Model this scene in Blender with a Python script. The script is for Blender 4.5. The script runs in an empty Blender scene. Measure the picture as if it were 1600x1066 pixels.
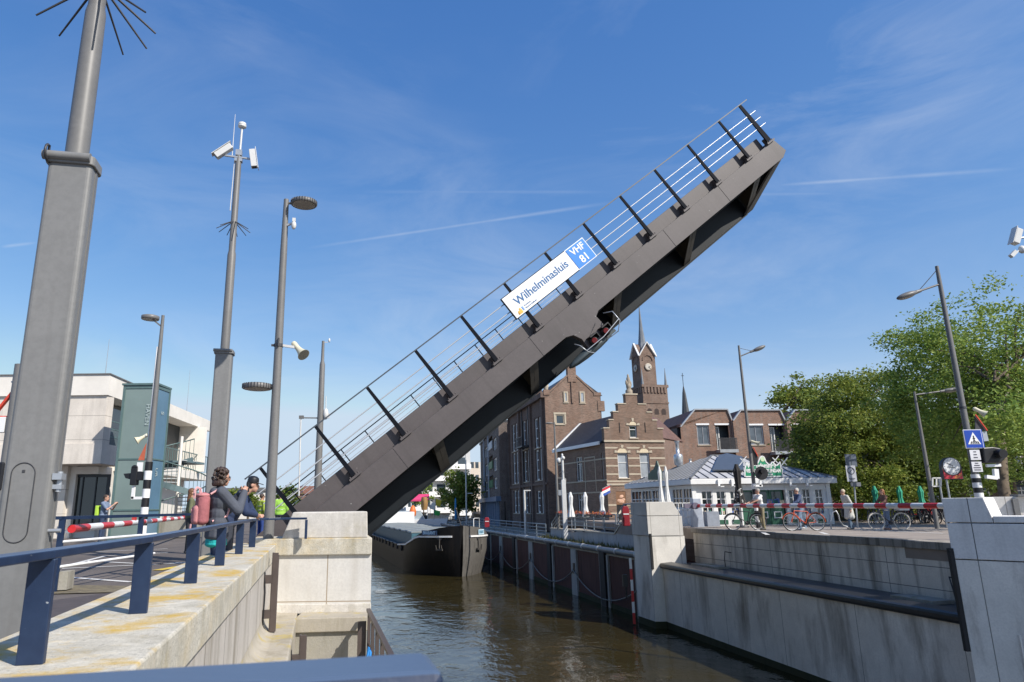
import bpy, bmesh, math, random
from mathutils import Vector, Matrix, Quaternion
random.seed(7)
R = math.radians
SC = bpy.context.scene
COL = SC.collection

# ------------------------------------------------------------------ camera
CZ = 1.17                       # eye height above the road
PITCH, ROLL, FPX, PX, PY = R(13.6), R(0.7), 1067.0, 725.0, 533.0
FWD = Vector((0, math.cos(PITCH), math.sin(PITCH)))
_r0 = Vector((1, 0, 0)); _u0 = Vector((0, -math.sin(PITCH), math.cos(PITCH)))
RGT = _r0*math.cos(ROLL) - _u0*math.sin(ROLL)
UPV = _u0*math.cos(ROLL) + _r0*math.sin(ROLL)
EYE = Vector((0, 0, CZ))
cd = bpy.data.cameras.new('camera'); cam = bpy.data.objects.new('camera', cd); COL.objects.link(cam)
M = Matrix((RGT, UPV, -FWD)).transposed().to_4x4(); M.translation = EYE
cam.matrix_world = M
cd.sensor_width = 36.0; cd.lens = 36.0*FPX/1600.0; cd.shift_x = (800-PX)/1600.0
cd.dof.use_dof = True; cd.dof.focus_distance = 17.0; cd.dof.aperture_fstop = 7.1
cd.clip_start = 0.05; cd.clip_end = 5000
SC.camera = cam

def ray(x, y): return FWD + RGT*((x-PX)/FPX) + UPV*((PY-y)/FPX)
def at(x, y, Y):                 # survey: the point seen at photo pixel (x, y) that lies Y metres ahead
    r = ray(x, y); return EYE + r*(Y/r.y)
def gp(x, y, z=0.0):             # survey: the point seen at photo pixel (x, y) on the level z
    r = ray(x, y); return EYE + r*((z-CZ)/r.z)

# ------------------------------------------------------------------ materials
def nt(name):
    m = bpy.data.materials.new(name); m.use_nodes = True
    t = m.node_tree; b = t.nodes['Principled BSDF']; return m, t, b
def node(t, typ, **kw):
    n = t.nodes.new(typ)
    for k, v in kw.items(): setattr(n, k, v)
    return n
def c4(c): return (c[0], c[1], c[2], 1)
def mixc(t, fac, a, b, mode='MIX'):
    n = node(t, 'ShaderNodeMix', data_type='RGBA', blend_type=mode)
    for sock, val in ((n.inputs[0], fac), (n.inputs[6], a), (n.inputs[7], b)):
        if isinstance(val, (int, float)): sock.default_value = val
        elif isinstance(val, tuple): sock.default_value = c4(val)
        else: t.links.new(val, sock)
    return n.outputs[2]
def ramp(t, fac, stops):
    n = node(t, 'ShaderNodeValToRGB'); e = n.color_ramp.elements
    e[0].position, e[0].color = stops[0][0], c4(stops[0][1]) if isinstance(stops[0][1], tuple) else (stops[0][1],)*3+(1,)
    e[1].position, e[1].color = stops[1][0], c4(stops[1][1]) if isinstance(stops[1][1], tuple) else (stops[1][1],)*3+(1,)
    for p, c in stops[2:]:
        q = e.new(p); q.color = c4(c) if isinstance(c, tuple) else (c, c, c, 1)
    t.links.new(fac, n.inputs[0]); return n.outputs[0]
def noise(t, vec, scale, detail=4, rough=.6, dist=0):
    n = node(t, 'ShaderNodeTexNoise'); n.inputs['Scale'].default_value = scale
    n.inputs['Detail'].default_value = detail; n.inputs['Roughness'].default_value = rough
    n.inputs['Distortion'].default_value = dist
    t.links.new(vec, n.inputs['Vector']); return n.outputs[0]
def coords(t, scale=(1, 1, 1), kind='Object'):
    tc = node(t, 'ShaderNodeTexCoord'); mp = node(t, 'ShaderNodeMapping')
    mp.inputs['Scale'].default_value = scale
    t.links.new(tc.outputs[kind], mp.inputs[0]); return mp.outputs[0]
def bump(t, b, h, strength, dist=.02):
    n = node(t, 'ShaderNodeBump'); n.inputs['Strength'].default_value = strength; n.inputs['Distance'].default_value = dist
    t.links.new(h, n.inputs['Height']); t.links.new(n.outputs[0], b.inputs['Normal'])
def sc(c, k): return tuple(min(1, x*k) for x in c)
MATS = {}
def mat(name, col, rough=.6, metal=0., var=.12, scale=4., bmp=0., spec=.5, bscale=None, coat=0):
    if name in MATS: return MATS[name]
    m, t, b = nt(name); b.inputs['Roughness'].default_value = rough; b.inputs['Metallic'].default_value = metal
    b.inputs['Specular IOR Level'].default_value = spec
    v = coords(t); n = noise(t, v, scale, 5)
    out = mixc(t, ramp(t, n, [(.3, 0.), (.7, 1.)]), sc(col, 1-var), sc(col, 1+var))
    t.links.new(out, b.inputs['Base Color'])
    if bmp: bump(t, b, noise(t, v, bscale or scale*6, 6), bmp)
    if coat: b.inputs['Coat Weight'].default_value = coat
    MATS[name] = m; return m
def concrete(name, col, stain=.5, dark=(.07, .06, .045), moss=None, moss_amt=0., joint=None, jc=(.10, .095, .085), streak_scale=1.4, pits=.25, moss_up=True, speck=0., rough=.9, spots=0.):
    m, t, b = nt(name); b.inputs['Roughness'].default_value = rough; b.inputs['Specular IOR Level'].default_value = .25 if rough > .7 else .45
    v = coords(t)
    base = mixc(t, ramp(t, noise(t, v, 1.3, 6), [(.3, 0.), (.7, 1.)]), sc(col, .86), sc(col, 1.08))
    base = mixc(t, ramp(t, noise(t, v, 22, 4), [(.35, .35), (.6, 0.)]), base, sc(col, .72))
    if speck:
        base = mixc(t, ramp(t, noise(t, v, 48, 3, .7), [(.30, speck), (.44, 0.)]), base, sc(col, .38))
        base = mixc(t, ramp(t, noise(t, v, 5, 8, .75), [(.5, 0.), (.62, speck*.6)]), base, tuple(min(.85, x*1.35) for x in col))
    st = noise(t, coords(t, (streak_scale, streak_scale, .13)), 2.2, 7, .65, .3)
    fac = ramp(t, st, [(.50, 0.), (.74, stain)])
    base = mixc(t, fac, base, dark)
    if moss:
        f2 = ramp(t, noise(t, coords(t, (1, 1, 1)), 1.9, 9, .72, .2), [(.58-.12*moss_amt, 0.), (.72-.08*moss_amt, .9)])
        if moss_up:
            g = node(t, 'ShaderNodeNewGeometry'); sx = node(t, 'ShaderNodeSeparateXYZ'); t.links.new(g.outputs['Normal'], sx.inputs[0])
            mu = node(t, 'ShaderNodeMath', operation='MULTIPLY', use_clamp=True); t.links.new(f2, mu.inputs[0])
            r2 = ramp(t, sx.outputs[2], [(.0, .25), (.6, 1.)]); t.links.new(r2, mu.inputs[1]); f2 = mu.outputs[0]
        base = mixc(t, f2, base, moss)
    if joint:
        br = node(t, 'ShaderNodeTexBrick'); br.offset = 0; br.squash = 1
        for k, val in (('Scale', 1.), ('Mortar Size', .012), ('Mortar Smooth', .3), ('Brick Width', joint[0]), ('Row Height', joint[1])): br.inputs[k].default_value = val
        t.links.new(coords(t, (1, 1, 1), 'UV'), br.inputs['Vector'])
        base = mixc(t, br.outputs['Fac'], base, jc)
    if spots: base = mixc(t, ramp(t, noise(t, v, 9, 3, .5), [(.745, 0.), (.765, spots)]), base, (.45, .45, .43))
    t.links.new(base, b.inputs['Base Color'])
    bump(t, b, noise(t, v, 35, 7, .7), pits, .01)
    MATS[name] = m; return m
def brick(name, col, mortar=(.34, .32, .29), var=.35, bw=.22, bh=.07, ms=.010, rough=.9):
    m, t, b = nt(name); b.inputs['Roughness'].default_value = rough; b.inputs['Specular IOR Level'].default_value = .2
    v = coords(t, (1, 1, 1), 'UV'); o = coords(t)
    br = node(t, 'ShaderNodeTexBrick')
    for k, val in (('Scale', 1.), ('Mortar Size', ms), ('Brick Width', bw), ('Row Height', bh), ('Bias', -.1)): br.inputs[k].default_value = val
    br.inputs['Color1'].default_value = c4(sc(col, 1-var)); br.inputs['Color2'].default_value = c4(sc(col, 1+var)); br.inputs['Mortar'].default_value = c4(mortar)
    t.links.new(v, br.inputs['Vector'])
    out = mixc(t, ramp(t, noise(t, o, .9, 6), [(.3, 0.), (.75, .55)]), br.outputs['Color'], sc(col, .55))
    out = mixc(t, ramp(t, noise(t, coords(t, (2, 2, .2)), 1.1, 5), [(.5, 0.), (.8, .4)]), out, sc(mortar, .8))
    t.links.new(out, b.inputs['Base Color']); bump(t, b, br.outputs['Fac'], -.25, .01)
    MATS[name] = m; return m
def rows(name, col, w, h, ms=.02, dark=.4, var=.25, rough=.7, metal=0):      # tiles / slates / seams by UV
    m, t, b = nt(name); b.inputs['Roughness'].default_value = rough; b.inputs['Metallic'].default_value = metal
    br = node(t, 'ShaderNodeTexBrick')
    for k, val in (('Scale', 1.), ('Mortar Size', ms), ('Brick Width', w), ('Row Height', h)): br.inputs[k].default_value = val
    br.inputs['Color1'].default_value = c4(sc(col, 1-var)); br.inputs['Color2'].default_value = c4(sc(col, 1+var)); br.inputs['Mortar'].default_value = c4(sc(col, dark))
    t.links.new(coords(t, (1, 1, 1), 'UV'), br.inputs['Vector'])
    out = mixc(t, ramp(t, noise(t, coords(t), 1.2, 6), [(.4, 0.), (.75, .6)]), br.outputs['Color'], sc(col, .6))
    t.links.new(out, b.inputs['Base Color']); bump(t, b, br.outputs['Fac'], -.5, .03)
    MATS[name] = m; return m
def glass(name, col=(.02, .028, .035), rough=.04, kv=2.2):
    m, t, b = nt(name); b.inputs['Roughness'].default_value = rough; b.inputs['Specular IOR Level'].default_value = .9
    v = coords(t); out = mixc(t, ramp(t, noise(t, v, .8, 3), [(.35, 0.), (.65, 1.)]), col, sc(col, kv)); t.links.new(out, b.inputs['Base Color'])
    bump(t, b, noise(t, v, 1.2, 2), .06, .05)
    MATS[name] = m; return m
def leafmat(name, dark, light, yellow):
    m, t, b = nt(name); g = node(t, 'ShaderNodeNewGeometry')
    c = ramp(t, g.outputs['Random Per Island'], [(0., dark), (.55, light), (.95, yellow)])
    n = ramp(t, noise(t, coords(t), .55, 3), [(.35, 0.), (.7, .5)])
    c = mixc(t, n, c, sc(yellow, .9))
    b.inputs['Roughness'].default_value = .55; b.inputs['Specular IOR Level'].default_value = .35
    t.links.new(c, b.inputs['Base Color'])
    tr = node(t, 'ShaderNodeBsdfTranslucent'); t.links.new(mixc(t, .5, c, yellow), tr.inputs[0])
    mx = node(t, 'ShaderNodeMixShader'); mx.inputs[0].default_value = .35
    t.links.new(b.outputs[0], mx.inputs[1]); t.links.new(tr.outputs[0], mx.inputs[2])
    t.links.new(mx.outputs[0], t.nodes['Material Output'].inputs[0]); MATS[name] = m; return m

# ------------------------------------------------------------------ mesh builder
class MB:
    def __init__(s): s.v = []; s.f = []; s.m = []; s.sm = []
    def add(s, vs, fs, m=0, smooth=False):
        o = len(s.v); s.v += [Vector(p) for p in vs]
        for f in fs: s.f.append([o+i for i in f]); s.m.append(m); s.sm.append(smooth)
        return s
    def hexa(s, p, m=0): return s.add(p, [(0,3,2,1),(4,5,6,7),(0,1,5,4),(1,2,6,5),(2,3,7,6),(3,0,4,7)], m)
    def box(s, c, d, rz=0, m=0, rot=None):
        hx, hy, hz = d[0]/2, d[1]/2, d[2]/2; q = rot if rot else Matrix.Rotation(rz, 3, 'Z'); c = Vector(c)
        return s.hexa([c+q @ Vector(p) for p in ((-hx,-hy,-hz),(hx,-hy,-hz),(hx,hy,-hz),(-hx,hy,-hz),(-hx,-hy,hz),(hx,-hy,hz),(hx,hy,hz),(-hx,hy,hz))], m)
    def prism(s, pts, vec, m=0):
        n = len(pts); pts = [Vector(p) for p in pts]; vec = Vector(vec)
        fs = [tuple(range(n))[::-1], tuple(range(n, 2*n))]+[(i, (i+1) % n, n+(i+1) % n, n+i) for i in range(n)]
        return s.add(pts+[p+vec for p in pts], fs, m)
    def bar(s, a, b, w, h, up=(0, 0, 1), m=0):
        a, b = Vector(a), Vector(b); d = (b-a).normalized(); u = Vector(up); x = d.cross(u)
        if x.length < 1e-4: x = d.cross(Vector((1, 0, 0)))
        x.normalize(); z = x.cross(d).normalized(); x *= w/2; z *= h/2
        return s.hexa([a-x-z, a+x-z, b+x-z, b-x-z, a-x+z, a+x+z, b+x+z, b-x+z], m)
    def tube(s, a, b, r0, r1=None, n=10, m=0, caps=True):
        a, b = Vector(a), Vector(b); r1 = r0 if r1 is None else r1; d = (b-a).normalized()
        x = d.orthogonal().normalized(); y = d.cross(x)
        vs = []
        for c, r in ((a, r0), (b, r1)):
            for i in range(n):
                t = 2*math.pi*i/n; vs.append(c+(x*math.cos(t)+y*math.sin(t))*r)
        s.add(vs, [(i, (i+1) % n, n+(i+1) % n, n+i) for i in range(n)], m, True)
        if caps: s.add(vs[:n], [tuple(range(n))[::-1]], m); s.add(vs[n:], [tuple(range(n))], m)
        return s
    def path(s, pts, r, n=8, m=0, closed=False, r_end=None):
        pts = [Vector(p) for p in pts]; L = len(pts); vs = []; x = None
        for i, p in enumerate(pts):
            if closed: d = pts[(i+1) % L]-pts[i-1]
            else: d = pts[min(i+1, L-1)]-pts[max(i-1, 0)]
            d.normalize()
            x = d.orthogonal().normalized() if x is None else (x-d*x.dot(d)).normalized()
            y = d.cross(x); rr = r if r_end is None else r+(r_end-r)*i/(L-1)
            for k in range(n):
                t = 2*math.pi*k/n; vs.append(p+(x*math.cos(t)+y*math.sin(t))*rr)
        fs = []
        for i in range(L if closed else L-1):
            j = (i+1) % L
            for k in range(n): fs.append((i*n+k, i*n+(k+1) % n, j*n+(k+1) % n, j*n+k))
        s.add(vs, fs, m, True)
        if not closed: s.add(vs[:n], [tuple(range(n))[::-1]], m); s.add(vs[-n:], [tuple(range(n))], m)
        return s
    def lathe(s, prof, base, axis=(0, 0, 1), n=16, m=0, smooth=True):
        base = Vector(base); d = Vector(axis).normalized(); x = d.orthogonal().normalized(); y = d.cross(x); vs = []
        for r, h in prof:
            for k in range(n):
                t = 2*math.pi*k/n; vs.append(base+d*h+(x*math.cos(t)+y*math.sin(t))*max(r, 1e-4))
        fs = [(i*n+k, i*n+(k+1) % n, (i+1)*n+(k+1) % n, (i+1)*n+k) for i in range(len(prof)-1) for k in range(n)]
        s.add(vs, fs, m, smooth)
        s.add(vs[:n], [tuple(range(n))[::-1]], m); s.add(vs[-n:], [tuple(range(n))], m); return s
    def ell(s, c, r, q=None, nu=14, nv=9, m=0):
        c = Vector(c); q = q or Matrix.Identity(3); vs = []
        for j in range(nv+1):
            a = math.pi*j/nv
            for i in range(nu):
                b = 2*math.pi*i/nu
                vs.append(c+q @ Vector((r[0]*math.sin(a)*math.cos(b), r[1]*math.sin(a)*math.sin(b), r[2]*math.cos(a))))
        fs = [(j*nu+i, (j+1)*nu+i, (j+1)*nu+(i+1) % nu, j*nu+(i+1) % nu) for j in range(nv) for i in range(nu)]
        return s.add(vs, fs, m, True)
    def cap(s, a, b, r0, r1=None):
        r1 = r0 if r1 is None else r1
        s.tube(a, b, r0, r1, 10); s.ell(a, (r0,)*3, nu=10, nv=6); s.ell(b, (r1,)*3, nu=10, nv=6); return s
    def quad(s, a, b, c, d, m=0): return s.add([a, b, c, d], [(0, 1, 2, 3)], m)

ROOT = {}
def finish(me, mb, mats, recalc):
    me.from_pydata([tuple(p) for p in mb.v], [], mb.f)
    for mm in (mats if isinstance(mats, (list, tuple)) else [mats]): me.materials.append(mm)
    me.polygons.foreach_set('material_index', mb.m); me.polygons.foreach_set('use_smooth', mb.sm)
    if recalc:
        b = bmesh.new(); b.from_mesh(me)
        bmesh.ops.remove_doubles(b, verts=[v for v in b.verts if False], dist=1e-5)
        bmesh.ops.recalc_face_normals(b, faces=b.faces[:]); b.to_mesh(me); b.free()
    uv = me.uv_layers.new(name='UVMap'); Z = Vector((0, 0, 1))
    co = [v.co for v in me.vertices]; data = [0.0]*(2*len(me.loops))
    for p in me.polygons:
        n = p.normal
        t = Z.cross(n)
        if t.length < .15: t = Vector((1, 0, 0)); bt = Vector((0, 1, 0))
        else: t.normalize(); bt = n.cross(t)
        for li in p.loop_indices:
            c = co[me.loops[li].vertex_index]; data[2*li] = c.dot(t); data[2*li+1] = c.dot(bt)
    uv.data.foreach_set('uv', data)
def thing(name, label, cat, loc=(0, 0, 0), rz=0., group=None, mtx=None):
    o = bpy.data.objects.new(name, None); COL.objects.link(o); o.empty_display_size = .2
    mm = mtx if mtx is not None else Matrix.Translation(Vector(loc)) @ Matrix.Rotation(rz, 4, 'Z')
    o.matrix_world = mm; ROOT[o.name] = mm
    o['label'] = label; o['category'] = cat
    if group: o['group'] = group
    return o
def part(name, mb, mats, parent, world=False, label=None, bevel=0., remesh=0., smooth_it=0, recalc=True, disp=0):
    if world:
        inv = ROOT[parent.name].inverted(); mb.v = [inv @ p for p in mb.v]
    me = bpy.data.meshes.new(name); finish(me, mb, mats, recalc)
    o = bpy.data.objects.new(name, me); COL.objects.link(o); o.parent = parent; ROOT[o.name] = ROOT[parent.name]
    if label: o['label'] = label
    mods(o, bevel, remesh, smooth_it); return o
def mods(o, bevel, remesh, smooth_it):
    if bevel:
        b = o.modifiers.new('Bevel', 'BEVEL'); b.width = bevel; b.segments = 2; b.limit_method = 'ANGLE'; b.angle_limit = R(40); b.harden_normals = False
    if remesh:
        r = o.modifiers.new('Remesh', 'REMESH'); r.mode = 'VOXEL'; r.voxel_size = remesh; r.use_smooth_shade = True
        if smooth_it:
            q = o.modifiers.new('Smooth', 'SMOOTH'); q.factor = .5; q.iterations = smooth_it
def single(name, label, cat, mb, mats, loc=None, group=None, kind=None, bevel=0., recalc=True):
    if loc is None:
        n = len(mb.v); loc = sum(mb.v, Vector())/n; loc.z = min(p.z for p in mb.v)
    loc = Vector(loc); mb.v = [p-loc for p in mb.v]
    me = bpy.data.meshes.new(name); finish(me, mb, mats, recalc)
    o = bpy.data.objects.new(name, me); COL.objects.link(o); o.location = loc; ROOT[o.name] = Matrix.Translation(loc)
    if kind: o['kind'] = kind
    else: o['label'] = label; o['category'] = cat
    if kind and label: o['label'] = label
    if group: o['group'] = group
    mods(o, bevel, 0, 0); return o
def struct(name, mb, mats): return single(name, None, None, mb, mats, kind='structure')
def copy_tree(o, parent=None):
    c = o.copy(); COL.objects.link(c); c.parent = parent
    for ch in list(o.children): copy_tree(ch, c)
    return c
def dup(o, loc, rz=0., label=None, scale=1.):
    c = copy_tree(o); c.matrix_world = Matrix.Translation(Vector(loc)) @ Matrix.Rotation(rz, 4, 'Z') @ Matrix.Scale(scale, 4)
    if label: c['label'] = label
    return c
def text(s, size, m, parent, mtx, world=True, ext=.0018, sx=1., name='lettering', align='CENTER', bold=0.):
    cu = bpy.data.curves.new('t', 'FONT'); cu.body = s; cu.size = size; cu.align_x = align; cu.align_y = 'CENTER'; cu.extrude = ext; cu.offset = bold
    to = bpy.data.objects.new('t', cu); COL.objects.link(to)
    bpy.context.view_layer.update()
    me = bpy.data.meshes.new_from_object(to.evaluated_get(bpy.context.evaluated_depsgraph_get()))
    bpy.data.objects.remove(to); me.materials.clear(); me.materials.append(m)
    mm = mtx @ Matrix.Diagonal((sx, 1, 1, 1))
    if world: mm = ROOT[parent.name].inverted() @ mm
    me.transform(mm); me.name = name
    o = bpy.data.objects.new(name, me); COL.objects.link(o); o.parent = parent; ROOT[o.name] = ROOT[parent.name]; return o
def frame_mtx(o, x, y):          # text / sign frame: x = reading direction, y = up
    x = Vector(x).normalized(); y = Vector(y); z = x.cross(y).normalized(); y = z.cross(x)
    mm = Matrix((x, y, z)).transposed().to_4x4(); mm.translation = Vector(o); return mm

# common materials
M_white = mat('white_paint', (.80, .80, .79), .45, var=.05)
M_black = mat('black_paint', (.012, .012, .014), .45, var=.2)
M_grey = concrete('grey_pole_paint', (.175, .172, .166), stain=.22, dark=(.10, .095, .09), streak_scale=3, pits=.02, rough=.45)
M_mast = concrete('mast_grey_paint', (.205, .205, .20), stain=.28, dark=(.115, .11, .10), streak_scale=3.2, pits=.02, rough=.5)
def navy():
    m, t, b = nt('navy_paint'); v = coords(t); b.inputs['Roughness'].default_value = .42; b.inputs['Specular IOR Level'].default_value = .4
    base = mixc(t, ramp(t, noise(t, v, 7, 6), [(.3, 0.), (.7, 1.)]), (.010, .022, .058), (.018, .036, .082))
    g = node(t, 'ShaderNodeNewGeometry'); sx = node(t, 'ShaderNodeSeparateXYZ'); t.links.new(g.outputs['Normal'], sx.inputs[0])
    up = ramp(t, sx.outputs[2], [(.6, 0.), (.9, .62)]); base = mixc(t, up, base, (.115, .165, .245))          # upper faces: sky sheen painted in as paler blue, plus wear and dust
    sp = ramp(t, noise(t, v, 26, 3, .5), [(.74, 0.), (.77, .7)]); base = mixc(t, sp, base, (.42, .45, .48))
    t.links.new(base, b.inputs['Base Color']); bump(t, b, noise(t, v, 40, 4), .06, .01); MATS['navy_paint'] = m; return m
M_navy = navy()
M_galv = mat('galvanised_steel', (.42, .44, .46), .4, .55, var=.12)
M_steel = mat('dark_steel', (.06, .06, .065), .5, .3, var=.2)
M_rubber = mat('black_rubber', (.015, .015, .017), .7, var=.25)
M_red = mat('red_paint', (.55, .03, .03), .45, var=.1)
M_glass = glass('window_glass')
M_wframe = mat('window_frame_white', (.72, .71, .68), .5, var=.05)
# ------------------------------------------------------------------ sky, sun
SUN_AZ, SUN_EL = R(130), R(42)         # from +Y clockwise; elevation
S = Vector((math.sin(SUN_AZ)*math.cos(SUN_EL), math.cos(SUN_AZ)*math.cos(SUN_EL), math.sin(SUN_EL)))
ld = bpy.data.lights.new('sun', 'SUN'); ld.energy = 4.3; ld.angle = R(.53); ld.color = (1, .94, .86)
lo = bpy.data.objects.new('sun', ld); COL.objects.link(lo); lo.rotation_mode = 'QUATERNION'; lo.rotation_quaternion = S.to_track_quat('Z', 'Y'); lo.location = (20, -20, 40)
w = bpy.data.worlds.new('World'); SC.world = w; w.use_nodes = True
t = w.node_tree; bg = t.nodes['Background']
sky = node(t, 'ShaderNodeTexSky', sky_type='NISHITA', sun_disc=False)
sky.sun_elevation = SUN_EL; sky.sun_rotation = SUN_AZ; sky.altitude = 0; sky.air_density = 1.0; sky.dust_density = .35; sky.ozone_density = 2.2
tc = node(t, 'ShaderNodeTexCoord'); D = tc.outputs['Generated']
def wmap(scale, rot=(0, 0, 0)):
    mp = node(t, 'ShaderNodeMapping'); mp.inputs['Scale'].default_value = scale; mp.inputs['Rotation'].default_value = rot
    t.links.new(D, mp.inputs[0]); return mp.outputs[0]
# thin cirrus: stretched fractal noise, patchy
w1 = noise(t, wmap((1.3, 1.3, 4.2), (R(8), R(18), 0)), 2.1, 9, .62, .9)
w2 = noise(t, wmap((1, 1, 2.2)), 1.3, 4, .5, .4)
f1 = ramp(t, w1, [(.42, 0.), (.85, .34)]); f2 = ramp(t, w2, [(.42, 0.), (.66, 1.)])
cm = node(t, 'ShaderNodeMath', operation='MULTIPLY'); t.links.new(f1, cm.inputs[0]); t.links.new(f2, cm.inputs[1])
total = cm.outputs[0]
def vm(op, a, b=None):
    n = node(t, 'ShaderNodeVectorMath', operation=op); t.links.new(a, n.inputs[0])
    if b is not None: n.inputs[1].default_value = b
    return n.outputs['Value'] if op == 'DOT_PRODUCT' else n.outputs[0]
def mth(op, a, b=None, clamp=False):
    n = node(t, 'ShaderNodeMath', operation=op, use_clamp=clamp)
    for i, q in enumerate((a, b)):
        if q is None: continue
        if isinstance(q, (int, float)): n.inputs[i].default_value = q
        else: t.links.new(q, n.inputs[i])
    return n.outputs[0]
nd = vm('NORMALIZE', D); wob = noise(t, wmap((1, 1, 1)), 9, 5, .6)
for (p, q, wid, amp) in (((1195, 291), (1600, 263), .004, .34), ((480, 388), (960, 316), .0035, .30), ((1010, 306), (1330, 302), .004, .16), ((0, 386), (60, 379), .003, .3), ((560, 300), (960, 300), .004, .14)):
    a, b2 = ray(*p).normalized(), ray(*q).normalized(); n_ = a.cross(b2).normalized(); mid = (a+b2).normalized()
    dd = mth('ABSOLUTE', vm('DOT_PRODUCT', nd, n_))
    band = mth('SUBTRACT', 1.0, mth('DIVIDE', dd, wid), True)
    lim = math.cos(a.angle(b2)/2*1.02); soft = (1-lim)*.9+1e-5
    ext = mth('DIVIDE', mth('SUBTRACT', vm('DOT_PRODUCT', nd, mid), lim), soft, True)
    k = mth('MULTIPLY', mth('MULTIPLY', band, ext), mth('MULTIPLY', ramp(t, wob, [(.3, .35), (.65, 1.)]), amp))
    total = mth('MAXIMUM', total, k)
hs = node(t, 'ShaderNodeHueSaturation'); hs.inputs['Saturation'].default_value = 1.32; hs.inputs['Value'].default_value = 1.0
t.links.new(sky.outputs[0], hs.inputs['Color'])
sr = node(t, 'ShaderNodeSeparateColor'); cr_ = node(t, 'ShaderNodeCombineColor'); t.links.new(hs.outputs[0], sr.inputs[0])
for i, (g_, k_) in enumerate(((.89, 1.33), (.85, 1.09), (.60, 1.62))):      # the photograph's blue: softer towards the horizon
    ch_ = mth('MULTIPLY', mth('POWER', sr.outputs[i], g_), k_)
    if i == 1: grn = ch_
    if i == 2: ch_ = mth('MAXIMUM', ch_, mth('MULTIPLY', grn, 1.2))
    t.links.new(mth('MINIMUM', ch_, (3.2, 3.95, 4.75)[i]), cr_.inputs[i])
skyc = mixc(t, total, cr_.outputs[0], (4.4, 4.7, 5.1))
t.links.new(skyc, bg.inputs[0]); bg.inputs[1].default_value = .135
SC.view_settings.view_transform = 'Standard'; SC.view_settings.look = 'None'; SC.view_settings.gamma = 1; SC.view_settings.exposure = .45
SC.render.film_transparent = False
try:
    SC.cycles.max_bounces = 8; SC.cycles.diffuse_bounces = 3; SC.cycles.glossy_bounces = 3; SC.cycles.transmission_bounces = 4
    SC.cycles.use_denoising = True
except Exception: pass
# ------------------------------------------------------------------ raised bridge leaf
AZ, EL = R(14.4), R(39.1)
_h = Vector((math.cos(AZ), math.sin(AZ), 0)); LU = _h*math.cos(EL)+Vector((0, 0, math.sin(EL)))
LN = -_h*math.sin(EL)+Vector((0, 0, math.cos(EL))); LW = Vector((-math.sin(AZ), math.cos(AZ), 0))
LO = EYE+Vector((-2.64, 16.08, .756))
LM = Matrix((LU, LW, LN)).transposed().to_4x4(); LM.translation = LO       # local x = along leaf, y = across, z = deck normal
M_leaf = concrete('leaf_brown_paint', (.084, .072, .072), stain=.5, dark=(.048, .041, .040), streak_scale=1.5, pits=.03, rough=.5, spots=.5)
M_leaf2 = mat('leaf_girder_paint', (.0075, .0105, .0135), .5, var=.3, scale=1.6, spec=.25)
M_flange = mat('leaf_bracket_paint', (.060, .054, .045), .6, var=.25, scale=3)
M_post = mat('rail_dark_paint', (.005, .0065, .011), .7, var=.2, spec=.10)
M_tube = mat('stainless_tube', (.50, .51, .52), .35, .3, var=.05)
M_signw = mat('sign_white', (.82, .82, .81), .4, var=.02)
M_signb = mat('sign_blue', (.012, .20, .68), .4, var=.04)
M_letter = mat('sign_letter_blue', (.02, .12, .30), .5, var=.03)
leaf = thing('bascule_bridge', 'raised dark brown bascule bridge leaf with railing and lock name sign', 'bridge', mtx=LM)
WID = 15.4; U0 = -3.0; UE = 15.85; SP = 1.495
deck = MB().box(((U0+UE)/2, WID/2+.1, -.10), (UE-U0, WID-.2, .2)); part('deck', deck, M_leaf, leaf)
part('kerb_plate', MB().box(((U0+UE)/2, .06, .02), (UE-U0, .14, .46)), M_leaf, leaf, bevel=.01)
# proud lower edge plate with the downward tab that carries the signal lights
zt, zb = -.12, -.72
pts = [(U0, 0, zt), (16.2, 0, zt), (16.32, 0, -.60), (16.05, 0, zb), (7.66, 0, zb), (7.50, 0, -.80), (7.52, 0, -1.06), (7.40, 0, -1.42), (6.72, 0, -1.42), (6.74, 0, -1.02), (6.62, 0, -.80), (6.42, 0, zb), (U0, 0, zb)]
part('edge_plate', MB().prism([(a, -.16, c) for a, b, c in pts], (0, .18, 0)), M_leaf, leaf, bevel=.008)
sb = MB()
for u in (1.1, 5.6, 10.9, 13.4): sb.box((u, -.162, -.42), (.02, .012, .58))
sb.box(((U0+UE)/2, -.012, -.235), (UE-U0, .01, .01)); part('weld_seam', sb, M_leaf, leaf)
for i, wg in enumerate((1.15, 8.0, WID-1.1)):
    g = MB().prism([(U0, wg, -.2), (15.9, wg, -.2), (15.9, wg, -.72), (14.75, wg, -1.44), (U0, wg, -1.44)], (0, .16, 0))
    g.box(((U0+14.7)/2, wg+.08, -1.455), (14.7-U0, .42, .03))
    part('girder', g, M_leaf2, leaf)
bk = MB()
for u in (2.05, 5.3, 8.55, 11.8, 14.9):
    ue = u+.12
    b = MB().prism([(u, .02, -.2), (u, .02, -.74), (u, 1.14, -1.42), (u, 1.14, -.2)], (.02, 0, 0))
    b.hexa([Vector(p) for p in ((u-.14, .03, -.74), (u+.16, .03, -.74), (u+.16, 1.14, -1.42), (u-.14, 1.14, -1.42), (u-.14, .03, -.71), (u+.16, .03, -.71), (u+.16, 1.14, -1.39), (u-.14, 1.14, -1.39))])
    part('bracket', b, M_flange, leaf)
    part('cross_beam', MB().box((u, 8.0, -.75), (.25, 13.2, 1.0)), M_leaf2, leaf)
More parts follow.
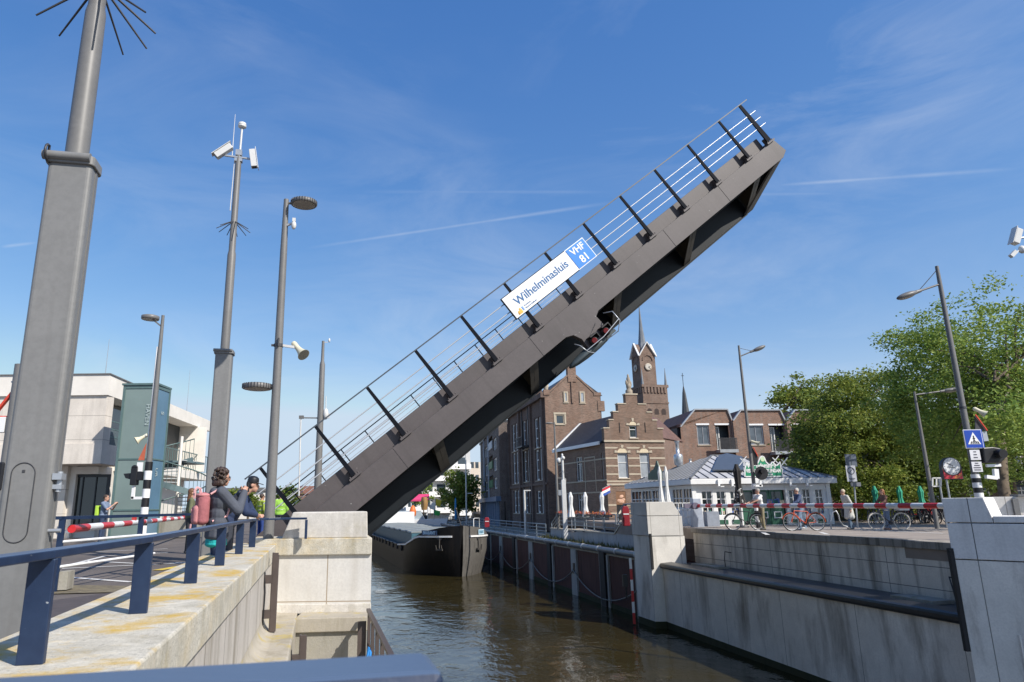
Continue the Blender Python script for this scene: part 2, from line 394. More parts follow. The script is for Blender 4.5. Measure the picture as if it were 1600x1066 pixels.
part('end_plate', MB().hexa([Vector(p) for p in ((15.78, .03, -.74), (16.14, .03, -.74), (15.05, 1.1, -1.46), (14.65, 1.1, -1.46), (15.78, .03, -.68), (16.14, .03, -.68), (15.05, 1.1, -1.40), (14.65, 1.1, -1.40))]).box((15.8, WID/2, -.45), (.06, WID-.4, .5)), M_flange, leaf)
part('end_web', MB().prism([(15.98, .05, -.70), (14.86, 1.1, -1.42), (14.86, 1.1, -.22), (15.75, .05, -.22)], (.02, .02, 0)), M_leaf2, leaf)
st = MB()
for wq in (.35, .7): st.box(((U0+15.6)/2, wq, -.26), (15.6-U0, .03, .12))
st.tube((U0, .55, -.78), (15.2, .55, -.78), .025, n=6); part('stiffener', st, M_leaf2, leaf)
us = [k*SP for k in range(-1, 11)]+[15.99]
for i, u in enumerate(us):
    big = 1.6 if i == len(us)-1 else 1
    p = MB().hexa([Vector(q) for q in ((u-.055*big, -.21, -.05), (u+.055*big, -.21, -.05), (u+.055*big, -.16, -.05), (u-.055*big, -.16, -.05), (u-.035*big, -.19, 1.37), (u+.035*big, -.19, 1.37), (u+.035*big, -.16, 1.37), (u-.035*big, -.16, 1.37))])
    o = part('rail_post', p, M_post, leaf)
    bp = MB().box((u+.02, -.12, -.09), (.34, .22, .05)).box((u-.01, -.09, -.0), (.08, .15, .20))
    for du in (-.1, .06, .12): bp.tube((u+du, -.20, -.07), (u+du, -.20, -.03), .016, n=6)
    part('base_plate', bp, M_leaf, o)
part('handrail', MB().bar((-1.9, -.175, 1.385), (16.35, -.175, 1.385), .045, .03, up=(0, 0, 1)), mat('handrail_grey_blue', (.05, .06, .075), .45, var=.1, spec=.4), leaf)
for h in (.95, .70, .46): part('rail_tube', MB().tube((-1.9, -.175, h), (16.35, -.175, h), .014, n=8), M_tube, leaf)
# far side railing
for k in range(-1, 12):
    u = .45+k*1.37; part('far_rail_post', MB().box((u, WID+.1, .42), (.05, .03, .86)), M_post, leaf)
part('far_handrail', MB().bar((-1.6, WID+.1, .86), (15.9, WID+.1, .86), .05, .05), M_post, leaf)
for h in (.66, .46, .26): part('far_rail_tube', MB().tube((-1.6, WID+.1, h), (15.9, WID+.1, h), .016, n=6), M_tube, leaf)
# name sign
ns = MB().box((6.755, -.26, .77), (2.30, .03, .63)); ns.box((6.755, -.242, .77), (2.36, .012, .67), m=1)
nso = part('name_sign', ns, [M_signw, M_post], leaf, bevel=.004)
text('Wilhelminasluis', .31, M_letter, nso, LM @ frame_mtx((6.80, -.279, .80), (1, 0, 0), (0, 0, 1)), sx=.98, bold=.004)
lg = MB(); lg.box((5.80, -.279, .535), (.13, .006, .10)); lg.box((5.83, -.279, .61), (.05, .006, .04)); lg.box((5.74, -.279, .515), (.04, .006, .05))
part('logo', lg, mat('logo_orange', (.75, .42, .06), .5), nso)
text('Provincie', .062, M_letter, nso, LM @ frame_mtx((5.98, -.278, .60), (1, 0, 0), (0, 0, 1)), align='LEFT', ext=.002)
text('Noord-Holland', .062, M_letter, nso, LM @ frame_mtx((5.98, -.278, .53), (1, 0, 0), (0, 0, 1)), align='LEFT', ext=.002)
lg = MB().box((5.915, -.279, .57), (.045, .006, .11)); part('logo_mark', lg, mat('logo_blue', (.15, .3, .65), .5), nso)
cs = MB().box((8.255, -.26, .77), (.70, .03, .65), m=1); cs.box((8.255, -.279, .77), (.655, .012, .605))
cso = part('channel_sign', cs, [M_signb, M_signw], leaf, bevel=.004)
text('VHF', .26, M_signw, cso, LM @ frame_mtx((8.255, -.289, .92), (1, 0, 0), (0, 0, 1)), bold=.006)
text('81', .30, M_signw, cso, LM @ frame_mtx((8.27, -.289, .62), (1, 0, 0), (0, 0, 1)), bold=.006)
# navigation signal lights below the tab
for i, u in enumerate((6.98, 7.42)):
    l = MB().lathe([(.11, 0), (.13, .03), (.13, .16), (.08, .2)], (u, -.14, -1.26), (-.35, -1, .1), n=14)
    o = part('navigation_light', l, M_black, leaf)
    part('lens', MB().lathe([(.075, 0), (.06, .02)], (u-.075, -.345, -1.24), (-.35, -1, .1), n=12), mat('red_lens', (.16, .010, .010), .3), o)
    part('hood', MB().box((u-.02, -.26, -1.10), (.24, .30, .03)).box((u+.10, -.26, -1.17), (.02, .28, .16)), M_black, o)
part('lamp_tray', MB().ell((6.85, .0, -1.40), (.85, .20, .13)).box((7.1, -.1, -1.40), (1.2, .1, .08)), mat('tray_grey', (.05, .065, .07), .4, var=.2), leaf)
gq = MB()
gq.path([(7.75, -.12, -.86), (7.80, -.45, -.95), (7.78, -.5, -1.25), (7.6, -.4, -1.45), (7.3, -.2, -1.45)], .014, 6)
gq.path([(6.5, -.12, -1.0), (6.45, -.42, -1.1), (6.5, -.46, -1.35), (6.7, -.3, -1.48)], .014, 6)
gq.path([(6.5, -.46, -1.3), (7.1, -.52, -1.3), (7.78, -.5, -1.2)], .012, 6)
part('wire_guard', gq, M_galv, leaf)
part('cable', MB().path([(7.5, -.12, -.8), (7.3, -.16, -.95), (7.05, -.15, -1.05), (6.9, -.16, -1.15)], .012, 6), M_black, leaf)
# ------------------------------------------------------------------ setting: ground, water
ZW = -4.4
def XL(Y): return -.78-.2108*Y            # outer face of the left coping
def XR(Y): return 15.3-.182*Y             # front face of the right quay
def XC(Y): return -1.95-.2108*(Y-14)      # left canal wall beyond the pillar
def sheet(pts, z): return [Vector((x, y, z)) for x, y in pts]
m, t, b = nt('asphalt_road'); v = coords(t)
c = mixc(t, ramp(t, noise(t, v, .35, 5), [(.35, 0.), (.65, 1.)]), (.105, .088, .078), (.16, .135, .118))
c = mixc(t, ramp(t, noise(t, coords(t, (1, .25, 1)), 1.2, 6), [(.5, 0.), (.75, .7)]), c, (.075, .068, .065))
c = mixc(t, ramp(t, noise(t, v, 60, 3), [(.3, .35), (.6, 0.)]), c, (.05, .047, .045))
t.links.new(c, b.inputs['Base Color']); b.inputs['Roughness'].default_value = .85; bump(t, b, noise(t, v, 80, 4), .3, .01); M_asph = m
M_brickroad = rows('brick_paving', (.17, .115, .09), .2, .1, .008, .5, .3, .9)
M_line = mat('road_marking_white', (.62, .61, .58), .7, var=.18, scale=6)
M_yline = mat('road_marking_yellow', (.62, .45, .06), .7, var=.2)
yf = 900
left = [(-1.72-.2108*-6, -6), (-1.72-.2108*14.9, 14.9), (-4.9, 15.4), (-9.2, 32.0), (XC(32), 32.0), (XC(90), 90), (-80, 400), (-200, yf), (-900, yf), (-900, -6)]
struct('road_ground', MB().prism(sheet(left, -.5), (0, 0, .5)), M_asph)
right = [(13.4+.3, 18.9), (XR(34.6)+1.9, 34.6), (XR(37)+1.25, 37), (XR(41.2)+1.2, 41.2), (XR(42.2)+1.25, 42.2), (9.6, 46), (9.0, 60), (6.2, 85), (3.5, 130), (0, 200), (-50, 400), (-150, yf), (900, yf), (900, -6), (22, -6), (16.4, 15.6)]
struct('plaza_ground', MB().prism(sheet(right, -.5), (0, 0, .5)), mat('plaza_paving', (.26, .215, .18), .9, var=.18, scale=1.3, bmp=.15))
# carriageway on the right bank (darker asphalt sheet) with markings
q = [(13.4, 19.0), (10.95, 34.0), (14.5, 35.2), (30, 33.5), (40, 26), (17, 16)]
q = [(14.0, 19.2), (11.2, 33.6), (16, 34.0), (45, 31.5), (45, 20), (17.2, 16.2)]
struct('carriageway', MB().add([Vector((x, y, .004)) for x, y in q], [tuple(range(len(q)))]), mat('worn_carriageway', (.285, .245, .21), .9, var=.22, scale=.7, bmp=.1))
def strip(a, b, wd, z=.008):
    a, b = Vector((a[0], a[1], z)), Vector((b[0], b[1], z)); d = (b-a).normalized(); n = Vector((-d.y, d.x, 0))*wd/2
    return [a-n, b-n, b+n, a+n]
mk = MB()
for (x0, y0), (x1, y1) in (((1095, 823), (1478, 829)), ((1178, 826), (1200, 836)), ((1226, 827), (1290, 829)), ((1282, 832), (1302, 838)), ((1340, 828), (1475, 834)), ((1100, 818.5), (1470, 823))):
    mk.add(strip(gp(x0, y0), gp(x1, y1), .16), [(0, 1, 2, 3)])
struct('road_markings', mk, M_line)
mk = MB()
for (x0, y0), (x1, y1) in (((97, 889), (292, 880)), ((98, 902), (205, 910)), ((98, 886), (165, 869)), ((136, 877), (212, 881)), ((165, 869), (262, 864)), ((210, 885), (290, 879)), ((110, 864), (262, 858))):
    mk.add(strip(gp(x0, y0), gp(x1, y1), .12, .008), [(0, 1, 2, 3)])
struct('road_markings', mk, M_line)
struct('road_markings', MB().add(strip(gp(245, 892), gp(292, 884), .22, .012), [(0, 1, 2, 3)]), M_yline)
# strip of grit and moss beside the left road
m, t, b = nt('grit'); v = coords(t); c = ramp(t, noise(t, v, 6, 7), [(.35, (.10, .085, .06)), (.6, (.19, .16, .10)), (.8, (.14, .15, .04))]); t.links.new(c, b.inputs['Base Color']); b.inputs['Roughness'].default_value = 1; bump(t, b, noise(t, v, 30, 4), .6)
g0, g1, g2, g3 = gp(60, 930), gp(212, 926), gp(212, 917), gp(70, 915)
struct('grit_strip', MB().add([p+Vector((0, 0, .014)) for p in (g0, g1, g2, g3)], [(0, 1, 2, 3)]), m)
# slip-resistant dark band next to the coping
b0 = [gp(-40, 1040), gp(60, 1004), gp(208, 932), gp(212, 922), gp(60, 942), gp(-60, 960)]
struct('pavement_band', MB().add([p+Vector((0, 0, .010)) for p in b0], [tuple(range(6))]), mat('dark_pavement', (.075, .062, .060), .8, var=.2, scale=5, bmp=.1))
# water
m, t, b = nt('canal_water'); v = coords(t, (1, 1, 1)); b.inputs['Roughness'].default_value = .035; b.inputs['IOR'].default_value = 1.33
c = mixc(t, ramp(t, noise(t, v, .10, 3), [(.4, 0.), (.6, 1.)]), (.028, .023, .0085), (.040, .031, .011)); t.links.new(c, b.inputs['Base Color']); b.inputs['Specular IOR Level'].default_value = .62
n1 = noise(t, coords(t, (1, .75, 1)), 1.7, 2, .5, .5); n2 = noise(t, coords(t, (1, .6, 1)), 6.5, 3, .55, .4); n3 = noise(t, v, .18, 3)
pm = ramp(t, n3, [(.40, .22), (.62, 1.)])
ad = node(t, 'ShaderNodeMath', operation='MULTIPLY_ADD'); t.links.new(n2, ad.inputs[0]); ad.inputs[1].default_value = .34; t.links.new(n1, ad.inputs[2])
ml = node(t, 'ShaderNodeMath', operation='MULTIPLY'); t.links.new(ad.outputs[0], ml.inputs[0]); t.links.new(pm, ml.inputs[1])
bump(t, b, ml.outputs[0], .46, .10)
struct('water', MB().quad((-250, -8, ZW), (40, -8, ZW), (40, 600, ZW), (-250, 600, ZW)), m)
# ------------------------------------------------------------------ left bank walls
C_white = concrete('pale_concrete', (.62, .59, .54), stain=.35, dark=(.22, .185, .12), moss=(.30, .25, .06), moss_amt=.25, speck=.5)
C_cope = concrete('coping_concrete', (.56, .525, .44), stain=.5, dark=(.22, .19, .11), moss=(.56, .35, .03), moss_amt=.85, pits=.8, speck=.8)
C_ledge = concrete('ledge_concrete', (.42, .38, .31), stain=.5, dark=(.16, .14, .08), moss=(.45, .34, .05), moss_amt=.5, pits=.5)
C_rough = concrete('weathered_concrete', (.36, .34, .29), stain=.5, dark=(.08, .075, .05), moss=(.2, .19, .07), moss_amt=.4, pits=.9)
C_wall = concrete('streaked_concrete', (.52, .48, .43), stain=.75, dark=(.19, .165, .12), joint=(1.25, 9.), jc=(.12, .10, .08))
cd_ = Vector((-.2063, .9785, 0)); cp = Vector((.9785, .2063, 0))      # along / across the canal
ANG = math.atan2(.2063, .9785)
ZCOP = .5
wl = thing('canal_wall', 'pale concrete canal wall with lichen covered coping under the navy railing', 'wall', (XL(7), 7, -1.7))
ya, yb = -2.5, 14.3
def lx(Y, o, z): return Vector((XL(Y)+o, Y, z))
cop = MB().hexa([lx(ya, -.93, .22), lx(ya, 0, .22), lx(yb, 0, .22), lx(yb, -.93, .22), lx(ya, -.93, ZCOP), lx(ya, 0, ZCOP), lx(yb, 0, ZCOP), lx(yb, -.93, ZCOP)])
part('coping', cop, C_cope, wl, True, bevel=.015)
ww = MB().hexa([lx(ya, -.85, -1.9), lx(ya, -.06, -1.9), lx(yb, -.06, -1.9), lx(yb, -.85, -1.9), lx(ya, -.85, .22), lx(ya, -.06, .22), lx(yb, -.06, .22), lx(yb, -.85, .22)])
part('wall_face', ww, C_wall, wl, True)
led = MB().hexa([lx(ya, -.06, -1.9), lx(ya, .46, -1.9), lx(yb, .46, -1.9), lx(yb, -.06, -1.9), lx(ya, -.06, -.78), lx(ya, .46, -.78), lx(yb, .46, -.78), lx(yb, -.06, -.78)])
part('ledge', led, C_ledge, wl, True, bevel=.03)
fil = []
for i in range(6):
    a = math.pi/2*i/5; fil.append((-.058+.20*(1-math.sin(a)), -.778+.20*(1-math.cos(a))))
fv = [lx(ya, o, z) for o, z in fil]+[lx(yb, o, z) for o, z in fil]
fb = MB().add(fv, [(i, i+1, 7+i, 6+i) for i in range(5)], smooth=True); part('fillet', fb, C_ledge, wl, True)
# pillar beside the bridge
PYF = 14.0
pil = thing('abutment_pillar', 'white concrete abutment pillar with sloped top beside the raised leaf', 'pillar', at(510, 940, PYF))
def pf(x, y, Y=PYF): return at(x, y, Y)
back = cd_*1.25
zt = pf(510, 800).z; zs = pf(510, 841).z; zs2 = pf(510, 867).z; zf = -.80
xa, xb, xc, xd = pf(440, 842).x, pf(458, 800).x, pf(574, 800).x, pf(574.5, 842).x
part('top_block', MB().prism([(xa, PYF, zs), (xd, PYF, zs), (xc, PYF, zt), (xb, PYF, zt)], back), C_white, pil, True, bevel=.02)
part('cap_slab', MB().prism([(pf(424, 842).x-.4, PYF-.06, zs2), (pf(582, 842).x, PYF-.06, zs2), (pf(582, 842).x, PYF-.06, zs), (pf(424, 842).x-.4, PYF-.06, zs)], back+Vector((0, .1, 0))), C_cope, pil, True, bevel=.015)
xr = pf(580, 900).x
part('pillar_shaft', MB().prism([(pf(440, 900).x-.5, PYF, zf), (xr, PYF, zf), (xr, PYF, zs2), (pf(440, 900).x-.5, PYF, zs2)], back), concrete('pillar_concrete', (.66, .64, .60), stain=.22, dark=(.3, .25, .18), joint=(1.05, 3.), jc=(.33, .27, .2)), pil, True)
part('plinth', MB().prism([(pf(440, 900).x-.5, PYF-.035, zf), (xr+.01, PYF-.035, zf), (xr+.01, PYF-.035, zf+.17), (pf(440, 900).x-.5, PYF-.035, zf+.17)], Vector((0, .03, 0))), C_white, pil, True, bevel=.01)
x0 = XL(13)+.38
part('base_slab', MB().prism([(x0, 13.2, -1.02), (xr+.04, 13.35, -1.02), (xr+.04, 13.35, -.775), (x0, 13.2, -.775)], Vector((-.05, .9, 0))), C_ledge, pil, True, bevel=.015)
part('base_block', MB().prism([(x0, 13.27, ZW-.5), (xr, 13.42, ZW-.5), (xr, 13.42, -1.02), (x0, 13.27, -1.02)], Vector((-.2, 1.6, 0))), C_rough, pil, True)
# abutment and left canal wall behind the leaf
ab = MB()
ab.prism([(xr-.02, 15.2, ZW-.5), (XC(32)-.02, 32, ZW-.5), (XC(32)-3.0, 32, ZW-.5), (-3.9, 15.2, ZW-.5)], (0, 0, 2.6))
single('bridge_abutment', 'dark concrete bridge pit wall under the raised leaf', 'wall', ab, C_rough)
ab = MB().prism([(XC(32), 32.05, ZW-.5), (XC(120), 120, ZW-.5), (XC(120)-1, 120, ZW-.5), (XC(32)-1, 32.05, ZW-.5)], (0, 0, 4.95))
single('quay_wall', 'left bank quay wall behind the raised bridge leaf', 'wall', ab, C_rough)
# lower terrace with handrail
tx = lambda Y: -1.80+.2108*(13.2-Y)
struct('terrace_floor', MB().prism([(XL(-2)+.46, -2, ZW-.5), (tx(-2)+.1, -2, ZW-.5), (tx(13.4)+.05, 13.4, ZW-.5), (XL(13.4)+.46, 13.4, ZW-.5)], (0, 0, -1.72-ZW+.5)), C_ledge)
M_brown = mat('brown_steel_paint', (.075, .058, .052), .45, var=.15, scale=5)
hr = thing('handrail', 'brown steel terrace handrail leading to the pillar above the water', 'railing', (tx(10), 10, -1.72))
def hp(Y, z): return Vector((tx(Y), Y, z))
part('top_rail', MB().bar(hp(13.15, -.63), hp(6.2, -.63), .075, .05), M_brown, hr, True, bevel=.006)
for Y in (12.95, 12.1, 11.25, 10.4, 9.5, 8.5, 7.4, 6.3): part('post', MB().box(hp(Y, -1.19), (.05, .12, 1.07), ANG), M_brown, hr, True)
part('panel', MB().box(hp(13.0, -1.25)+Vector((-.12, 0, 0)), (.15, .03, .9), ANG), M_brown, hr, True)
part('lower_rail', MB().bar(hp(13.0, -1.15), hp(6.2, -1.15), .03, .03), M_brown, hr, True)
rp = hp(11.9, -1.3)+Vector((-.05, -.12, 0))
single('blue_rope', 'bright blue rope hanging on the brown handrail', 'rope', MB().path([rp, rp+Vector((.02, 0, .22)), rp+Vector((.0, -.02, .3)), rp+Vector((-.04, -.03, .1)), rp+Vector((.03, -.03, -.1)), rp], .022, 7), mat('blue_rope', (.02, .22, .6), .7))
# steel guide channels on the wall
def channel(label, base, h, out):
    c = thing('guide_rail', label, 'guide rail', base, ANG, group='steel guide rails on the canal wall')
    part('channel', MB().box((.17, 0, h/2), (.09, .03, h)).box((.13, .045, h/2), (.03, .11, h)).box((.21, .06, h/2-.02), (.025, .12, h-.04)), M_brown, c, bevel=.004)
    for z in (h*.22, h*.66): part('bracket', MB().box((.06, .02, z), (.15, .07, .13)), M_brown, c)
    part('cable', MB().path([(.0, .0, h*.8), (.03, -.02, h*.5), (.02, -.02, .1), (.10, .0, -.03), (.2, .02, -.04)], .012, 6), M_black, c)
    return c
bx = gp(424, 960, -.76); channel('brown steel guide rail on the wall face below the coping', Vector((XL(11.75)-.06, 11.75, -.76)), 1.22, 0)
channel('brown steel guide rail on the lower ledge edge', Vector((XL(10.9)+.46, 10.9, -1.65)), .98, 0)
# ------------------------------------------------------------------ navy railing on the coping
rail = thing('railing', 'long navy flat bar railing running along the lichen covered coping', 'railing', (-2.4, 6, ZCOP), group='navy steel railings')
ZR = CZ-.195
RXT = [(-1.2, -1.40), (1.75, -1.77), (3.31, -1.97), (4.82, -2.19), (6.71, -2.58), (8.74, -3.02), (10.89, -3.48), (12.82, -3.86), (13.2, -3.93)]
def rx(Y):
    for (a, va), (b, vb) in zip(RXT, RXT[1:]):
        if a <= Y <= b: return va+(vb-va)*(Y-a)/(b-a)
pts = [Vector((rx(Y), Y, ZR)) for Y in (-1.2, 1.75, 3.31, 4.82, 6.71, 8.74, 10.89, 12.82)]+[Vector((-3.93, 13.3, ZR)), Vector((-3.85, 13.62, ZR)), Vector((-3.62, 13.74, ZR)), Vector((-3.12, 13.80, ZR))]
rl = MB()
for a, b in zip(pts, pts[1:]): rl.bar(a, b+(b-a).normalized()*.004, .105, .04)
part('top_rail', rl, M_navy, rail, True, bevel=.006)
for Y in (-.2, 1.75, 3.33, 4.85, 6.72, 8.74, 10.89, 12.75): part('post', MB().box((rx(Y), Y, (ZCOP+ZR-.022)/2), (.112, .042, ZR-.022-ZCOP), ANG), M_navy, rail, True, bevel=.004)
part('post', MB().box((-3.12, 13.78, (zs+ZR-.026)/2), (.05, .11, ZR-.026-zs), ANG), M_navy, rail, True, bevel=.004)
r2 = thing('railing', 'navy handrail crossing the bottom edge of the view in the near foreground', 'railing', (-.8, .85, ZCOP), group='navy steel railings')
e0, e1 = gp(664, 1030, ZR), gp(-120, 1078, ZR); d_ = (e0-e1).normalized(); n_ = Vector((d_.y, -d_.x, 0)); 
far0 = gp(668, 1017, ZR); e1b = far0-d_*1.45
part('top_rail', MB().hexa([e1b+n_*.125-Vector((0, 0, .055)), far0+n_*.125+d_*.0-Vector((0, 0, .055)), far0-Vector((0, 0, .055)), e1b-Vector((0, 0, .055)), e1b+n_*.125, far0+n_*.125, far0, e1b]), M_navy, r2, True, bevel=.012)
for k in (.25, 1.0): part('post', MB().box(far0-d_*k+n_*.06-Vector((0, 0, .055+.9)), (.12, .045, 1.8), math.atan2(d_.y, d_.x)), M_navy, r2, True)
struct('viewing_platform', MB().prism([(XL(-6), -6, -.98), (.75, -6, -.98), (.55, 1.05, -.98), (XL(1.05), .80, -.98)], (0, 0, .16)), C_ledge)
# second railing across the road
r3 = thing('railing', 'navy railing with white lower tubes beside the near grey mast', 'railing', (-6, 12, 0), group='navy steel railings')
pA = gp(84, 926); pA.z = 0; pB = Vector((-6.0, 15.6, 0))
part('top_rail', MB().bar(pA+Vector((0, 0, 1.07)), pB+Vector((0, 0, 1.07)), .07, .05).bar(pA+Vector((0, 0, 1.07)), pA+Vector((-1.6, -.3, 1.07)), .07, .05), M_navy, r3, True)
for k in (0, .5, 1.): 
    p = pA.lerp(pB, k); part('post', MB().box(p+Vector((0, 0, .525)), (.085, .05, 1.04), ANG), M_navy, r3, True)
for z in (.72, .36): part('tube', MB().tube(pA+Vector((.03, 0, z)), pA.lerp(pB, .62)+Vector((.03, 0, z)), .022, n=8), M_white, r3, True)
part('base_block', MB().box(pA+Vector((.0, .16, .16)), (.26, .3, .26), ANG), C_rough, r3, True)

# ------------------------------------------------------------------ masts and lamp posts, left bank
def spikes(mb, c, r, n, L, down):
    for k in range(n):
        a = 2*math.pi*k/n+.2; d = Vector((math.cos(a), math.sin(a), 0))
        mb.tube(c+d*r, c+d*(r+L)-Vector((0, 0, down)), .013, .009, n=6)
def rrect(w, d, r, n=4):
    o = []
    for cx, cy, a0 in ((w/2-r, d/2-r, 0), (-w/2+r, d/2-r, 90), (-w/2+r, -d/2+r, 180), (w/2-r, -d/2+r, 270)):
        for i in range(n+1):
            a = R(a0+90*i/n); o.append((cx+r*math.cos(a), cy+r*math.sin(a)))
    return o
Y1 = 5.6; base = at(52, 740, Y1); base.z = 0; zc = at(121, 262, Y1).z
ms = thing('camera_mast', 'huge near grey mast with square lower column cut by the left edge', 'mast', base, ANG, group='grey telescopic masts')
part('column', MB().prism([(x, y, 0) for x, y in rrect(.36, .22, .04)], (0, 0, zc)), M_mast, ms)
part('seam', MB().box((.182, .02, zc/2), (.008, .03, zc-.02)), M_grey, ms)
co = MB().prism([(x, y, zc-.02) for x, y in rrect(.40, .27, .05)], (0, 0, .085)); co.tube((-.215, -.13, zc+.04), (.17, -.13, zc+.04), .042, n=12)
part('collar', co, M_mast, ms, bevel=.008)
part('hook', MB().path([(-.17+.0, -.14+.0, zc+.05)]+[(-.17, -.14-.075*math.sin(a), zc+.05+.075*math.cos(a)) for a in [i*.5 for i in range(0, 10)]], .012, 6), M_steel, ms)
hz = at(52, 785, Y1).z
sl = []
for i in range(17): a = math.pi*i/16; sl.append((.085*math.cos(a), .22+.085*math.sin(a)))
for i in range(17): a = math.pi+math.pi*i/16; sl.append((.085*math.cos(a), -.22+.085*math.sin(a)))
part('hatch', MB().path([(x-.03, -.112, hz+z) for x, z in sl], .0045, 5, closed=True).box((-.03, -.112, hz+.24), (.02, .006, .02)), M_steel, ms)
lz = at(95, 745, Y1).z
part('lug', MB().box((.21, -.05, lz), (.07, .1, .05)).box((.21, -.05, lz-.08), (.07, .06, .035)).tube((.215, -.05, lz-.12), (.215, -.05, lz+.04), .022), M_galv, ms); part('bolt', MB().tube((.17, -.05, lz-.42), (.27, -.05, lz-.42), .016), M_galv, ms)
ztop = at(163, -60, Y1).z
part('pole', MB().lathe([(.098, zc+.05), (.094, zc+1.2), (.09, zc+1.62), (.075, zc+1.7), (.073, ztop+.9)], (0, 0.02, 0), n=20), M_grey, ms)
sp_ = MB(); spikes(sp_, Vector((0, .02, at(160, -22, Y1).z)), .07, 11, .46, .36); part('bird_spike', sp_, M_steel, ms)
# second mast
Y2 = 16.5; base = at(333, 800, Y2); base.z = 0; zc = at(345, 553, Y2).z
ms2 = thing('camera_mast', 'slimmer grey mast with two white cameras and a whip aerial behind the woman', 'mast', base, ANG, group='grey telescopic masts')
part('column', MB().prism([(x, y, 0) for x, y in rrect(.40, .32, .05)], (0, 0, zc)), M_mast, ms2)
part('collar', MB().prism([(x, y, zc-.02) for x, y in rrect(.46, .38, .05)], (0, 0, .08)).tube((-.24, -.18, zc+.05), (.2, -.18, zc+.05), .04, n=10), M_mast, ms2)
zt2 = at(370, 240, Y2).z
part('pole', MB().lathe([(.11, zc+.05), (.105, zc+2.6), (.085, zc+2.7), (.078, zt2)], (0, 0, 0), n=16), M_grey, ms2)
sp_ = MB(); spikes(sp_, Vector((0, 0, at(362, 348, Y2).z)), .08, 10, .34, .22); part('bird_spike', sp_, M_steel, ms2)
M_cam = mat('camera_white', (.62, .62, .60), .4, var=.06)
part('head_bracket', MB().box((0, 0, zt2), (.16, .16, .16)).bar((-.35, -.05, zt2-.12), (.38, -.05, zt2-.16), .05, .04).box((0, 0, zt2-.2), (.2, .14, .1)), M_galv, ms2)
for sx, tilt, lab in ((-1, -38, None), (1, 84, None)):
    c = Vector((.38*sx, -.08, zt2-.02 if sx < 0 else zt2-.16)); q = Matrix.Rotation(R(-42 if sx < 0 else 80), 3, 'Y')
    o = part('camera', MB().box(c, (.50, .17, .16), rot=q), M_cam, ms2, bevel=.012)
    part('sunshield', MB().box(c+q @ Vector((0, 0, .095)), (.60, .20, .015), rot=q), M_cam, o)
    part('lens_window', MB().box(c+q @ Vector((-.254 if sx < 0 else .254, 0, 0)), (.006, .12, .11), rot=q), M_black, o)
part('aerial', MB().tube((-.17, 0, zt2-.1), (-.17, 0, at(361, 180, Y2).z), .012, .006, n=6).tube((-.12, .0, at(352, 330, Y2).z), (-.10, 0, zt2-.2), .012, n=6), M_cam, ms2)
zz = at(373, 195, Y2).z
part('weather_sensor', MB().tube((0.02, 0, zt2), (.03, 0, zz-.1), .028, n=8).lathe([(.06, 0), (.11, .03), (.11, .05), (.09, .06), (.11, .08), (.11, .1), (.09, .11), (.10, .14), (.05, .17)], (.03, 0, zz-.1), n=14), M_cam, ms2)

def disc_lamp(parent, c, r, down=(0, 0, -1), h=.09, ribs=True):
    o = part('lamp_head', MB().lathe([(r*.96, -h/2), (r, -h*.3), (r, h*.35), (r*.8, h/2), (.02, h*.62)], c, (0, 0, 1), n=28), M_grey, parent)
    part('diffuser', MB().lathe([(r*.86, -h/2-.004), (r*.80, -h/2-.012)], c, n=24), mat('lamp_diffuser', (.36, .33, .28), .4), o)
    if ribs:
        rb = MB()
        for k in range(30):
            a = 2*math.pi*k/30; rb.box(Vector(c)+Vector((math.cos(a)*r, math.sin(a)*r, 0)), (.016, .016, h*.8), a)
        part('cooling_fin', rb, M_steel, o)
    return o
def horn(parent, c, d, L=.42, r=.13, mount=None):
    d = Vector(d).normalized(); c = Vector(c)
    mb = MB().lathe([(.055, -L*.5), (.062, -L*.42), (.055, -L*.1), (.07, L*.15), (r*.8, L*.42), (r, L*.5)], c, d, n=18)
    o = part('loudspeaker', mb, mat('speaker_cream', (.62, .58, .42), .5, var=.05), parent)
    part('horn_mouth', MB().lathe([(r*.93, L*.505), (.05, L*.47)], c, d, n=16), mat('horn_inside', (.18, .17, .14), .8), o)
    if mount is not None: part('bracket', MB().bar(mount, c-d*L*.12, .05, .05), M_cam, o)
Y3 = 14.1; lb = at(419, 846, Y3); lb.z = ZCOP
lp = thing('street_lamp', 'grey lamp post with two round lamps and a cream horn speaker on the coping', 'street lamp', lb, ANG)
zt3 = at(449, 312, Y3).z-ZCOP
part('pole', MB().lathe([(.105, 0), (.10, 1.4), (.088, 3.2), (.075, zt3-1.2), (.055, zt3)], (0, 0, 0), n=18), M_grey, lp)
inv = ROOT[lp.name].inverted()
c = inv @ at(475, 317.5, Y3); part('lamp_arm', MB().bar((0, 0, c.z+.0), (c.x, c.y, c.z+.0), .05, .035), M_grey, lp); disc_lamp(lp, c, .285)
c = inv @ at(402, 604, Y3); part('lamp_arm', MB().bar((0, 0, c.z), (c.x, c.y, c.z), .05, .035), M_grey, lp); disc_lamp(lp, c, .30, h=.11)
zq = (inv @ at(432, 540, Y3)).z
part('clamp', MB().lathe([(.10, -.03), (.10, .03)], (0, 0, zq), n=16).box((-.1, 0, zq), (.1, .05, .04)).tube((0, -.11, zq-.04), (0, -.11, zq+.14), .02), M_steel, lp)
mo = inv @ at(441, 540, Y3); horn(lp, inv @ at(466.5, 545.5, Y3), (.55, -.55, -.72), .44, .135, mo)
c = inv @ at(459, 352, Y3-.1)
part('dome_camera', MB().bar((0, 0, c.z+.02), (c.x, c.y, c.z+.06), .04, .04).ell(c, (.055, .055, .10)).box(c+Vector((0, 0, .12)), (.07, .07, .08)), M_cam, lp)
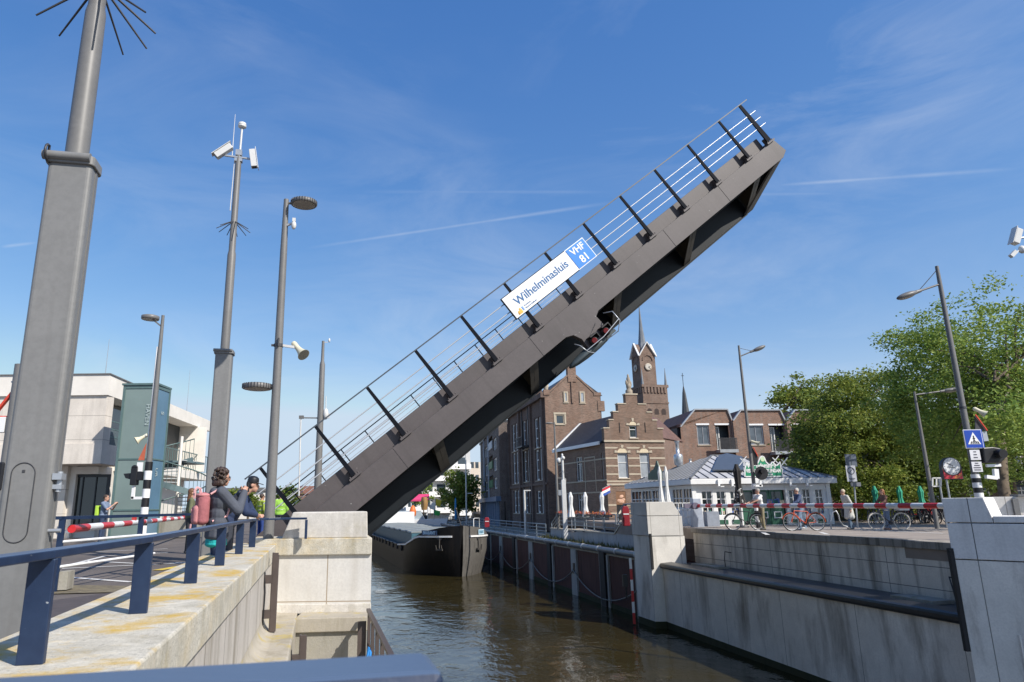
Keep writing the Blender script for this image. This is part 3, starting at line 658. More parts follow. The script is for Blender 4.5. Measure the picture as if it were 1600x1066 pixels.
# small lamp with striped base and traffic signal
def striped(parent, x, y, r, z0, z1, n, first=0):
    mb = MB()
    for k in range(n):
        a, b2 = z0+(z1-z0)*k/n, z0+(z1-z0)*(k+1)/n
        mb.tube((x, y, a), (x, y, b2-.001), r, n=14, m=(k+first) % 2)
    return part('striped_base', mb, [M_black, M_white], parent)
Y4 = 24.; b4 = at(222, 838, Y4); b4.z = 0
l4 = thing('street_lamp', 'thin grey lamp post with black and white base before the green tower', 'street lamp', b4, 0)
z4 = at(252, 493, Y4).z
part('pole', MB().lathe([(.11, 0), (.10, 3), (.08, 6), (.055, z4)], (0, 0, 0), n=14), M_grey, l4); striped(l4, 0, 0, .125, 0.05, at(223, 722, Y4).z, 9)
inv = ROOT[l4.name].inverted(); c = inv @ at(235, 496.5, Y4)
part('lamp_arm', MB().bar((0, 0, c.z-.36), (c.x+.08, c.y, c.z-.06), .05, .05), M_grey, l4); disc_lamp(l4, c, .31, h=.14, ribs=False)
part('cable_conduit', MB().tube((-.1, 0, 3.2), (-.1, 0, (inv @ at(246, 542, Y4)).z), .03, n=8), M_white, l4)
horn(l4, inv @ at(222, 684, Y4), (-.75, -.4, -.55), .42, .15, inv @ at(229, 680, Y4))
zs_ = (inv @ at(226, 705, Y4)).z
part('warning_sign', MB().prism([(-.35, -.1, zs_-.32), (-.14, -.1, zs_-.32), (-.12, -.1, zs_+.26)], (0, .03, 0)), mat('sign_orange', (.5, .12, .06), .5), l4)
part('sub_sign', MB().box((-.26, -.1, zs_-.55), (.2, .03, .32)), M_signw, l4)
ts = thing('traffic_light', 'black traffic signal on white bracket before the green tower', 'traffic light', b4+Vector((0, 0, 0)), 0, group='black traffic signals')
zz = (inv @ at(207, 745, Y4)).z
part('housing', MB().box((-.42, -.05, zz), (.22, .24, .58)).prism([(-.42+.11*math.cos(a), -.17, zz+.29+.1*math.sin(a)) for a in [math.pi*i/8 for i in range(9)]], (0, .24, 0)), M_black, ts, bevel=.02)
part('visor', MB().prism([(-.53, -.1, zz+.12), (-.8, -.1, zz+.10), (-.72, -.1, zz-.05), (-.53, -.1, zz-.1)], (0, .16, 0)).box((-.25, -.05, zz+.02), (.16, .2, .3)), M_black, ts)
part('arm', MB().bar((-.42, -.05, zz-.3), (-.42, -.05, zz-.75), .09, .09, up=(0, 1, 0)).bar((-.46, -.05, zz-.72), (-.0, -.05, zz-.72), .09, .09), M_white, ts)
# hidden signal post behind the near mast
Y5 = 9.; b5 = at(0, 800, Y5); b5.z = 0
l5 = thing('signal_post', 'grey post with red edged warning sign half hidden behind the near mast', 'sign post', b5)
part('pole', MB().tube((0, 0, 0), (0, 0, at(24, 570, Y5).z), .075, n=14), M_grey, l5)
inv = ROOT[l5.name].inverted(); a = inv @ at(-12, 652, Y5); b2 = inv @ at(21, 612, Y5)
part('warning_sign', MB().bar(a, b2, .03, .05, up=(0, 1, 0)).bar(a, inv @ at(14, 652, Y5), .03, .05, up=(0, 1, 0)), mat('sign_red', (.6, .06, .03), .5), l5)
c = inv @ at(4, 664, Y5); part('sub_sign', MB().box(c, (.12, .1, .2)), M_signw, l5)
for y in (597, 620, 654, 677): part('clamp', MB().bar(inv @ at(18, y, Y5), inv @ at(27, y-1, Y5), .02, .02), M_galv, l5)
c = inv @ at(0, 745, Y5); part('signal_head', MB().box(c, (.18, .2, .36)), M_black, l5, bevel=.02)
c = inv @ at(2, 765, Y5); part('bracket', MB().box(c, (.1, .06, .06)), M_white, l5)
# radio / wind mast behind the bridge
Y6 = 30.; b6 = at(495, 800, Y6); b6.z = 0; 
m6 = thing('radio_mast', 'distant thin mast with wind sensor and side aerials behind the bridge railing', 'mast', b6)
inv = ROOT[m6.name].inverted(); P = lambda x, y: inv @ at(x, y, Y6)
part('pole', MB().lathe([(.17, 0), (.15, 3), (.12, P(500, 570).z), (.075, P(501, 564).z), (.06, P(504, 533).z)], (0, 0, 0), n=12), M_grey, m6)
part('wind_sensor', MB().bar((0, 0, P(504, 535).z), P(512, 535), .03, .03).ell(P(514.5, 532), (.05, .05, .10)), M_cam, m6)
part('cross_arm', MB().bar(P(471, 653), P(508, 653.5), .05, .05).box(P(471, 652), (.2, .1, .14)), M_grey, m6)
part('aerial', MB().tube(P(470, 655), P(467, 775), .035, n=6).tube(P(509, 651), P(509.5, 619), .02, n=6).ell(P(509, 647), (.12, .12, .25)).box(P(512, 650), (.16, .1, .2)).tube(P(502, 640), P(501, 770), .03, n=6), M_cam, m6)
# red and white boom
def boom(label, a, b, r0, r1, segs, start=0):
    t_ = thing('barrier_boom', label, 'barrier', a, group='red and white road barrier booms'); a, b = Vector(a), Vector(b); mb = MB()
    for k in range(segs):
        p, q2 = a.lerp(b, k/segs), a.lerp(b, (k+1)/segs-.0005); mb.tube(p, q2, r0+(r1-r0)*k/segs, r0+(r1-r0)*(k+1)/segs, n=12, m=(k+start) % 2)
    part('pole', mb, [mat('boom_red', (.56, .025, .03), .4), mat('boom_white', (.78, .78, .78), .4)], t_, True)
    return t_
B0, B1 = at(112, 826.5, 11.), at(306, 807.5, 33.)
bm = boom('red and white barrier boom closing the road beside the grey mast', B0, B1, .062, .06, 22)
part('end_bracket', MB().box(B0+Vector((-.12, 0, -.04)), (.2, .05, .05), ANG).tube(B0+Vector((-.2, 0, -.08)), B0+Vector((-.2, 0, .04)), .03), M_galv, bm, True)
for k in (.25, .5, .75): part('warning_lamp', MB().box(B0.lerp(B1, k)+Vector((0, 0, .09)), (.07, .1, .07)), mat('lamp_red', (.5, .05, .04), .3), bm, True)
bh = at(306, 812, 33.5); bh.z = 0
part('hinge_cabinet', MB().box(bh+Vector((-.2, .3, .55)), (.5, .5, 1.1)), M_grey, bm, True, bevel=.02)
# ------------------------------------------------------------------ facade helpers
class Facade:
    def __init__(s, P0, P1):
        s.p = Vector((P0[0], P0[1], 0)); q = Vector((P1[0], P1[1], 0)); s.L = (q-s.p).length; s.d = (q-s.p).normalized(); s.n = Vector((s.d.y, -s.d.x, 0))
    def pt(s, u, z, o=0.): return s.p+s.d*u+s.n*o+Vector((0, 0, z))
    def px(s, x, y):
        r = ray(x, y); k = (s.p-EYE).dot(s.n)/r.dot(s.n); q = EYE+r*k; return (q-s.p).dot(s.d), q.z
    def box(s, mb, u0, u1, z0, z1, o0, o1, m=0):
        return mb.hexa([s.pt(u0, z0, o1), s.pt(u1, z0, o1), s.pt(u1, z0, o0), s.pt(u0, z0, o0), s.pt(u0, z1, o1), s.pt(u1, z1, o1), s.pt(u1, z1, o0), s.pt(u0, z1, o0)], m)
    def wall(s, mb, u0, u1, z0, z1, ops=(), depth=.18, m=0):
        us = sorted({u0, u1, *[min(max(v, u0), u1) for o in ops for v in o[:2]]}); zs = sorted({z0, z1, *[min(max(v, z0), z1) for o in ops for v in o[2:4]]})
        for a, b in zip(us, us[1:]):
            for c, d in zip(zs, zs[1:]):
                mu, mz = (a+b)/2, (c+d)/2
                if any(o[0] < mu < o[1] and o[2] < mz < o[3] for o in ops): continue
                mb.quad(s.pt(a, c), s.pt(b, c), s.pt(b, d), s.pt(a, d), m)
        for a, b, c, d in [o[:4] for o in ops]:
            a, b, c, d = max(a, u0), min(b, u1), max(c, z0), min(d, z1)
            if a >= b or c >= d: continue
            if a > u0: mb.quad(s.pt(a, c), s.pt(a, c, -depth), s.pt(a, d, -depth), s.pt(a, d), m)
            if b < u1: mb.quad(s.pt(b, c, -depth), s.pt(b, c), s.pt(b, d), s.pt(b, d, -depth), m)
            if c > z0: mb.quad(s.pt(a, c), s.pt(b, c), s.pt(b, c, -depth), s.pt(a, c, -depth), m)
            if d < z1: mb.quad(s.pt(a, d, -depth), s.pt(b, d, -depth), s.pt(b, d), s.pt(a, d), m)
        return mb
    def window(s, par, u0, u1, z0, z1, depth=.18, nx=1, ny=1, fw=.07, bar=.045, frame=None, pane=None, sill=None, split=None, name='window'):
        f = MB(); o0, o1 = -depth, -depth+.07
        s.box(f, u0, u0+fw, z0, z1, o0, o1); s.box(f, u1-fw, u1, z0, z1, o0, o1); s.box(f, u0+fw, u1-fw, z0, z0+fw, o0, o1); s.box(f, u0+fw, u1-fw, z1-fw, z1, o0, o1)
        for i in range(1, nx):
            u = u0+(u1-u0)*i/nx; s.box(f, u-bar/2, u+bar/2, z0+fw, z1-fw, o0+.006, o1-.006)
        for j in ([split] if split else [k/ny for k in range(1, ny)]):
            z = z0+(z1-z0)*j; s.box(f, u0+fw, u1-fw, z-bar/2, z+bar/2, o0+.012, o1-.012)
        w_ = part(name, f, frame or M_wframe, par, True)
        g = MB(); s.box(g, u0+.01, u1-.01, z0+.01, z1-.01, o0-.04, o0+.02); part('pane', g, pane or M_glass, w_, True)
        if sill:
            q = MB(); s.box(q, u0-.06, u1+.06, z0-.09, z0-.004, .002-depth*.5, .07); part('sill', q, sill, w_, True)
        return w_

# ------------------------------------------------------------------ left office building
C_off = concrete('office_concrete', (.74, .68, .60), stain=.4, dark=(.36, .32, .27), joint=(4.4, 1.05), jc=(.33, .3, .26), pits=.15)
C_off2 = mat('office_white_render', (.76, .72, .65), .85, var=.08, scale=1)
M_dark = mat('dark_cladding', (.035, .042, .048), .5, var=.2)
M_gdark = glass('dark_office_glass', (.008, .012, .012), .05)
M_green = mat('green_steel_paint', (.10, .16, .155), .45, var=.1)
M_gpan = glass('green_glass_panel', (.17, .225, .205), .4, 1.15)
M_gblue = glass('blue_glass_panel', (.10, .19, .27), .2, 1.2)
ob = thing('office_building', 'pale concrete two storey office with flat roof and dark glazing behind the green tower', 'building', (-20, 34, 0))
F = Facade((-46, 30), (-15.86, 30)); G = Facade((-15.86, 30.01), (-17.15, 46))
roofz0, roofz1 = 6.15, 7.07
rf = MB().prism([(-46, 29.9, roofz0), (-15.8, 29.9, roofz0), (-16.05, 33.2, roofz0), (-46, 33.2, roofz0)], (0, 0, roofz1-roofz0)); rf.prism([(-46, 33.2, roofz0+.1), (-16.05, 33.2, roofz0+.1), (-17.1, 46, roofz0+.1), (-46, 46, roofz0+.1)], (0, 0, roofz1-roofz0-.25))
rfo = part('roof', rf, C_off2, ob, True); part('parapet_cap', MB().prism([(-46, 29.85, roofz1), (-15.75, 29.85, roofz1), (-16.0, 33.3, roofz1), (-46, 33.3, roofz1)], (0, 0, .05)), M_grey, rfo, True)
wl_ = MB(); F.box(wl_, 0, F.L, 4.03, roofz0, -.6, 0); part('upper_wall', wl_, C_off, ob, True)
bd = MB().prism([(-46, 29.95, 3.15), (-15.82, 29.95, 3.15), (-15.98, 32.2, 3.15), (-46, 32.2, 3.15)], (0, 0, .88)); part('floor_band', bd, C_off, ob, True)
lw = MB().prism([(-46, 31.6, 0), (-16.6, 31.6, 0), (-18.2, 45, 0), (-46, 45, 0)], (0, 0, 3.15)); part('lower_wall', lw, C_off2, ob, True)
iw = MB().prism([(-46, 31.4, 4.03), (-17.1, 31.4, 4.03), (-18.1, 45, 4.03), (-46, 45, 4.03)], (0, 0, 2.2)); part('inner_wall', iw, M_dark, ob, True)
part('loggia_glass', MB().box((-17.0, 33.2, 5.1), (.08, 3., 2.), R(4.5)), M_gdark, ob, True)
F2 = Facade((-46, 31.55), (-16.6, 31.55))
for (xa_, xb_, ya_, yb_) in ((112, 165, 742, 826),):
    u0, z1 = F2.px(xa_, ya_); u1, z0 = F2.px(xb_, yb_)
    F2.window(ob, u0, u1, max(z0, .25), z1, depth=-.04, nx=3, fw=.12, frame=M_dark, pane=M_gdark, name='glazing')
u0, z1 = F2.px(108, 728); u1, z0 = F2.px(114, 826); q = MB(); F2.box(q, u0, u1, .0, z1, 0, .25); u0, z1 = F2.px(112, 730); u1, z0 = F2.px(158, 741); F2.box(q, u0, u1, z0, z1, .003, .27); part('door_surround', q, C_off2, ob, True)
u0, z1 = F2.px(97, 740); u1, _ = F2.px(108, 800); q = MB(); F2.box(q, u0, u1, 0, 3.14, 0, .5); part('pier', q, C_off, ob, True)
lr = MB()
for z in (4.4, 4.75, 5.1): lr.bar((-15.95, 30.2, z), (-16.05, 32.2, z), .04, .04)
part('balcony_rail', lr, M_green, ob, True)
part('balcony_panel', MB().bar((-15.97, 30.7, 4.35), (-16.06, 32.2, 4.35), .02, .75), mat('smoked_panel', (.10, .13, .14), .2), ob, True)
# rear terrace, canopy wall
part('terrace_slab', MB().prism([(-15.9, 33.0, 3.0), (-17.0, 46, 3.0), (-19, 46, 3.0), (-18, 33.0, 3.0)], (0, 0, .45)), C_off2, ob, True)
part('end_wall', MB().prism([(-18.2, 43.0, 3.46), (-16.4, 43.2, 3.46), (-16.4, 43.2, 6.24), (-18.2, 43.0, 6.24)], (0, .3, 0)), C_off2, ob, True)
for k in range(4):
    part('terrace_window', MB().box((-17.3-.085*(k*2.), 33.6+k*2.05, 5.0), (.1, 1.7, 2.0), R(4.5)), M_gdark, ob, True)
tr = MB(); tr.bar((-15.95, 33, 4.5), (-17.0, 46, 4.5), .05, .05)
for k in range(40): p = Vector((-15.95, 33, 3.45)).lerp(Vector((-17.0, 46, 3.45)), k/39); tr.bar(p, p+Vector((0, 0, 1.05)), .025, .025)
part('terrace_railing', tr, M_green, ob, True)
part('roof_aerial', MB().tube((-16.6, 31, roofz1), (-16.6, 31, roofz1+1.9), .02, .008, n=6).tube((-17.2, 42, roofz1-.2), (-17.2, 42, roofz1+2.6), .02, .008, n=6), M_galv, ob, True)
# glass stair tower
tw = thing('glass_tower', 'green glass and steel stair tower in front of the concrete office', 'tower', (-13.45, 29.3, 0))
T0 = at(183, 700, 28.5).x; T1 = at(237.5, 700, 28.5).x; zT = at(220, 602, 28.5).z
TF = Facade((T0, 28.5), (T1, 28.5)); TG = Facade((T1, 28.5), (T1+.03, 29.75))
fr = MB()
for Fx in (TF, TG):
    for u in (0, Fx.L-.1): Fx.box(fr, u, u+.1, 0, zT, -.1, .015)
    for z in (0, 1.15, 3.2, zT-.14): Fx.box(fr, .1, Fx.L-.1, z, z+.06 if z < zT-.2 else zT, -.1, .008)
part('frame', fr, M_green, tw, True); part('cap', MB().box(((T0+T1)/2, 29.12, zT+.04), (T1-T0+.1, 1.35, .08)), M_green, tw, True)
g = MB(); TF.box(g, .05, TF.L-.05, .05, zT-.05, -.08, -.02); part('green_glazing', g, M_gpan, tw, True)
g = MB(); TG.box(g, .05, TG.L-.05, .05, zT-.05, -.08, -.02); part('blue_glazing', g, M_gblue, tw, True)
part('core', MB().box(((T0+T1)/2-.05, 29.15, zT/2), (T1-T0-.3, 1.0, zT-.1)), M_dark, tw, True)
M_etch = mat('etched_white', (.42, .50, .49), .6)
text('HAVEN', .24, M_etch, tw, frame_mtx(TF.pt(TF.L-.32, (zT+3.4)/2+.2, .012), (0, 0, -1), TF.d), sx=1.15)
text('UR', .26, M_etch, tw, frame_mtx(TG.pt(TG.L*.45, 2.7, .012), (0, 0, -1), TG.d), sx=1.1)
text('S', .34, M_etch, tw, frame_mtx(TG.pt(TG.L*.5, 5.2, .012), (0, 0, -1), TG.d))
# spiral stair
sc0 = at(272, 830, 33.); sc0.z = 0
ss = thing('spiral_staircase', 'grey steel spiral staircase with balusters beside the glass tower', 'staircase', sc0)
rr, Hs, N = 1.42, 3.5, 20
st_ = MB(); bl = MB(); hd = []; lo_ = []
for k in range(N):
    a0 = R(200)-k*R(24); z = (k+1)*Hs/N
    p = [Vector((r_*math.cos(a), r_*math.sin(a), z)) for r_, a in ((.06, a0), (rr, a0), (rr, a0-R(24)), (.06, a0-R(24)))]
    st_.prism([q-Vector((0, 0, .04)) for q in p], (0, 0, .04))
    for j in range(3):
        a = a0-R(8)*j; zz = z+Hs/N*j/3; e = Vector((rr*math.cos(a), rr*math.sin(a), zz)); bl.tube(e, e+Vector((0, 0, 1.0)), .012, n=5); hd.append(e+Vector((0, 0, 1.0))); lo_.append(e-Vector((0, 0, .03)))
part('treads', st_, mat('stair_tread', (.40, .42, .42), .5), ss); part('balusters', bl, M_green, ss); part('handrail', MB().path(hd, .03, 6), M_green, ss)
sg = MB()
for a, b in zip(lo_, lo_[1:]): sg.bar(a, b, .02, .26)
part('stringer', sg, mat('stringer_grey', (.13, .19, .20), .45), ss); part('centre_post', MB().tube((0, 0, 0), (0, 0, Hs+1.1), .07, n=12), C_off2, ss)
part('landing', MB().box((-.9, 1.6, Hs-.05), (2.2, 2.0, .1)), mat('stringer_grey', (.13, .19, .20), .45), ss)
# low things under the stair: planter wall and bench side wall
single('planter_wall', 'low grey garden wall below the spiral staircase', 'wall', MB().box(at(285, 822, 30)+Vector((0, 0, -.1)), (2.2, .3, .7)), C_rough)
# ------------------------------------------------------------------ far background on the left, seen between the posts
def simple_house(label, x0, x1, ytop, yr, Y, wallm, roofm, depth=9, base_z=0, name='house'):
    A, B = at(x0, ytop, Y), at(x1, ytop, Y); zr = at((x0+x1)/2, yr, Y).z
    h_ = thing(name, label, 'house', ((A.x+B.x)/2, Y, base_z)); Fh = Facade((A.x, Y), (B.x, Y)); W_ = Fh.L; zt_ = A.z
    mb = MB(); Fh.box(mb, 0, W_, base_z, zt_, -depth, 0); part('wall', mb, wallm, h_, True)
    n_ = max(2, int(W_/3))
    for i in range(n_):
        u = W_*(i+.5)/n_
        for zz in ([base_z+1., base_z+3.8] if zt_-base_z > 5.5 else [base_z+1.]):
            Fh.window(h_, u-.6, u+.6, zz, zz+1.3, depth=-.03, nx=2)
    if zr > zt_+.2:
        mb = MB().prism([Fh.pt(-.2, zt_, .2), Fh.pt(-.2, zt_, -depth-.2), Fh.pt(-.2, zr, -depth/2)], Fh.d*(W_+.4)); part('roof', mb, roofm, h_, True)
    else:
        mb = MB(); Fh.box(mb, -.2, W_+.2, zt_, zt_+.4, -depth-.2, .3); part('roof', mb, roofm, h_, True)
    return h_
B_red = brick('red_brick', (.26, .115, .075)); B_brown = brick('brown_brick', (.17, .085, .058)); B_dark = brick('dark_brick', (.085, .052, .042)); B_pale = brick('pale_brick', (.42, .33, .25))
R_tile = rows('orange_roof_tiles', (.26, .11, .06), .25, .3); R_slate = rows('dark_slates', (.035, .036, .042), .3, .2, .015, .4, .35, .5)
simple_house('pale flat roofed house far behind the man in the cap', 352, 412, 768, 766, 85, C_off2, M_grey, name='house')
simple_house('red brick house with tiled roof far behind the bridge railing', 458, 505, 772, 758, 95, B_red, R_tile)
simple_house('small white house far behind the near lamp post', 415, 452, 780, 768, 110, C_off2, R_tile)
# ------------------------------------------------------------------ right bank canal wall
C_shade = concrete('canal_concrete', (.80, .765, .70), stain=.75, dark=(.14, .11, .08), joint=(3.6, 30.), jc=(.24, .23, .21), streak_scale=.55)
C_up = concrete('upper_concrete', (.74, .68, .59), stain=.85, dark=(.12, .10, .075), joint=(3.0, .62), jc=(.14, .13, .12), streak_scale=1.)
C_slime = concrete('waterline_concrete', (.05, .055, .03), stain=.6, dark=(.02, .025, .012))
C_pill = concrete('pillar_white', (.66, .635, .59), stain=.2, dark=(.3, .28, .24), joint=(1.35, 3.), jc=(.3, .28, .25))
cw = thing('canal_wall', 'long shaded concrete canal wall with dark fender ledge below the right road', 'wall', (11, 25, ZW))
def rr_(Y, o, z): return Vector((XR(Y)+o, Y, z))
y0, y1 = 16.4, 34.2
ZL = -1.78
lo_w = MB().hexa([rr_(y0, 0, ZW-.6), rr_(y0, 3, ZW-.6), rr_(y1, 3, ZW-.6), rr_(y1, 0, ZW-.6), rr_(y0, 0, ZL), rr_(y0, 3, ZL), rr_(y1, 3, ZL), rr_(y1, 0, ZL)])
part('lower_face', lo_w, C_shade, cw, True)
part('waterline_growth', MB().hexa([rr_(y0, -.02, ZW-.6), rr_(y0, .02, ZW-.6), rr_(y1, .02, ZW-.6), rr_(y1, -.02, ZW-.6), rr_(y0, -.02, ZW+.16), rr_(y0, .02, ZW+.16), rr_(y1, .02, ZW+.30), rr_(y1, -.02, ZW+.30)]), C_slime, cw, True)
yf0 = 17.3
fn = MB().hexa([rr_(yf0, -.14, ZL+.01), rr_(yf0, .55, ZL+.01), rr_(y1, .55, ZL+.01), rr_(y1, -.14, ZL+.01), rr_(yf0, -.14, ZL+.26), rr_(yf0, .5, ZL+.30), rr_(y1, .5, ZL+.30), rr_(y1, -.14, ZL+.24)])
part('fender_ledge', fn, mat('wet_black_fender', (.022, .023, .026), .35, var=.3, scale=8, bmp=.2), cw, True, bevel=.08)
part('ledge_top', MB().hexa([rr_(yf0, .5, ZL), rr_(yf0, 1.92, ZL), rr_(y1, 1.92, ZL), rr_(y1, .5, ZL), rr_(yf0, .5, ZL+.20), rr_(yf0, 1.92, ZL+.22), rr_(y1, 1.92, ZL+.22), rr_(y1, .5, ZL+.20)]), mat('damp_ledge', (.07, .07, .075), .5, var=.3, scale=2, bmp=.2), cw, True)
up = MB(); 
up.hexa([rr_(y0, 1.85, ZL), rr_(y0, 3.2, ZL), rr_(y1, 3.2, ZL), rr_(y1, 1.85, ZL), rr_(y0, 1.85, -.18), rr_(y0, 3.2, -.18), rr_(y1, 3.2, -.18), rr_(y1, 1.85, -.18)])
part('upper_face', up, C_up, cw, True)
ed = MB()
for k in range(5):
    a, b = 34.3-k*3.2, 34.3-(k+1)*3.2-.02
    o = -.02+.028*(k % 2)
    ed.hexa([rr_(b, 1.80+o, -.2), rr_(b, 2.6, -.2), rr_(a, 2.6, -.2), rr_(a, 1.80+o, -.2), rr_(b, 1.80+o, .02+.02*(k % 2)), rr_(b, 2.6, .02), rr_(a, 2.6, .02), rr_(a, 1.80+o, .02+.02*(k % 2))])
part('edge_beam', ed, concrete('edge_beam_dark', (.34, .31, .27), stain=.95, dark=(.035, .033, .03), streak_scale=2.2), cw, True, bevel=.02)
for Y, L in ((31.5, 1.2), (20.3, .9)):
    part('bearing_block', MB().box(rr_(Y, 1.1, ZL+.27), (.7, L*1.6, .10), ANG), C_rough, cw, True)
    part('cable', MB().path([rr_(Y-.5, 1.83, ZL+.85), rr_(Y-.5, 1.55, ZL+.9), rr_(Y-.8, 1.35, ZL+.6), rr_(Y-.9, 1.3, ZL+.3)], .02, 6), M_black, cw, True)
# far pillar
fp = thing('abutment_pillar', 'pale concrete pillar with sloped top at the far end of the right wall', 'pillar', rr_(34, 1, ZW))
Yp = 33.6; X0 = at(1010.5, 800, Yp).x; X1, X1b = at(1051, 787, Yp).x, at(1060, 800, Yp).x+.1; zA = at(1010, 784.5, Yp).z
bk_ = cd_*1.75
part('top_block', MB().prism([(X0, Yp, .62), (X1b, Yp, .62), (X1, Yp, zA), (X0, Yp, zA)], bk_), C_pill, fp, True, bevel=.02)
part('middle_block', MB().prism([(X0, Yp, -.30), (X1b+.05, Yp, -.30), (X1b+.05, Yp, .60), (X0, Yp, .60)], bk_), C_pill, fp, True, bevel=.01)
part('shaft', MB().prism([(X0+.05, Yp+.03, ZW-.5), (X1b+.1, Yp+.03, ZW-.5), (X1b+.1, Yp+.03, -.32), (X0+.05, Yp+.03, -.32)], bk_), C_shade, fp, True)
part('dark_edge_strip', MB().box((X0+.08, Yp-.04, -1.0), (.10, .12, 1.6)), M_rubber, fp, True)  # black strip along the pillar's vertical edge
part('waterline_growth', MB().prism([(X0+.02, Yp-.01, ZW-.4), (X1b, Yp-.01, ZW-.4), (X1b, Yp-.01, ZW+.3), (X0+.02, Yp-.01, ZW+.3)], bk_), C_slime, fp, True)
# near pillar at the right edge
npil = thing('abutment_pillar', 'big near concrete pillar with chamfered parapet cut by the right edge', 'pillar', rr_(17, 0, ZW))
C_near = concrete('near_pillar_concrete', (.78, .765, .74), stain=.25, dark=(.2, .19, .17), joint=(1.05, 9.), jc=(.12, .12, .12))
A_ = Vector((at(1497, 930, 17.2).x, 17.2, 0)); e_ = Vector((.66, -.75, 0)).normalized(); nn = Vector((-e_.y, e_.x, 0))     # e_ along the visible face, nn inward (away from the camera)
if nn.y < 0: nn = -nn
NF = Facade((A_.x, A_.y), (A_.x+e_.x*5, A_.y+e_.y*5))
zt_ = at(1467, 778.5, 17.2).z
z2 = NF.px(1474, 817)[1]; z3 = NF.px(1492, 874)[1]; u1 = NF.px(1536, 779)[0]; u2 = NF.px(1549, 806)[0]; z25 = NF.px(1549, 806)[1]
def npr(mb, prof, depth): return mb.prism([NF.pt(u, z) for u, z in prof], nn*depth)
part('top_block', npr(MB(), [(0, z2+.01), (u2+.01, z2+.01), (u2, z25), (u1, zt_), (0, zt_)], 1.0), C_near, npil, True, bevel=.015)
part('low_block', npr(MB(), [(u2+.02, z2+.01), (4.5, z2+.01), (4.5, z25-.01), (u2+.02, z25-.01)], 1.0), C_near, npil, True, bevel=.015)
sp_u = NF.px(1545, 840)[0]
part('middle_block', npr(MB(), [(.02, z3+.012), (4.5, z3+.012), (4.5, z2-.012), (.02, z2-.012)], 1.0), C_near, npil, True, bevel=.012)
part('shaft', npr(MB(), [(.06, ZW-.6), (4.5, ZW-.6), (4.5, z3-.012), (.06, z3-.012)], 1.4), C_shade, npil, True)
part('back_fill', MB().prism([NF.pt(.1, ZW-.6, -1.02), NF.pt(4.5, ZW-.6, -1.02), NF.pt(4.5, ZW-.6, -4), NF.pt(.5, ZW-.6, -4)], (0, 0, -.02-ZW+.6)), C_shade, npil, True)
part('dark_edge_strip', MB().box(NF.pt(.0, -1.1, .02), (.10, .10, 2.3), 0), M_rubber, npil, True)  # black strip stands in for the shade of the gap beside the pillar
# lit parapet turning away behind the low block
PB0, PB1 = at(1536, 790, 18.6), at(1640, 790, 18.2)
PFc = Facade((PB0.x, 18.6), (PB1.x, 18.1)); zz1 = PFc.px(1560, 776.5)[1]
q = MB(); PFc.box(q, 0, PFc.L, 0, zz1, -.5, 0); part('parapet', q, C_pill, npil, True, bevel=.01)
u, _ = PFc.px(1585, 790); q = MB(); PFc.box(q, u-.06, u+.06, .3, zz1-.05, .02, .14); part('parapet_post', q, M_grey, npil, True)
q = MB(); u, _ = PFc.px(1590, 790); PFc.box(q, u, u+1.5, zz1+.001, zz1+.06, -.4, .16); part('parapet_rail', q, M_grey, npil, True)
# ------------------------------------------------------------------ quay wall with sheet panels, piles, fender pipe, chains
qw = thing('quay_wall', 'dark steel sheet quay wall with pale piles and a grey fender pipe', 'wall', rr_(50, 0, ZW))
M_sheet = concrete('sheet_pile_rust', (.115, .058, .048), stain=.7, dark=(.018, .016, .018), streak_scale=2)
M_pile = concrete('pile_grey', (.40, .39, .36), stain=.6, dark=(.08, .08, .07))
M_pipe = mat('pipe_grey', (.12, .135, .155), .4, var=.25, scale=1)
YQ0, YQ1 = 35.2, 120.
ZQ = -1.32
bodyq = MB().hexa([rr_(YQ0, .06, ZW-.6), rr_(YQ0, 2.5, ZW-.6), rr_(YQ1, 2.5, ZW-.6), rr_(YQ1, .06, ZW-.6), rr_(YQ0, .06, ZQ-.3), rr_(YQ0, 2.5, ZQ-.3), rr_(YQ1, 2.5, ZQ-.3), rr_(YQ1, .06, ZQ-.3)])
part('sheet_panels', bodyq, M_sheet, qw, True)
part('capping_beam', MB().hexa([rr_(YQ0, .0, ZQ-.3), rr_(YQ0, 1.3, ZQ-.3), rr_(YQ1, 1.3, ZQ-.3), rr_(YQ1, .0, ZQ-.3), rr_(YQ0, .0, ZQ), rr_(YQ0, 1.3, ZQ), rr_(YQ1, 1.3, ZQ), rr_(YQ1, .0, ZQ)]), C_rough, qw, True)
part('waterline_growth', MB().hexa([rr_(YQ0, .02, ZW-.6), rr_(YQ0, .08, ZW-.6), rr_(YQ1, .08, ZW-.6), rr_(YQ1, .02, ZW-.6), rr_(YQ0, .02, ZW+.25), rr_(YQ0, .08, ZW+.25), rr_(YQ1, .08, ZW+.25), rr_(YQ1, .02, ZW+.25)]), C_slime, qw, True)
def vbar(mb, Y, w, o, z0, z1, d=.12): mb.box(rr_(Y, o, (z0+z1)/2), (d, w, z1-z0), ANG)
for k in range(14):
    Y = 35.85+5.07*k
    if k % 2 == 0:
        q = MB(); vbar(q, Y, .95 if k else 1.5, .0, ZW-.6, ZQ-.3, .16); part('pile', q, M_pile, qw, True)
        if k: q = MB(); vbar(q, Y-.1, .32, -.08, -3.1, -2.45, .06); part('mooring_recess', q, M_black, qw, True)
    else:
        q = MB(); vbar(q, Y-.55, .22, .0, ZW-.6, ZQ-.3); part('pile', q, M_pile, qw, True)
        q = MB(); vbar(q, Y+.55, .22, .0, ZW-.6, ZQ-.3); part('pile', q, M_pile, qw, True)
        q = MB(); vbar(q, Y, .7, -.04, ZW-.6, ZQ-.1, .24); part('timber_fender', q, M_rubber, qw, True)
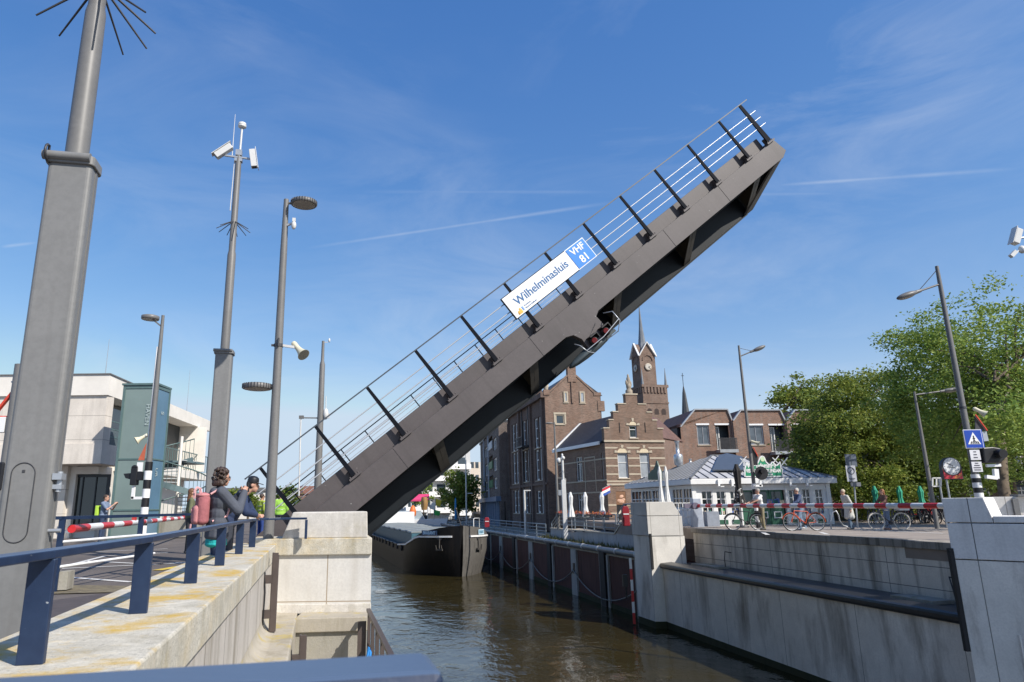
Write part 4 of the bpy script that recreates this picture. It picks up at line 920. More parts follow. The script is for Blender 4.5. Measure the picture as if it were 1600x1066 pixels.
part('fender_pipe', MB().tube(rr_(YQ0, -.03, ZQ-.02), rr_(YQ1, -.03, ZQ-.02), .17, n=14), M_pipe, qw, True)
for k in range(28):
    Y = 36.2+2.6*k; part('pipe_clamp', MB().tube(rr_(Y, -.03, ZQ-.02), rr_(Y+.18, -.03, ZQ-.02), .19, n=12), mat('clamp_grey', (.42, .43, .44), .5), qw, True)
for k in range(5):
    a, b2 = rr_(35.9+10.14*k+(0 if k else .2), -.14, -2.95), rr_(35.9+10.14*(k+1), -.14, -2.85)
    ch = MB().path([a.lerp(b2, i/16)-Vector((0, 0, 1.12*(1-(2*i/16-1)**2))) for i in range(17)], .035, 6)
    part('mooring_chain', ch, mat('chain_grey', (.20, .19, .17), .6, var=.3), qw, True)
gpx = at(988.5, 920, 35.0)
gg = thing('gauge_pole', 'red and white striped gauge pole on the quay corner at the waterline', 'gauge', (at(989, 880, 34.6).x-.12, 34.6, ZW))
inv = ROOT[gg.name].inverted(); q = MB(); za, zb_ = at(988, 872, 34.6).z-ZW, .05
for k in range(6): q.box((0, 0, za+(zb_-za)*(k+.5)/6), (.12, .04, abs(zb_-za)/6-.001), m=(k+1) % 2)
part('striped_board', q, [M_red, M_white], gg)
part('ladder_box', MB().box((-.30, .1, 2.0), (.22, .2, .55)).tube((-.28, .05, 1.2), (-.28, .05, 1.8), .04), M_black, gg)
# lower walkway, terrace and their walls
struct('walkway', MB().prism([rr_(YQ0, 1.3, ZQ-.02), rr_(YQ1, 1.3, ZQ-.02), rr_(YQ1, 9, ZQ-.02), rr_(54.9, 9, ZQ-.02), rr_(54.9, 1.3, ZQ-.02)], (0, 0, .02)), mat('walkway_paving', (.30, .26, .20), .9, var=.2, scale=2))
C_ter = concrete('terrace_wall_grey', (.42, .42, .42), stain=.5, dark=(.16, .16, .15), joint=(1.5, 9))
tw_ = thing('terrace_wall', 'grey terrace retaining wall with a ramp below the stepped gable house', 'wall', rr_(45, 1.3, ZQ))
prof = [(36.0, 0.06), (41.2, 0.06), (42.3, -.56), (55.0, -.60)]
wv = []
vs = [rr_(Y, 1.25, ZQ) for Y, z in prof]+[rr_(Y, 1.25, z) for Y, z in prof]; vs2 = [v+Vector((.28, .02, 0)) for v in vs]
part('wall_face', MB().add(vs+vs2, [(0, 1, 5, 4), (1, 2, 6, 5), (2, 3, 7, 6), (8, 12, 13, 9), (9, 13, 14, 10), (10, 14, 15, 11), (4, 5, 13, 12), (5, 6, 14, 13), (6, 7, 15, 14), (0, 4, 12, 8), (3, 11, 15, 7), (0, 8, 9, 1), (1, 9, 10, 2), (2, 10, 11, 3)]), C_ter, tw_, True)
cp_ = MB()
for (a, za_), (b2, zb2) in zip(prof, prof[1:]): cp_.bar(rr_(a, 1.37, za_+.035), rr_(b2, 1.37, zb2+.035), .36, .07)
part('coping', cp_, mat('terrace_cap', (.50, .45, .36), .85, var=.15), tw_, True)
struct('terrace', MB().prism([rr_(41.6, 1.5, -.62), rr_(55, 1.5, -.62), rr_(55, 9.5, -.62), rr_(41.6, 7, -.62)], (0, 0, .03)), mat('terrace_paving', (.30, .26, .21), .9, var=.2))
rnd = random.Random(3)
# weeds on the strip between pipe and terrace wall
M_weed = leafmat('weed_green', (.05, .07, .02), (.10, .11, .03), (.19, .17, .07))
wd = MB()
for i in range(900):
    Y = rnd.uniform(36.5, 56); o = rnd.uniform(.35, 1.2); b_ = rr_(Y, o, ZQ); hgt = rnd.uniform(.06, .32)*(1 if rnd.random() < .8 else 1.6); a = rnd.uniform(0, 6.3); d = Vector((math.cos(a), math.sin(a), 0))*.035; tip = b_+Vector((rnd.uniform(-.1, .1), rnd.uniform(-.1, .1), hgt))
    wd.add([b_-d, b_+d, tip], [(0, 1, 2)])
single('weeds', 'dry weeds growing along the foot of the terrace wall', None, wd, M_weed, kind='stuff', recalc=False)
# railings of the quay and terrace
M_rail = mat('rail_blue_grey', (.17, .21, .25), .4, .2, var=.12)
def tube_rail(label, pts, n_rails=4, h=1.05, sp=2., flow=0):
    t_ = thing('railing', label, 'railing', pts[0], group='blue grey tube railings on the right quay')
    for k in range(n_rails):
        z = h*(k+1)/n_rails; q = MB()
        for a, b in zip(pts, pts[1:]): q.tube(Vector(a)+Vector((0, 0, z)), Vector(b)+Vector((0, 0, z)), .03 if k < n_rails-1 else .04, n=6)
        part('rail', q, M_rail, t_, True)
    for a, b in zip(pts, pts[1:]):
        a, b = Vector(a), Vector(b); L = (b-a).length; m_ = max(1, round(L/sp))
        for i in range(m_+1): 
            p = a.lerp(b, i/m_); part('post', MB().box(p+Vector((0, 0, h/2)), (.05, .09, h), ANG), M_rail, t_, True)
    return t_
tube_rail('long tube railing along the lower quay walkway behind the barge bow', [rr_(55.2, .95, ZQ), rr_(112, .95, ZQ)], sp=2.6)
tr_ = tube_rail('tube railing with flower boxes along the stepped house terrace', [rr_(55.0, 1.35, ZQ+.1), rr_(53.4, 1.4, -.5), rr_(42.4, 1.4, -.48)], sp=1.9)
tube_rail('tube railing at the top of the terrace ramp beside the far pillar', [rr_(42.2, 1.45, -.4), rr_(41.2, 1.45, .12), rr_(35.6, 1.45, .12)], sp=1.9)
M_fl = leafmat('flower_mix', (.05, .09, .02), (.55, .22, .03), (.55, .08, .12))
for k in range(9):
    Y = 43.2+k*1.22; fb_ = thing('flower_box', 'orange and pink flowers in a dark box hung on the terrace railing', 'flower box', rr_(Y, 1.28, .42), ANG, group='flower boxes on the terrace railing')
    part('box', MB().box((0, 0, .06), (.18, .75, .14)), M_steel, fb_)
    q = MB()
    for i in range(60):
        c = Vector((rnd.gauss(0, .07), rnd.uniform(-.4, .4), .15+abs(rnd.gauss(.06, .06)))); d = Vector((rnd.uniform(-1, 1), rnd.uniform(-1, 1), rnd.uniform(-1, 1))).normalized()*.04; e = d.orthogonal().normalized()*.04; q.add([c-d, c+e, c+d, c-e], [(0, 1, 2, 3)])
    part('flowers', q, M_fl, fb_, recalc=False)
# ------------------------------------------------------------------ cargo barge
bo = gp(722, 902, ZW); ba = Vector((-.232, .9727, 0)); bb = Vector((.9727, .232, 0))
BMX = Matrix((bb, ba, Vector((0, 0, 1)))).transposed().to_4x4(); BMX.translation = bo     # x starboard, y aft, z up
bg_ = thing('cargo_barge', 'long black inland cargo barge with white bow stripe approaching the lock', 'barge', mtx=BMX)
M_hull = concrete('hull_black', (.007, .007, .008), stain=.45, dark=(.030, .022, .017), streak_scale=2., speck=.3)
M_hull.node_tree.nodes['Principled BSDF'].inputs['Roughness'].default_value = .5
M_hulll = concrete('hull_worn_sunlit', (.125, .118, .108), stain=.85, dark=(.022, .02, .019), streak_scale=2.2, speck=.5)  # worn hull, painted paler grey to carry the sunlight on starboard
HW = [(0, .12), (.35, .85), (1., 1.65), (2., 2.45), (3.2, 3.0), (5, 3.4), (7, 3.55), (12, 3.6), (38, 3.6), (43, 3.3), (46, 2.4)]
HZ = [(0, 4.02), (1, 3.85), (2, 3.62), (3.2, 3.3), (5, 2.78), (7, 2.4), (12, 2.15), (38, 2.15), (43, 2.5), (46, 3.0)]
def itp(tb, t):
    for (a, va), (b, vb) in zip(tb, tb[1:]):
        if a <= t <= b: return va+(vb-va)*(t-a)/(b-a)
    return tb[-1][1]
TS = [0, .12, .35, .65, 1, 1.5, 2, 2.6, 3.2, 4, 5, 6, 7, 9, 12, 20, 30, 38, 43, 46]
hl = MB(); n_ = len(TS)
def ring(t, s):
    w_, z = itp(HW, t), itp(HZ, t); k = max(0., 1-t/7)
    return [Vector((s*w_*(1-.55*k), t+.55*k*.9, -.9)), Vector((s*w_*(1-.34*k), t+.32*k, 0.)), Vector((s*w_*(1-.14*k), t+.08*k, 1.3)), Vector((s*w_*(1-.03*k), t, 2.0)), Vector((s*w_, t, z))]
for s in (-1, 1):
    vs = [p for t_ in TS for p in ring(t_, s)]
    fs = [(i*5+j, (i+1)*5+j, (i+1)*5+j+1, i*5+j+1) if s > 0 else (i*5+j, i*5+j+1, (i+1)*5+j+1, (i+1)*5+j) for i in range(n_-1) for j in range(4)]
    h = MB().add(vs, fs, 0, True)
    # bulwark thickness: inner skin
    vi = [Vector((p.x*.96, p.y+.06, p.z)) for i in range(n_) for p in (vs[i*5+4], vs[i*5+4]-Vector((0, 0, .7)))]
    fi = [(i*2, i*2+1, (i+1)*2+1, (i+1)*2) for i in range(n_-1)]; h.add(vi, fi)
    top = [q for i in range(n_) for q in (vs[i*5+4], vi[i*2])]; h.add(top, [(i*2, i*2+1, (i+1)*2+1, (i+1)*2) for i in range(n_-1)])
    part('hull_side', h, M_hull if s < 0 else M_hulll, bg_, recalc=False, label='black port side of the hull' if s < 0 else 'worn starboard side of the hull, painted grey as if sunlit')
part('stem', MB().hexa([Vector(p) for p in ((-.14, .66, -.9), (.14, .66, -.9), (.14, .9, -.9), (-.14, .9, -.9), (-.14, -.05, 4.04), (.14, -.05, 4.04), (.14, .2, 4.04), (-.14, .2, 4.04))]), M_hull, bg_)
dk = MB(); dv = []
for t_ in TS[1:]: w_ = itp(HW, t_)*.97; z = min(itp(HZ, t_)-.55, 2.6 if t_ < 6 else 3); dv += [Vector((-w_, t_, z)), Vector((w_, t_, z))]
dk.add(dv, [(2*i, 2*i+1, 2*i+3, 2*i+2) for i in range(len(dv)//2-1)]); part('deck', dk, mat('barge_deck', (.10, .10, .10), .7, var=.2), bg_)
def hullpt(s, t, z, o=0.):
    rg = ring(t, s); 
    for p, q in zip(rg, rg[1:]):
        if p.z <= z <= q.z: c = p.lerp(q, (z-p.z)/(q.z-p.z)); break
    else: c = rg[-1].copy(); c.z = z
    return c
def hulln(s, t, z):
    a, b = hullpt(s, max(.02, t-.1), z), hullpt(s, t+.1, z); d = (b-a).normalized(); n = Vector((d.y, -d.x, 0))*s; return n.normalized()
for s in (-1, 1):
    ps = []
    for t_ in (.30, .5, .65, .8, 1, 1.25, 1.5, 2, 2.6, 3.2, 4, 4.6, 5.5, 7, 9, 12):
        z = min(3.16-.02*t_, itp(HZ, t_)-.10); ps.append(hullpt(s, t_, z)+hulln(s, t_, z)*.04)
    q = MB()
    for a, b in zip(ps, ps[1:]): q.bar(a, b, .10, .13)
    part('rubbing_strake', q, M_white, bg_)
ps = [Vector((-(3.62), t_, 2.08)) for t_ in (12, 20, 30, 40)]
part('side_strake', MB().path(ps, .07, 6), M_steel, bg_)
M_teal = mat('teal_paint', (.05, .13, .17), .5, var=.2); M_teal2 = mat('turquoise_paint', (.06, .33, .27), .5, var=.12)
M_hatch = mat('hatch_grey_blue', (.21, .23, .23), .6, 0, var=.15, scale=1)
part('coaming', MB().box((0, 24, 2.45), (5.9, 33, 1.5)), M_teal, bg_)
for k in range(15):
    y = 7.6+2.2*k; prof = [(-3.0, 3.22), (-2.95, 3.36), (-1.5, 3.46), (0, 3.5), (1.5, 3.46), (2.95, 3.36), (3.0, 3.22)]
    part('hatch_cover', MB().prism([(x, y, z+.05*(k % 2)) for x, z in prof], (0, 2.02, 0)), M_hatch, bg_, bevel=.03)
part('fore_locker', MB().box((-.6, 5.6, 2.75), (3.6, 1.2, .95)), M_teal, bg_, bevel=.04)
part('hatch_box', MB().box((1.5, 5.2, 2.95), (1.7, 1.2, .9)), M_teal2, bg_, bevel=.04)
for x, y in ((-2.2, 5.0), (-1.75, 5.0), (-2.7, 6.6), (2.3, 4.6)):
    part('bollard', MB().lathe([(.16, 2.1), (.15, 2.75), (.21, 2.8), (.21, 2.92), (.1, 2.95)], (x, y, 0), n=12), mat('bollard_red', (.22, .05, .04), .6), bg_)
part('winch', MB().tube((-.7, 3.0, 3.1), (.7, 3.0, 3.1), .3, n=14).box((-.85, 3.0, 2.9), (.2, .8, .9)).box((.85, 3.0, 2.9), (.2, .8, .9)), M_teal, bg_)
part('jack_staff', MB().tube((.55, 1.6, 3.2), (.0, 1.9, 5.3), .045, n=8).ell((-.02, 1.9, 5.35), (.09, .09, .12)), M_steel, bg_)
part('bow_rail', MB().path([(1.6, 2.3, 3.2), (1.6, 2.3, 4.5), (1.75, 2.5, 4.55), (2.3, 3.1, 4.55), (2.3, 3.1, 3.2)], .035, 6), M_cam, bg_)
wh = MB().box((0, 41.5, 3.6), (5, 4, 2.6)); part('wheelhouse', wh, M_white, bg_, bevel=.05)
fdr = MB()
for t_ in range(9, 40, 3): fdr.box((-3.66, t_, 1.9), (.12, .5, .5))
part('fender', fdr, M_rubber, bg_)
for s, (u, v) in ((-1, (707, 856)), (1, (737, 860))):
    # anchors in their hawse pipes
    t_ = 1.0; c = hullpt(s, t_, 2.1); n_ = hulln(s, t_, 2.1); d_ = Vector((-n_.y, n_.x, 0)); up_ = Vector((0, 0, 1)); top_ = hullpt(s, t_, 3.0)+n_*.03
    part('hawse_pipe', MB().lathe([(.2, 0), (.2, .05), (.13, .06)], top_-n_*.04, n_, n=14), M_steel, bg_)
    cc = c+n_*.12; M_anc = mat('anchor_rust', (.055, .05, .045), .7, var=.3)
    an = MB().tube(top_, cc, .05, n=8).bar(cc-d_*.33, cc+d_*.33, .12, .14)
    for k in (-1, 1): an.prism([cc+d_*k*.33-up_*.04, cc+d_*k*.20-up_*.04, cc+d_*k*.27+up_*.38+n_*.06], n_*.08)
    part('anchor', an, M_anc, bg_)
def bow_plate(s, ta, tb, z, pm, txm, txt):
    pa, pb = hullpt(s, ta, z), hullpt(s, tb, z); d = (pb-pa).normalized()*(1 if s > 0 else -1); n2 = Vector((d.y, -d.x, 0))
    mid = (pa+pb)/2; md = hullpt(s, (ta+tb)/2, z); mid += n2*(max(0, (md-mid).dot(n2))+.10); L = (pb-pa).length
    q = MB().bar(mid-d*L/2, mid+d*L/2, .04, .42); o = part('name_plate', q, pm, bg_)
    text(txt, .36, txm, o, BMX @ frame_mtx(mid+n2*.03, d, (0, 0, 1)), sx=L/1.75*.9, bold=.01)
bow_plate(-1, 1.1, 2.6, 3.42, mat('plate_navy', (.02, .05, .12), .4), mat('plate_pale', (.45, .65, .80), .5), 'BRABANT')
bow_plate(1, .95, 1.75, 3.45, mat('plate_paleblue', (.50, .68, .78), .5), mat('plate_letter', (.10, .25, .36), .5), 'BRABANT')
# small moored things far behind the barge
wb = gp(640, 812, -3.6); 
w_ = thing('motor_cruiser', 'white motor cruiser moored on the left bank beyond the barge', 'boat', at(645, 812, 104)*1)
p0 = at(596, 812, 104); p1 = at(700, 812, 104)
part('hull', MB().prism([(p0.x, 104, ZW), (p1.x-1.2, 104, ZW), (p1.x, 104, -.6), (p0.x, 104, -.7)], (0, 3, 0)), M_white, w_, True); part('cabin', MB().prism([(p0.x+1, 104.3, -.7), (p1.x-3.5, 104.3, -.7), (p1.x-4.2, 104.3, .6), (p0.x+1.5, 104.3, .6)], (0, 2.4, 0)), mat('cabin_grey', (.42, .48, .5), .4), w_, True)
def flagpole(label, x, ytop, ybot, Y, col, wdt, name='flag'):
    a, b = at(x, ybot, Y), at(x, ytop, Y); f_ = thing(name, label, 'flag', a); inv = ROOT[f_.name].inverted()
    part('pole', MB().tube(inv @ a, inv @ b, .05, n=6), M_galv, f_); c = mat('flag_'+label.split()[0], col, .8)
    L = (b-a).length; part('cloth', MB().prism([(0, .02, L*.97), (wdt, .05, L*.80), (wdt*.8, .1, L*.35), (.05, .02, L*.45)], (0, .03, 0)), c, f_)
flagpole('yellow drooping flag beyond the barge near the pink awning', 680, 778, 800, 98, (.60, .48, .04), .9)
flagpole('white drooping flag beyond the barge near the pink awning', 672, 782, 806, 97, (.65, .65, .6), .8)
flagpole('green drooping flag beyond the barge hatch covers', 678, 796, 812, 95, (.05, .40, .08), .9)
c = at(712, 812, 92); b = at(712, 778, 92)
single('blue_post', 'bright blue mooring post beside the tree beyond the barge', 'post', MB().lathe([(.12, 0), (.16, .4), (.13, 1.4), (.10, (b-c).z-.2), (.03, (b-c).z)], c, n=10), mat('post_blue', (.02, .24, .50), .5))
aw = thing('market_stall', 'pink awning stall on the left bank beyond the barge', 'stall', at(656, 800, 108))
p0, p1 = at(642, 781, 108), at(670, 776, 108)
part('awning', MB().prism([(p0.x, 107, p0.z), (p0.x, 109.5, p1.z+.4), (p0.x, 109.5, p1.z+.2), (p0.x, 107, p0.z-.25)], (p1.x-p0.x, 0, 0)), mat('awning_pink', (.62, .05, .16), .8), aw, True)
q = MB()
for x in (p0.x+.1, p1.x-.1): q.tube((x, 107.2, -3), (x, 107.2, p0.z), .06, n=6)
part('pole', q, M_white, aw, True); part('counter', MB().box(((p0.x+p1.x)/2, 109, -1.4), (2.2, 1, 2.6)), M_dark, aw, True)
single('barrel', 'brown wooden barrel standing under the pink awning', 'barrel', MB().lathe([(.42, 0), (.55, .7), (.55, 1.2), (.42, 1.9)], at(663, 797, 106), n=12), mat('barrel_wood', (.30, .17, .06), .7))
single('buoy', 'orange buoy hanging beside the pink awning stall', 'buoy', MB().lathe([(.1, 0), (.45, .3), (.5, .9), (.3, 1.5), (.08, 1.7)], at(645, 809, 100), n=12), mat('buoy_orange', (.70, .16, .03), .5))
# ------------------------------------------------------------------ buildings on the right bank
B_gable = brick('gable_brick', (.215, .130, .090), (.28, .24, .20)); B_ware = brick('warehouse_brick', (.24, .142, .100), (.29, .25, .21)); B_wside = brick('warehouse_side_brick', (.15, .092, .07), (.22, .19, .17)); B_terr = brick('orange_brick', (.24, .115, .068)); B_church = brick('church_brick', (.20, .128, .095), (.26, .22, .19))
M_stone = concrete('pale_stone', (.50, .43, .33), stain=.2, dark=(.3, .25, .18)); M_pipezinc = mat('zinc', (.36, .38, .40), .45, .3, var=.1)
G_sky = glass('window_glass_light', (.05, .06, .07), .03); G_cur = mat('curtain_glass', (.32, .35, .38), .12, var=.25, scale=1.2, spec=.8)
# --- stepped gable house
GF = Facade((at(944.6, 690, 54).x, 54), (at(1037, 690, 54.9).x, 54.9))
GS = Facade((8.3, 62.2), (GF.p.x-.001, GF.p.y))          # canal side, in shade
gh = thing('stepped_gable_house', 'old brown brick house with stepped gable and stone bands beside the kiosk', 'house', GF.pt(GF.L/2, -.6, -3))
GB = -.62
ze = GF.px(985, 689)[1]; W0 = GF.L
ops = []
for (x0, x1, y0, y1) in ((964.5, 983, 708, 747), (999, 1017, 708, 747)):
    u0, z1 = GF.px(x0, y0); u1, z0 = GF.px(x1, y1); ops.append((u0, u1, z0, z1))
u0, z1 = GF.px(962, 768); u1, z0 = GF.px(980, 808); dop = (u0, u1, GB, z1)
mb = MB(); GF.wall(mb, 0, W0, GB, ze, ops+[dop])
gu0, gz1 = GF.px(983, 665); gu1, gz0 = GF.px(996, 685); gop = (gu0, gu1, max(gz0, ze+.25), gz1)
steps_px = [(689, 670, 944.6, 1036), (670, 657, 952, 1028), (657, 644.5, 959.5, 1021), (644.5, 632, 968, 1013), (632, 617, 977, 996)]
cap = MB(); rows_ = []
for i, (ya_, yb_, xl, xr_) in enumerate(steps_px):
    za = GF.px(988, ya_)[1]; zb_ = GF.px(988, yb_)[1]; ul = GF.px(xl, 700)[0] if i else 0; ur = GF.px(xr_, 700)[0] if i else W0
    ul = max(0, (GF.px(988, 640)[0]-(ur-ul)/2)) if i else 0; ur = W0-ul if i else W0
    GF.wall(mb, ul, ur, za, zb_, [gop]); rows_.append((ul, ur, za, zb_))
    GF.box(mb, ul, ur, za, zb_, -.5, -.42); mb.quad(GF.pt(ul, za), GF.pt(ul, zb_), GF.pt(ul, zb_, -.45), GF.pt(ul, za, -.45)); mb.quad(GF.pt(ur, za), GF.pt(ur, zb_), GF.pt(ur, zb_, -.45), GF.pt(ur, za, -.45))
for (ul, ur, za, zb_), nxt in zip(rows_, rows_[1:]+[None]):
    if nxt: GF.box(cap, ul-.05, nxt[0], zb_, zb_+.09, -.5, .05); GF.box(cap, nxt[1], ur+.05, zb_, zb_+.09, -.5, .05)
    else: GF.box(cap, ul-.05, ur+.05, zb_, zb_+.1, -.5, .05)
part('front_wall', mb, B_gable, gh, True); part('step_cap', cap, M_stone, gh, True)
for o in ops: GF.window(gh, *o[:2], *o[2:], nx=1, split=.62, sill=M_stone, pane=G_cur)
GF.window(gh, *gop[:2], *gop[2:], nx=1, split=.68, sill=M_stone)
def arch(u0, u1, z, h, mstone, par, Fx):
    q = MB(); c = (u0+u1)/2; r_ = (u1-u0)/2; N = 9
    for k in range(N):                               # voussoirs: brick ring with pale springers and keystone
        a0, a1 = math.pi*k/N, math.pi*(k+1)/N; po = []; st1 = k in (0, 4, 8); w2 = .26 if st1 else .17
        for rad in (r_, r_+w2):
            for a in (a0, a1): po.append((c+rad*math.cos(a), z+rad*h*math.sin(a)))
        p4 = [po[0], po[2], po[3], po[1]]
        q.prism([Fx.pt(u, zz, .0) for u, zz in p4], Fx.n*(.05 if st1 else .035), m=0 if st1 else 1)
    part('arch', q, [M_stone, B_gable], par, True)
    q = MB(); q.prism([Fx.pt(c+r_*math.cos(math.pi*k/10), z+r_*h*math.sin(math.pi*k/10), -.0) for k in range(11)], Fx.n*.02); part('tympanum', q, mat('tympanum_cream', (.62, .52, .36), .8, var=.15, scale=9), par, True)
for o in ops: arch(o[0], o[1], o[3]+.02, .9, M_stone, gh, GF)
arch(gop[0], gop[1], gop[3]+.02, 1.0, M_stone, gh, GF)
bd = MB()
for y in (700, 716, 728, 741, 752, 789, 802):
    z = GF.px(985, y)[1]; segs = [(0, W0)]
    for o in ops+[dop]:
        if o[2]-.1 < z < o[3]+.1: segs = [s2 for a, b in segs for s2 in ((a, min(b, o[0]-.02)), (max(a, o[1]+.02), b)) if s2[1]-s2[0] > .03]
    for a, b in segs: GF.box(bd, a, b, z-.06, z+.06, .0, .02)
part('stone_band', bd, M_stone, gh, True)
cn = MB(); GF.box(cn, -.06, W0+.06, ze-.10, ze+.05, .0, .09); z = GF.px(985, 757)[1]; GF.box(cn, -.03, W0+.03, z-.07, z+.07, .0, .06); part('cornice', cn, M_stone, gh, True)
ia = MB()
for x in (968, 1008): u, z = GF.px(x, 668); GF.box(ia, u-.02, u+.02, z-.4, z+.4, .0, .04)
part('wall_anchor', ia, M_black, gh, True)
# statue on the gable top
ut = GF.px(986.5, 640)[0]; zt_ = rows_[-1][3]+.1
fin = MB().lathe([(.34, 0), (.34, .35), (.22, .45), (.22, .6), (.26, .7), (.22, .9), (.14, 1.1), (.19, 1.35), (.16, 1.6), (.09, 1.72), (.11, 1.85), (.02, 2.0)], GF.pt(ut, zt_, -.22), n=12)
fin.ell(GF.pt(ut-.2, zt_+1.1, -.2), (.13, .1, .3)); fin.ell(GF.pt(ut+.2, zt_+1.0, -.2), (.12, .1, .3)); fin.v = [GF.pt(ut, zt_, -.22)+(p-GF.pt(ut, zt_, -.22))*.82 for p in fin.v]; part('gable_statue', fin, mat('statue_stone', (.30, .25, .19), .85, var=.25), gh, True)
# entrance: sign boards and dark door
dz = dop[3]; q = MB(); GF.box(q, dop[0]+.01, dop[1]-.01, dz-1.0, dz-.01, -.1, -.02); o = part('menu_sign', q, mat('sign_sepia', (.20, .10, .05), .6), gh, True)
q = MB(); 
for k in range(7): 
    c = GF.pt(rnd.uniform(dop[0]+.2, dop[1]-.2), dz-rnd.uniform(.25, .8), -.01); q.ell(c, (.14, .02, .11))
part('sign_figures', q, mat('sign_figures_pink', (.62, .38, .26), .7), o, True)
q = MB(); GF.box(q, dop[0]+.01, dop[1]-.01, dz-2.0, dz-1.03, -.12, -.04); part('door_panel', q, M_black, gh, True)
q = MB(); c_ = (dop[0]+dop[1])/2; q.prism([GF.pt(c_-.28, dz-1.7, -.035), GF.pt(c_+.28, dz-1.7, -.035), GF.pt(c_+.1, dz-1.25, -.035), GF.pt(c_-.1, dz-1.25, -.035)], GF.n*.01); part('door_emblem', q, mat('emblem_cream', (.55, .52, .42), .7), gh, True)
q = MB(); GF.box(q, dop[0]+.01, dop[1]-.01, GB+.05, dz-2.03, -.14, -.06); part('door', q, M_gdark, gh, True)
# canal side wall, roof
zs0 = ze-.15; sops = []
for (x0, x1, y0, y1) in ((899, 911, 715, 752), (939, 944, 708, 750), (902, 912, 771, 806)):
    ua, z1 = GS.px(x0, y0); ub, z0 = GS.px(x1, y1); sops.append((ua, min(ub, GS.L-.25), z0, z1))
mb = MB(); GS.wall(mb, 0, GS.L, GB, zs0, sops); part('side_wall', mb, B_gable, gh, True)
for o in sops: GS.window(gh, *o[:2], *o[2:], nx=2, split=.7, sill=M_stone)
q = MB()
for y in (720, 752, 770): z = GS.px(920, y)[1]; GS.box(q, 0, GS.L, z-.05, z+.05, .0, .02)
ua, z1 = GS.px(913, 717); ub, z0 = GS.px(933, 768); 
for (a, b, c, d) in ((ua, ua+.09, z0, z1), (ub-.09, ub, z0, z1), (ua, ub, z1, z1+.09)): GS.box(q, a, b, c, d, .021, .035)
part('stone_band', q, M_stone, gh, True)
zr = rows_[-2][2]; Wd = GF.d*W0; bk2 = (GS.p-GF.p); bk2.z = 0
A0 = GF.pt(0, ze-.05, -.5); A1 = GF.pt(W0, ze-.05, -.5); Rg = GF.pt(W0/2, zr+.15, -.5)
e2 = (GS.p-GF.pt(0, 0)); e2.z = 0
rf = MB(); t_ = GF.n*-.02
rf.prism([A0-GF.d*.25-Vector((0, 0, .10)), A1+GF.d*.25-Vector((0, 0, .10)), Rg], e2*1.0); rfo = part('roof', rf, R_slate, gh, True)
fs = MB(); a = A0-GF.d*.28-Vector((0, 0, .08)); fs.bar(a, a+e2, .14, .26); part('gutter', fs, M_white, gh, True)
bbk = Rg+e2; q = MB().bar(A0-GF.d*.3+e2*1.005-Vector((0, 0, .05)), bbk+e2.normalized()*.05, .25, .14); q.bar(A1+GF.d*.3+e2*1.005-Vector((0, 0, .05)), bbk+e2.normalized()*.05, .25, .14); part('bargeboard', q, M_white, gh, True)
mb = MB(); mb.prism([GF.pt(W0, GB, -.46), GF.pt(W0, ze, -.46), GF.pt(W0, ze, -.46)+e2, GF.pt(W0, GB, -.46)+e2], GF.d*.02); mb.prism([GF.pt(0, GB, 0)+e2, GF.pt(W0, GB, 0)+e2, GF.pt(W0, ze, 0)+e2, GF.pt(W0/2, zr, 0)+e2, GF.pt(0, ze, 0)+e2], e2.normalized()*.05); part('back_wall', mb, B_gable, gh, True)
fl = thing('national_flag', 'red white and blue flag on a pole over the terrace by the stepped house', 'flag', GF.pt(.1, GF.px(950, 770)[1], .0))
inv = ROOT[fl.name].inverted(); pa, pb = at(955, 757, 53.2), at(941, 764, 51.8)
part('pole', MB().tube(inv @ pa, inv @ pb, .03, n=6), M_galv, fl)
for k, cc in enumerate(((.5, .03, .05), (.7, .7, .7), (.03, .08, .35))):
    q = MB(); a_, b_ = pa.lerp(pb, .15), pa.lerp(pb, 1.); dn = Vector((0, 0, -.19)); vs = []
    for i in range(7):
        p = a_.lerp(b_, i/6)+Vector((0, .08*math.sin(i*1.4), 0)); vs += [p+dn*k*1.02, p+dn*(k+1)]
    q.add([inv @ v for v in vs], [(2*i, 2*i+1, 2*i+3, 2*i+2) for i in range(6)]); part('stripe', q, mat('flag_stripe_%s' % 'rwb'[k], cc, .8), fl)
# --- tall warehouse
WY = 66.; WF = Facade((at(853, 670, WY).x, WY), (at(943, 650, WY).x, WY+.9)); WS = Facade((at(797, 700, 82).x, 82), (WF.p.x-.001, WF.p.y))
wh = thing('tall_gable_warehouse', 'tall brown brick warehouse with pointed gable and long shaded window front', 'warehouse', WF.pt(WF.L/2, -1.2, -6))
WB = -1.2; zE = WF.px(852, 617)[1]; zE2 = WF.px(940, 622)[1]; ua = WF.px(894, 600)[0]; zP = WF.px(894, 583)[1]
wops = []
for (x0, x1, y0, y1) in ((880, 887.5, 612, 629), (905, 914, 612, 630), (868, 882, 648, 663)):
    a, z1 = WF.px(x0, y0); b, z0 = WF.px(x1, y1); wops.append((a, b, z0, z1))
mb = MB(); WF.wall(mb, 0, WF.L, WB, zE, [wops[2]])
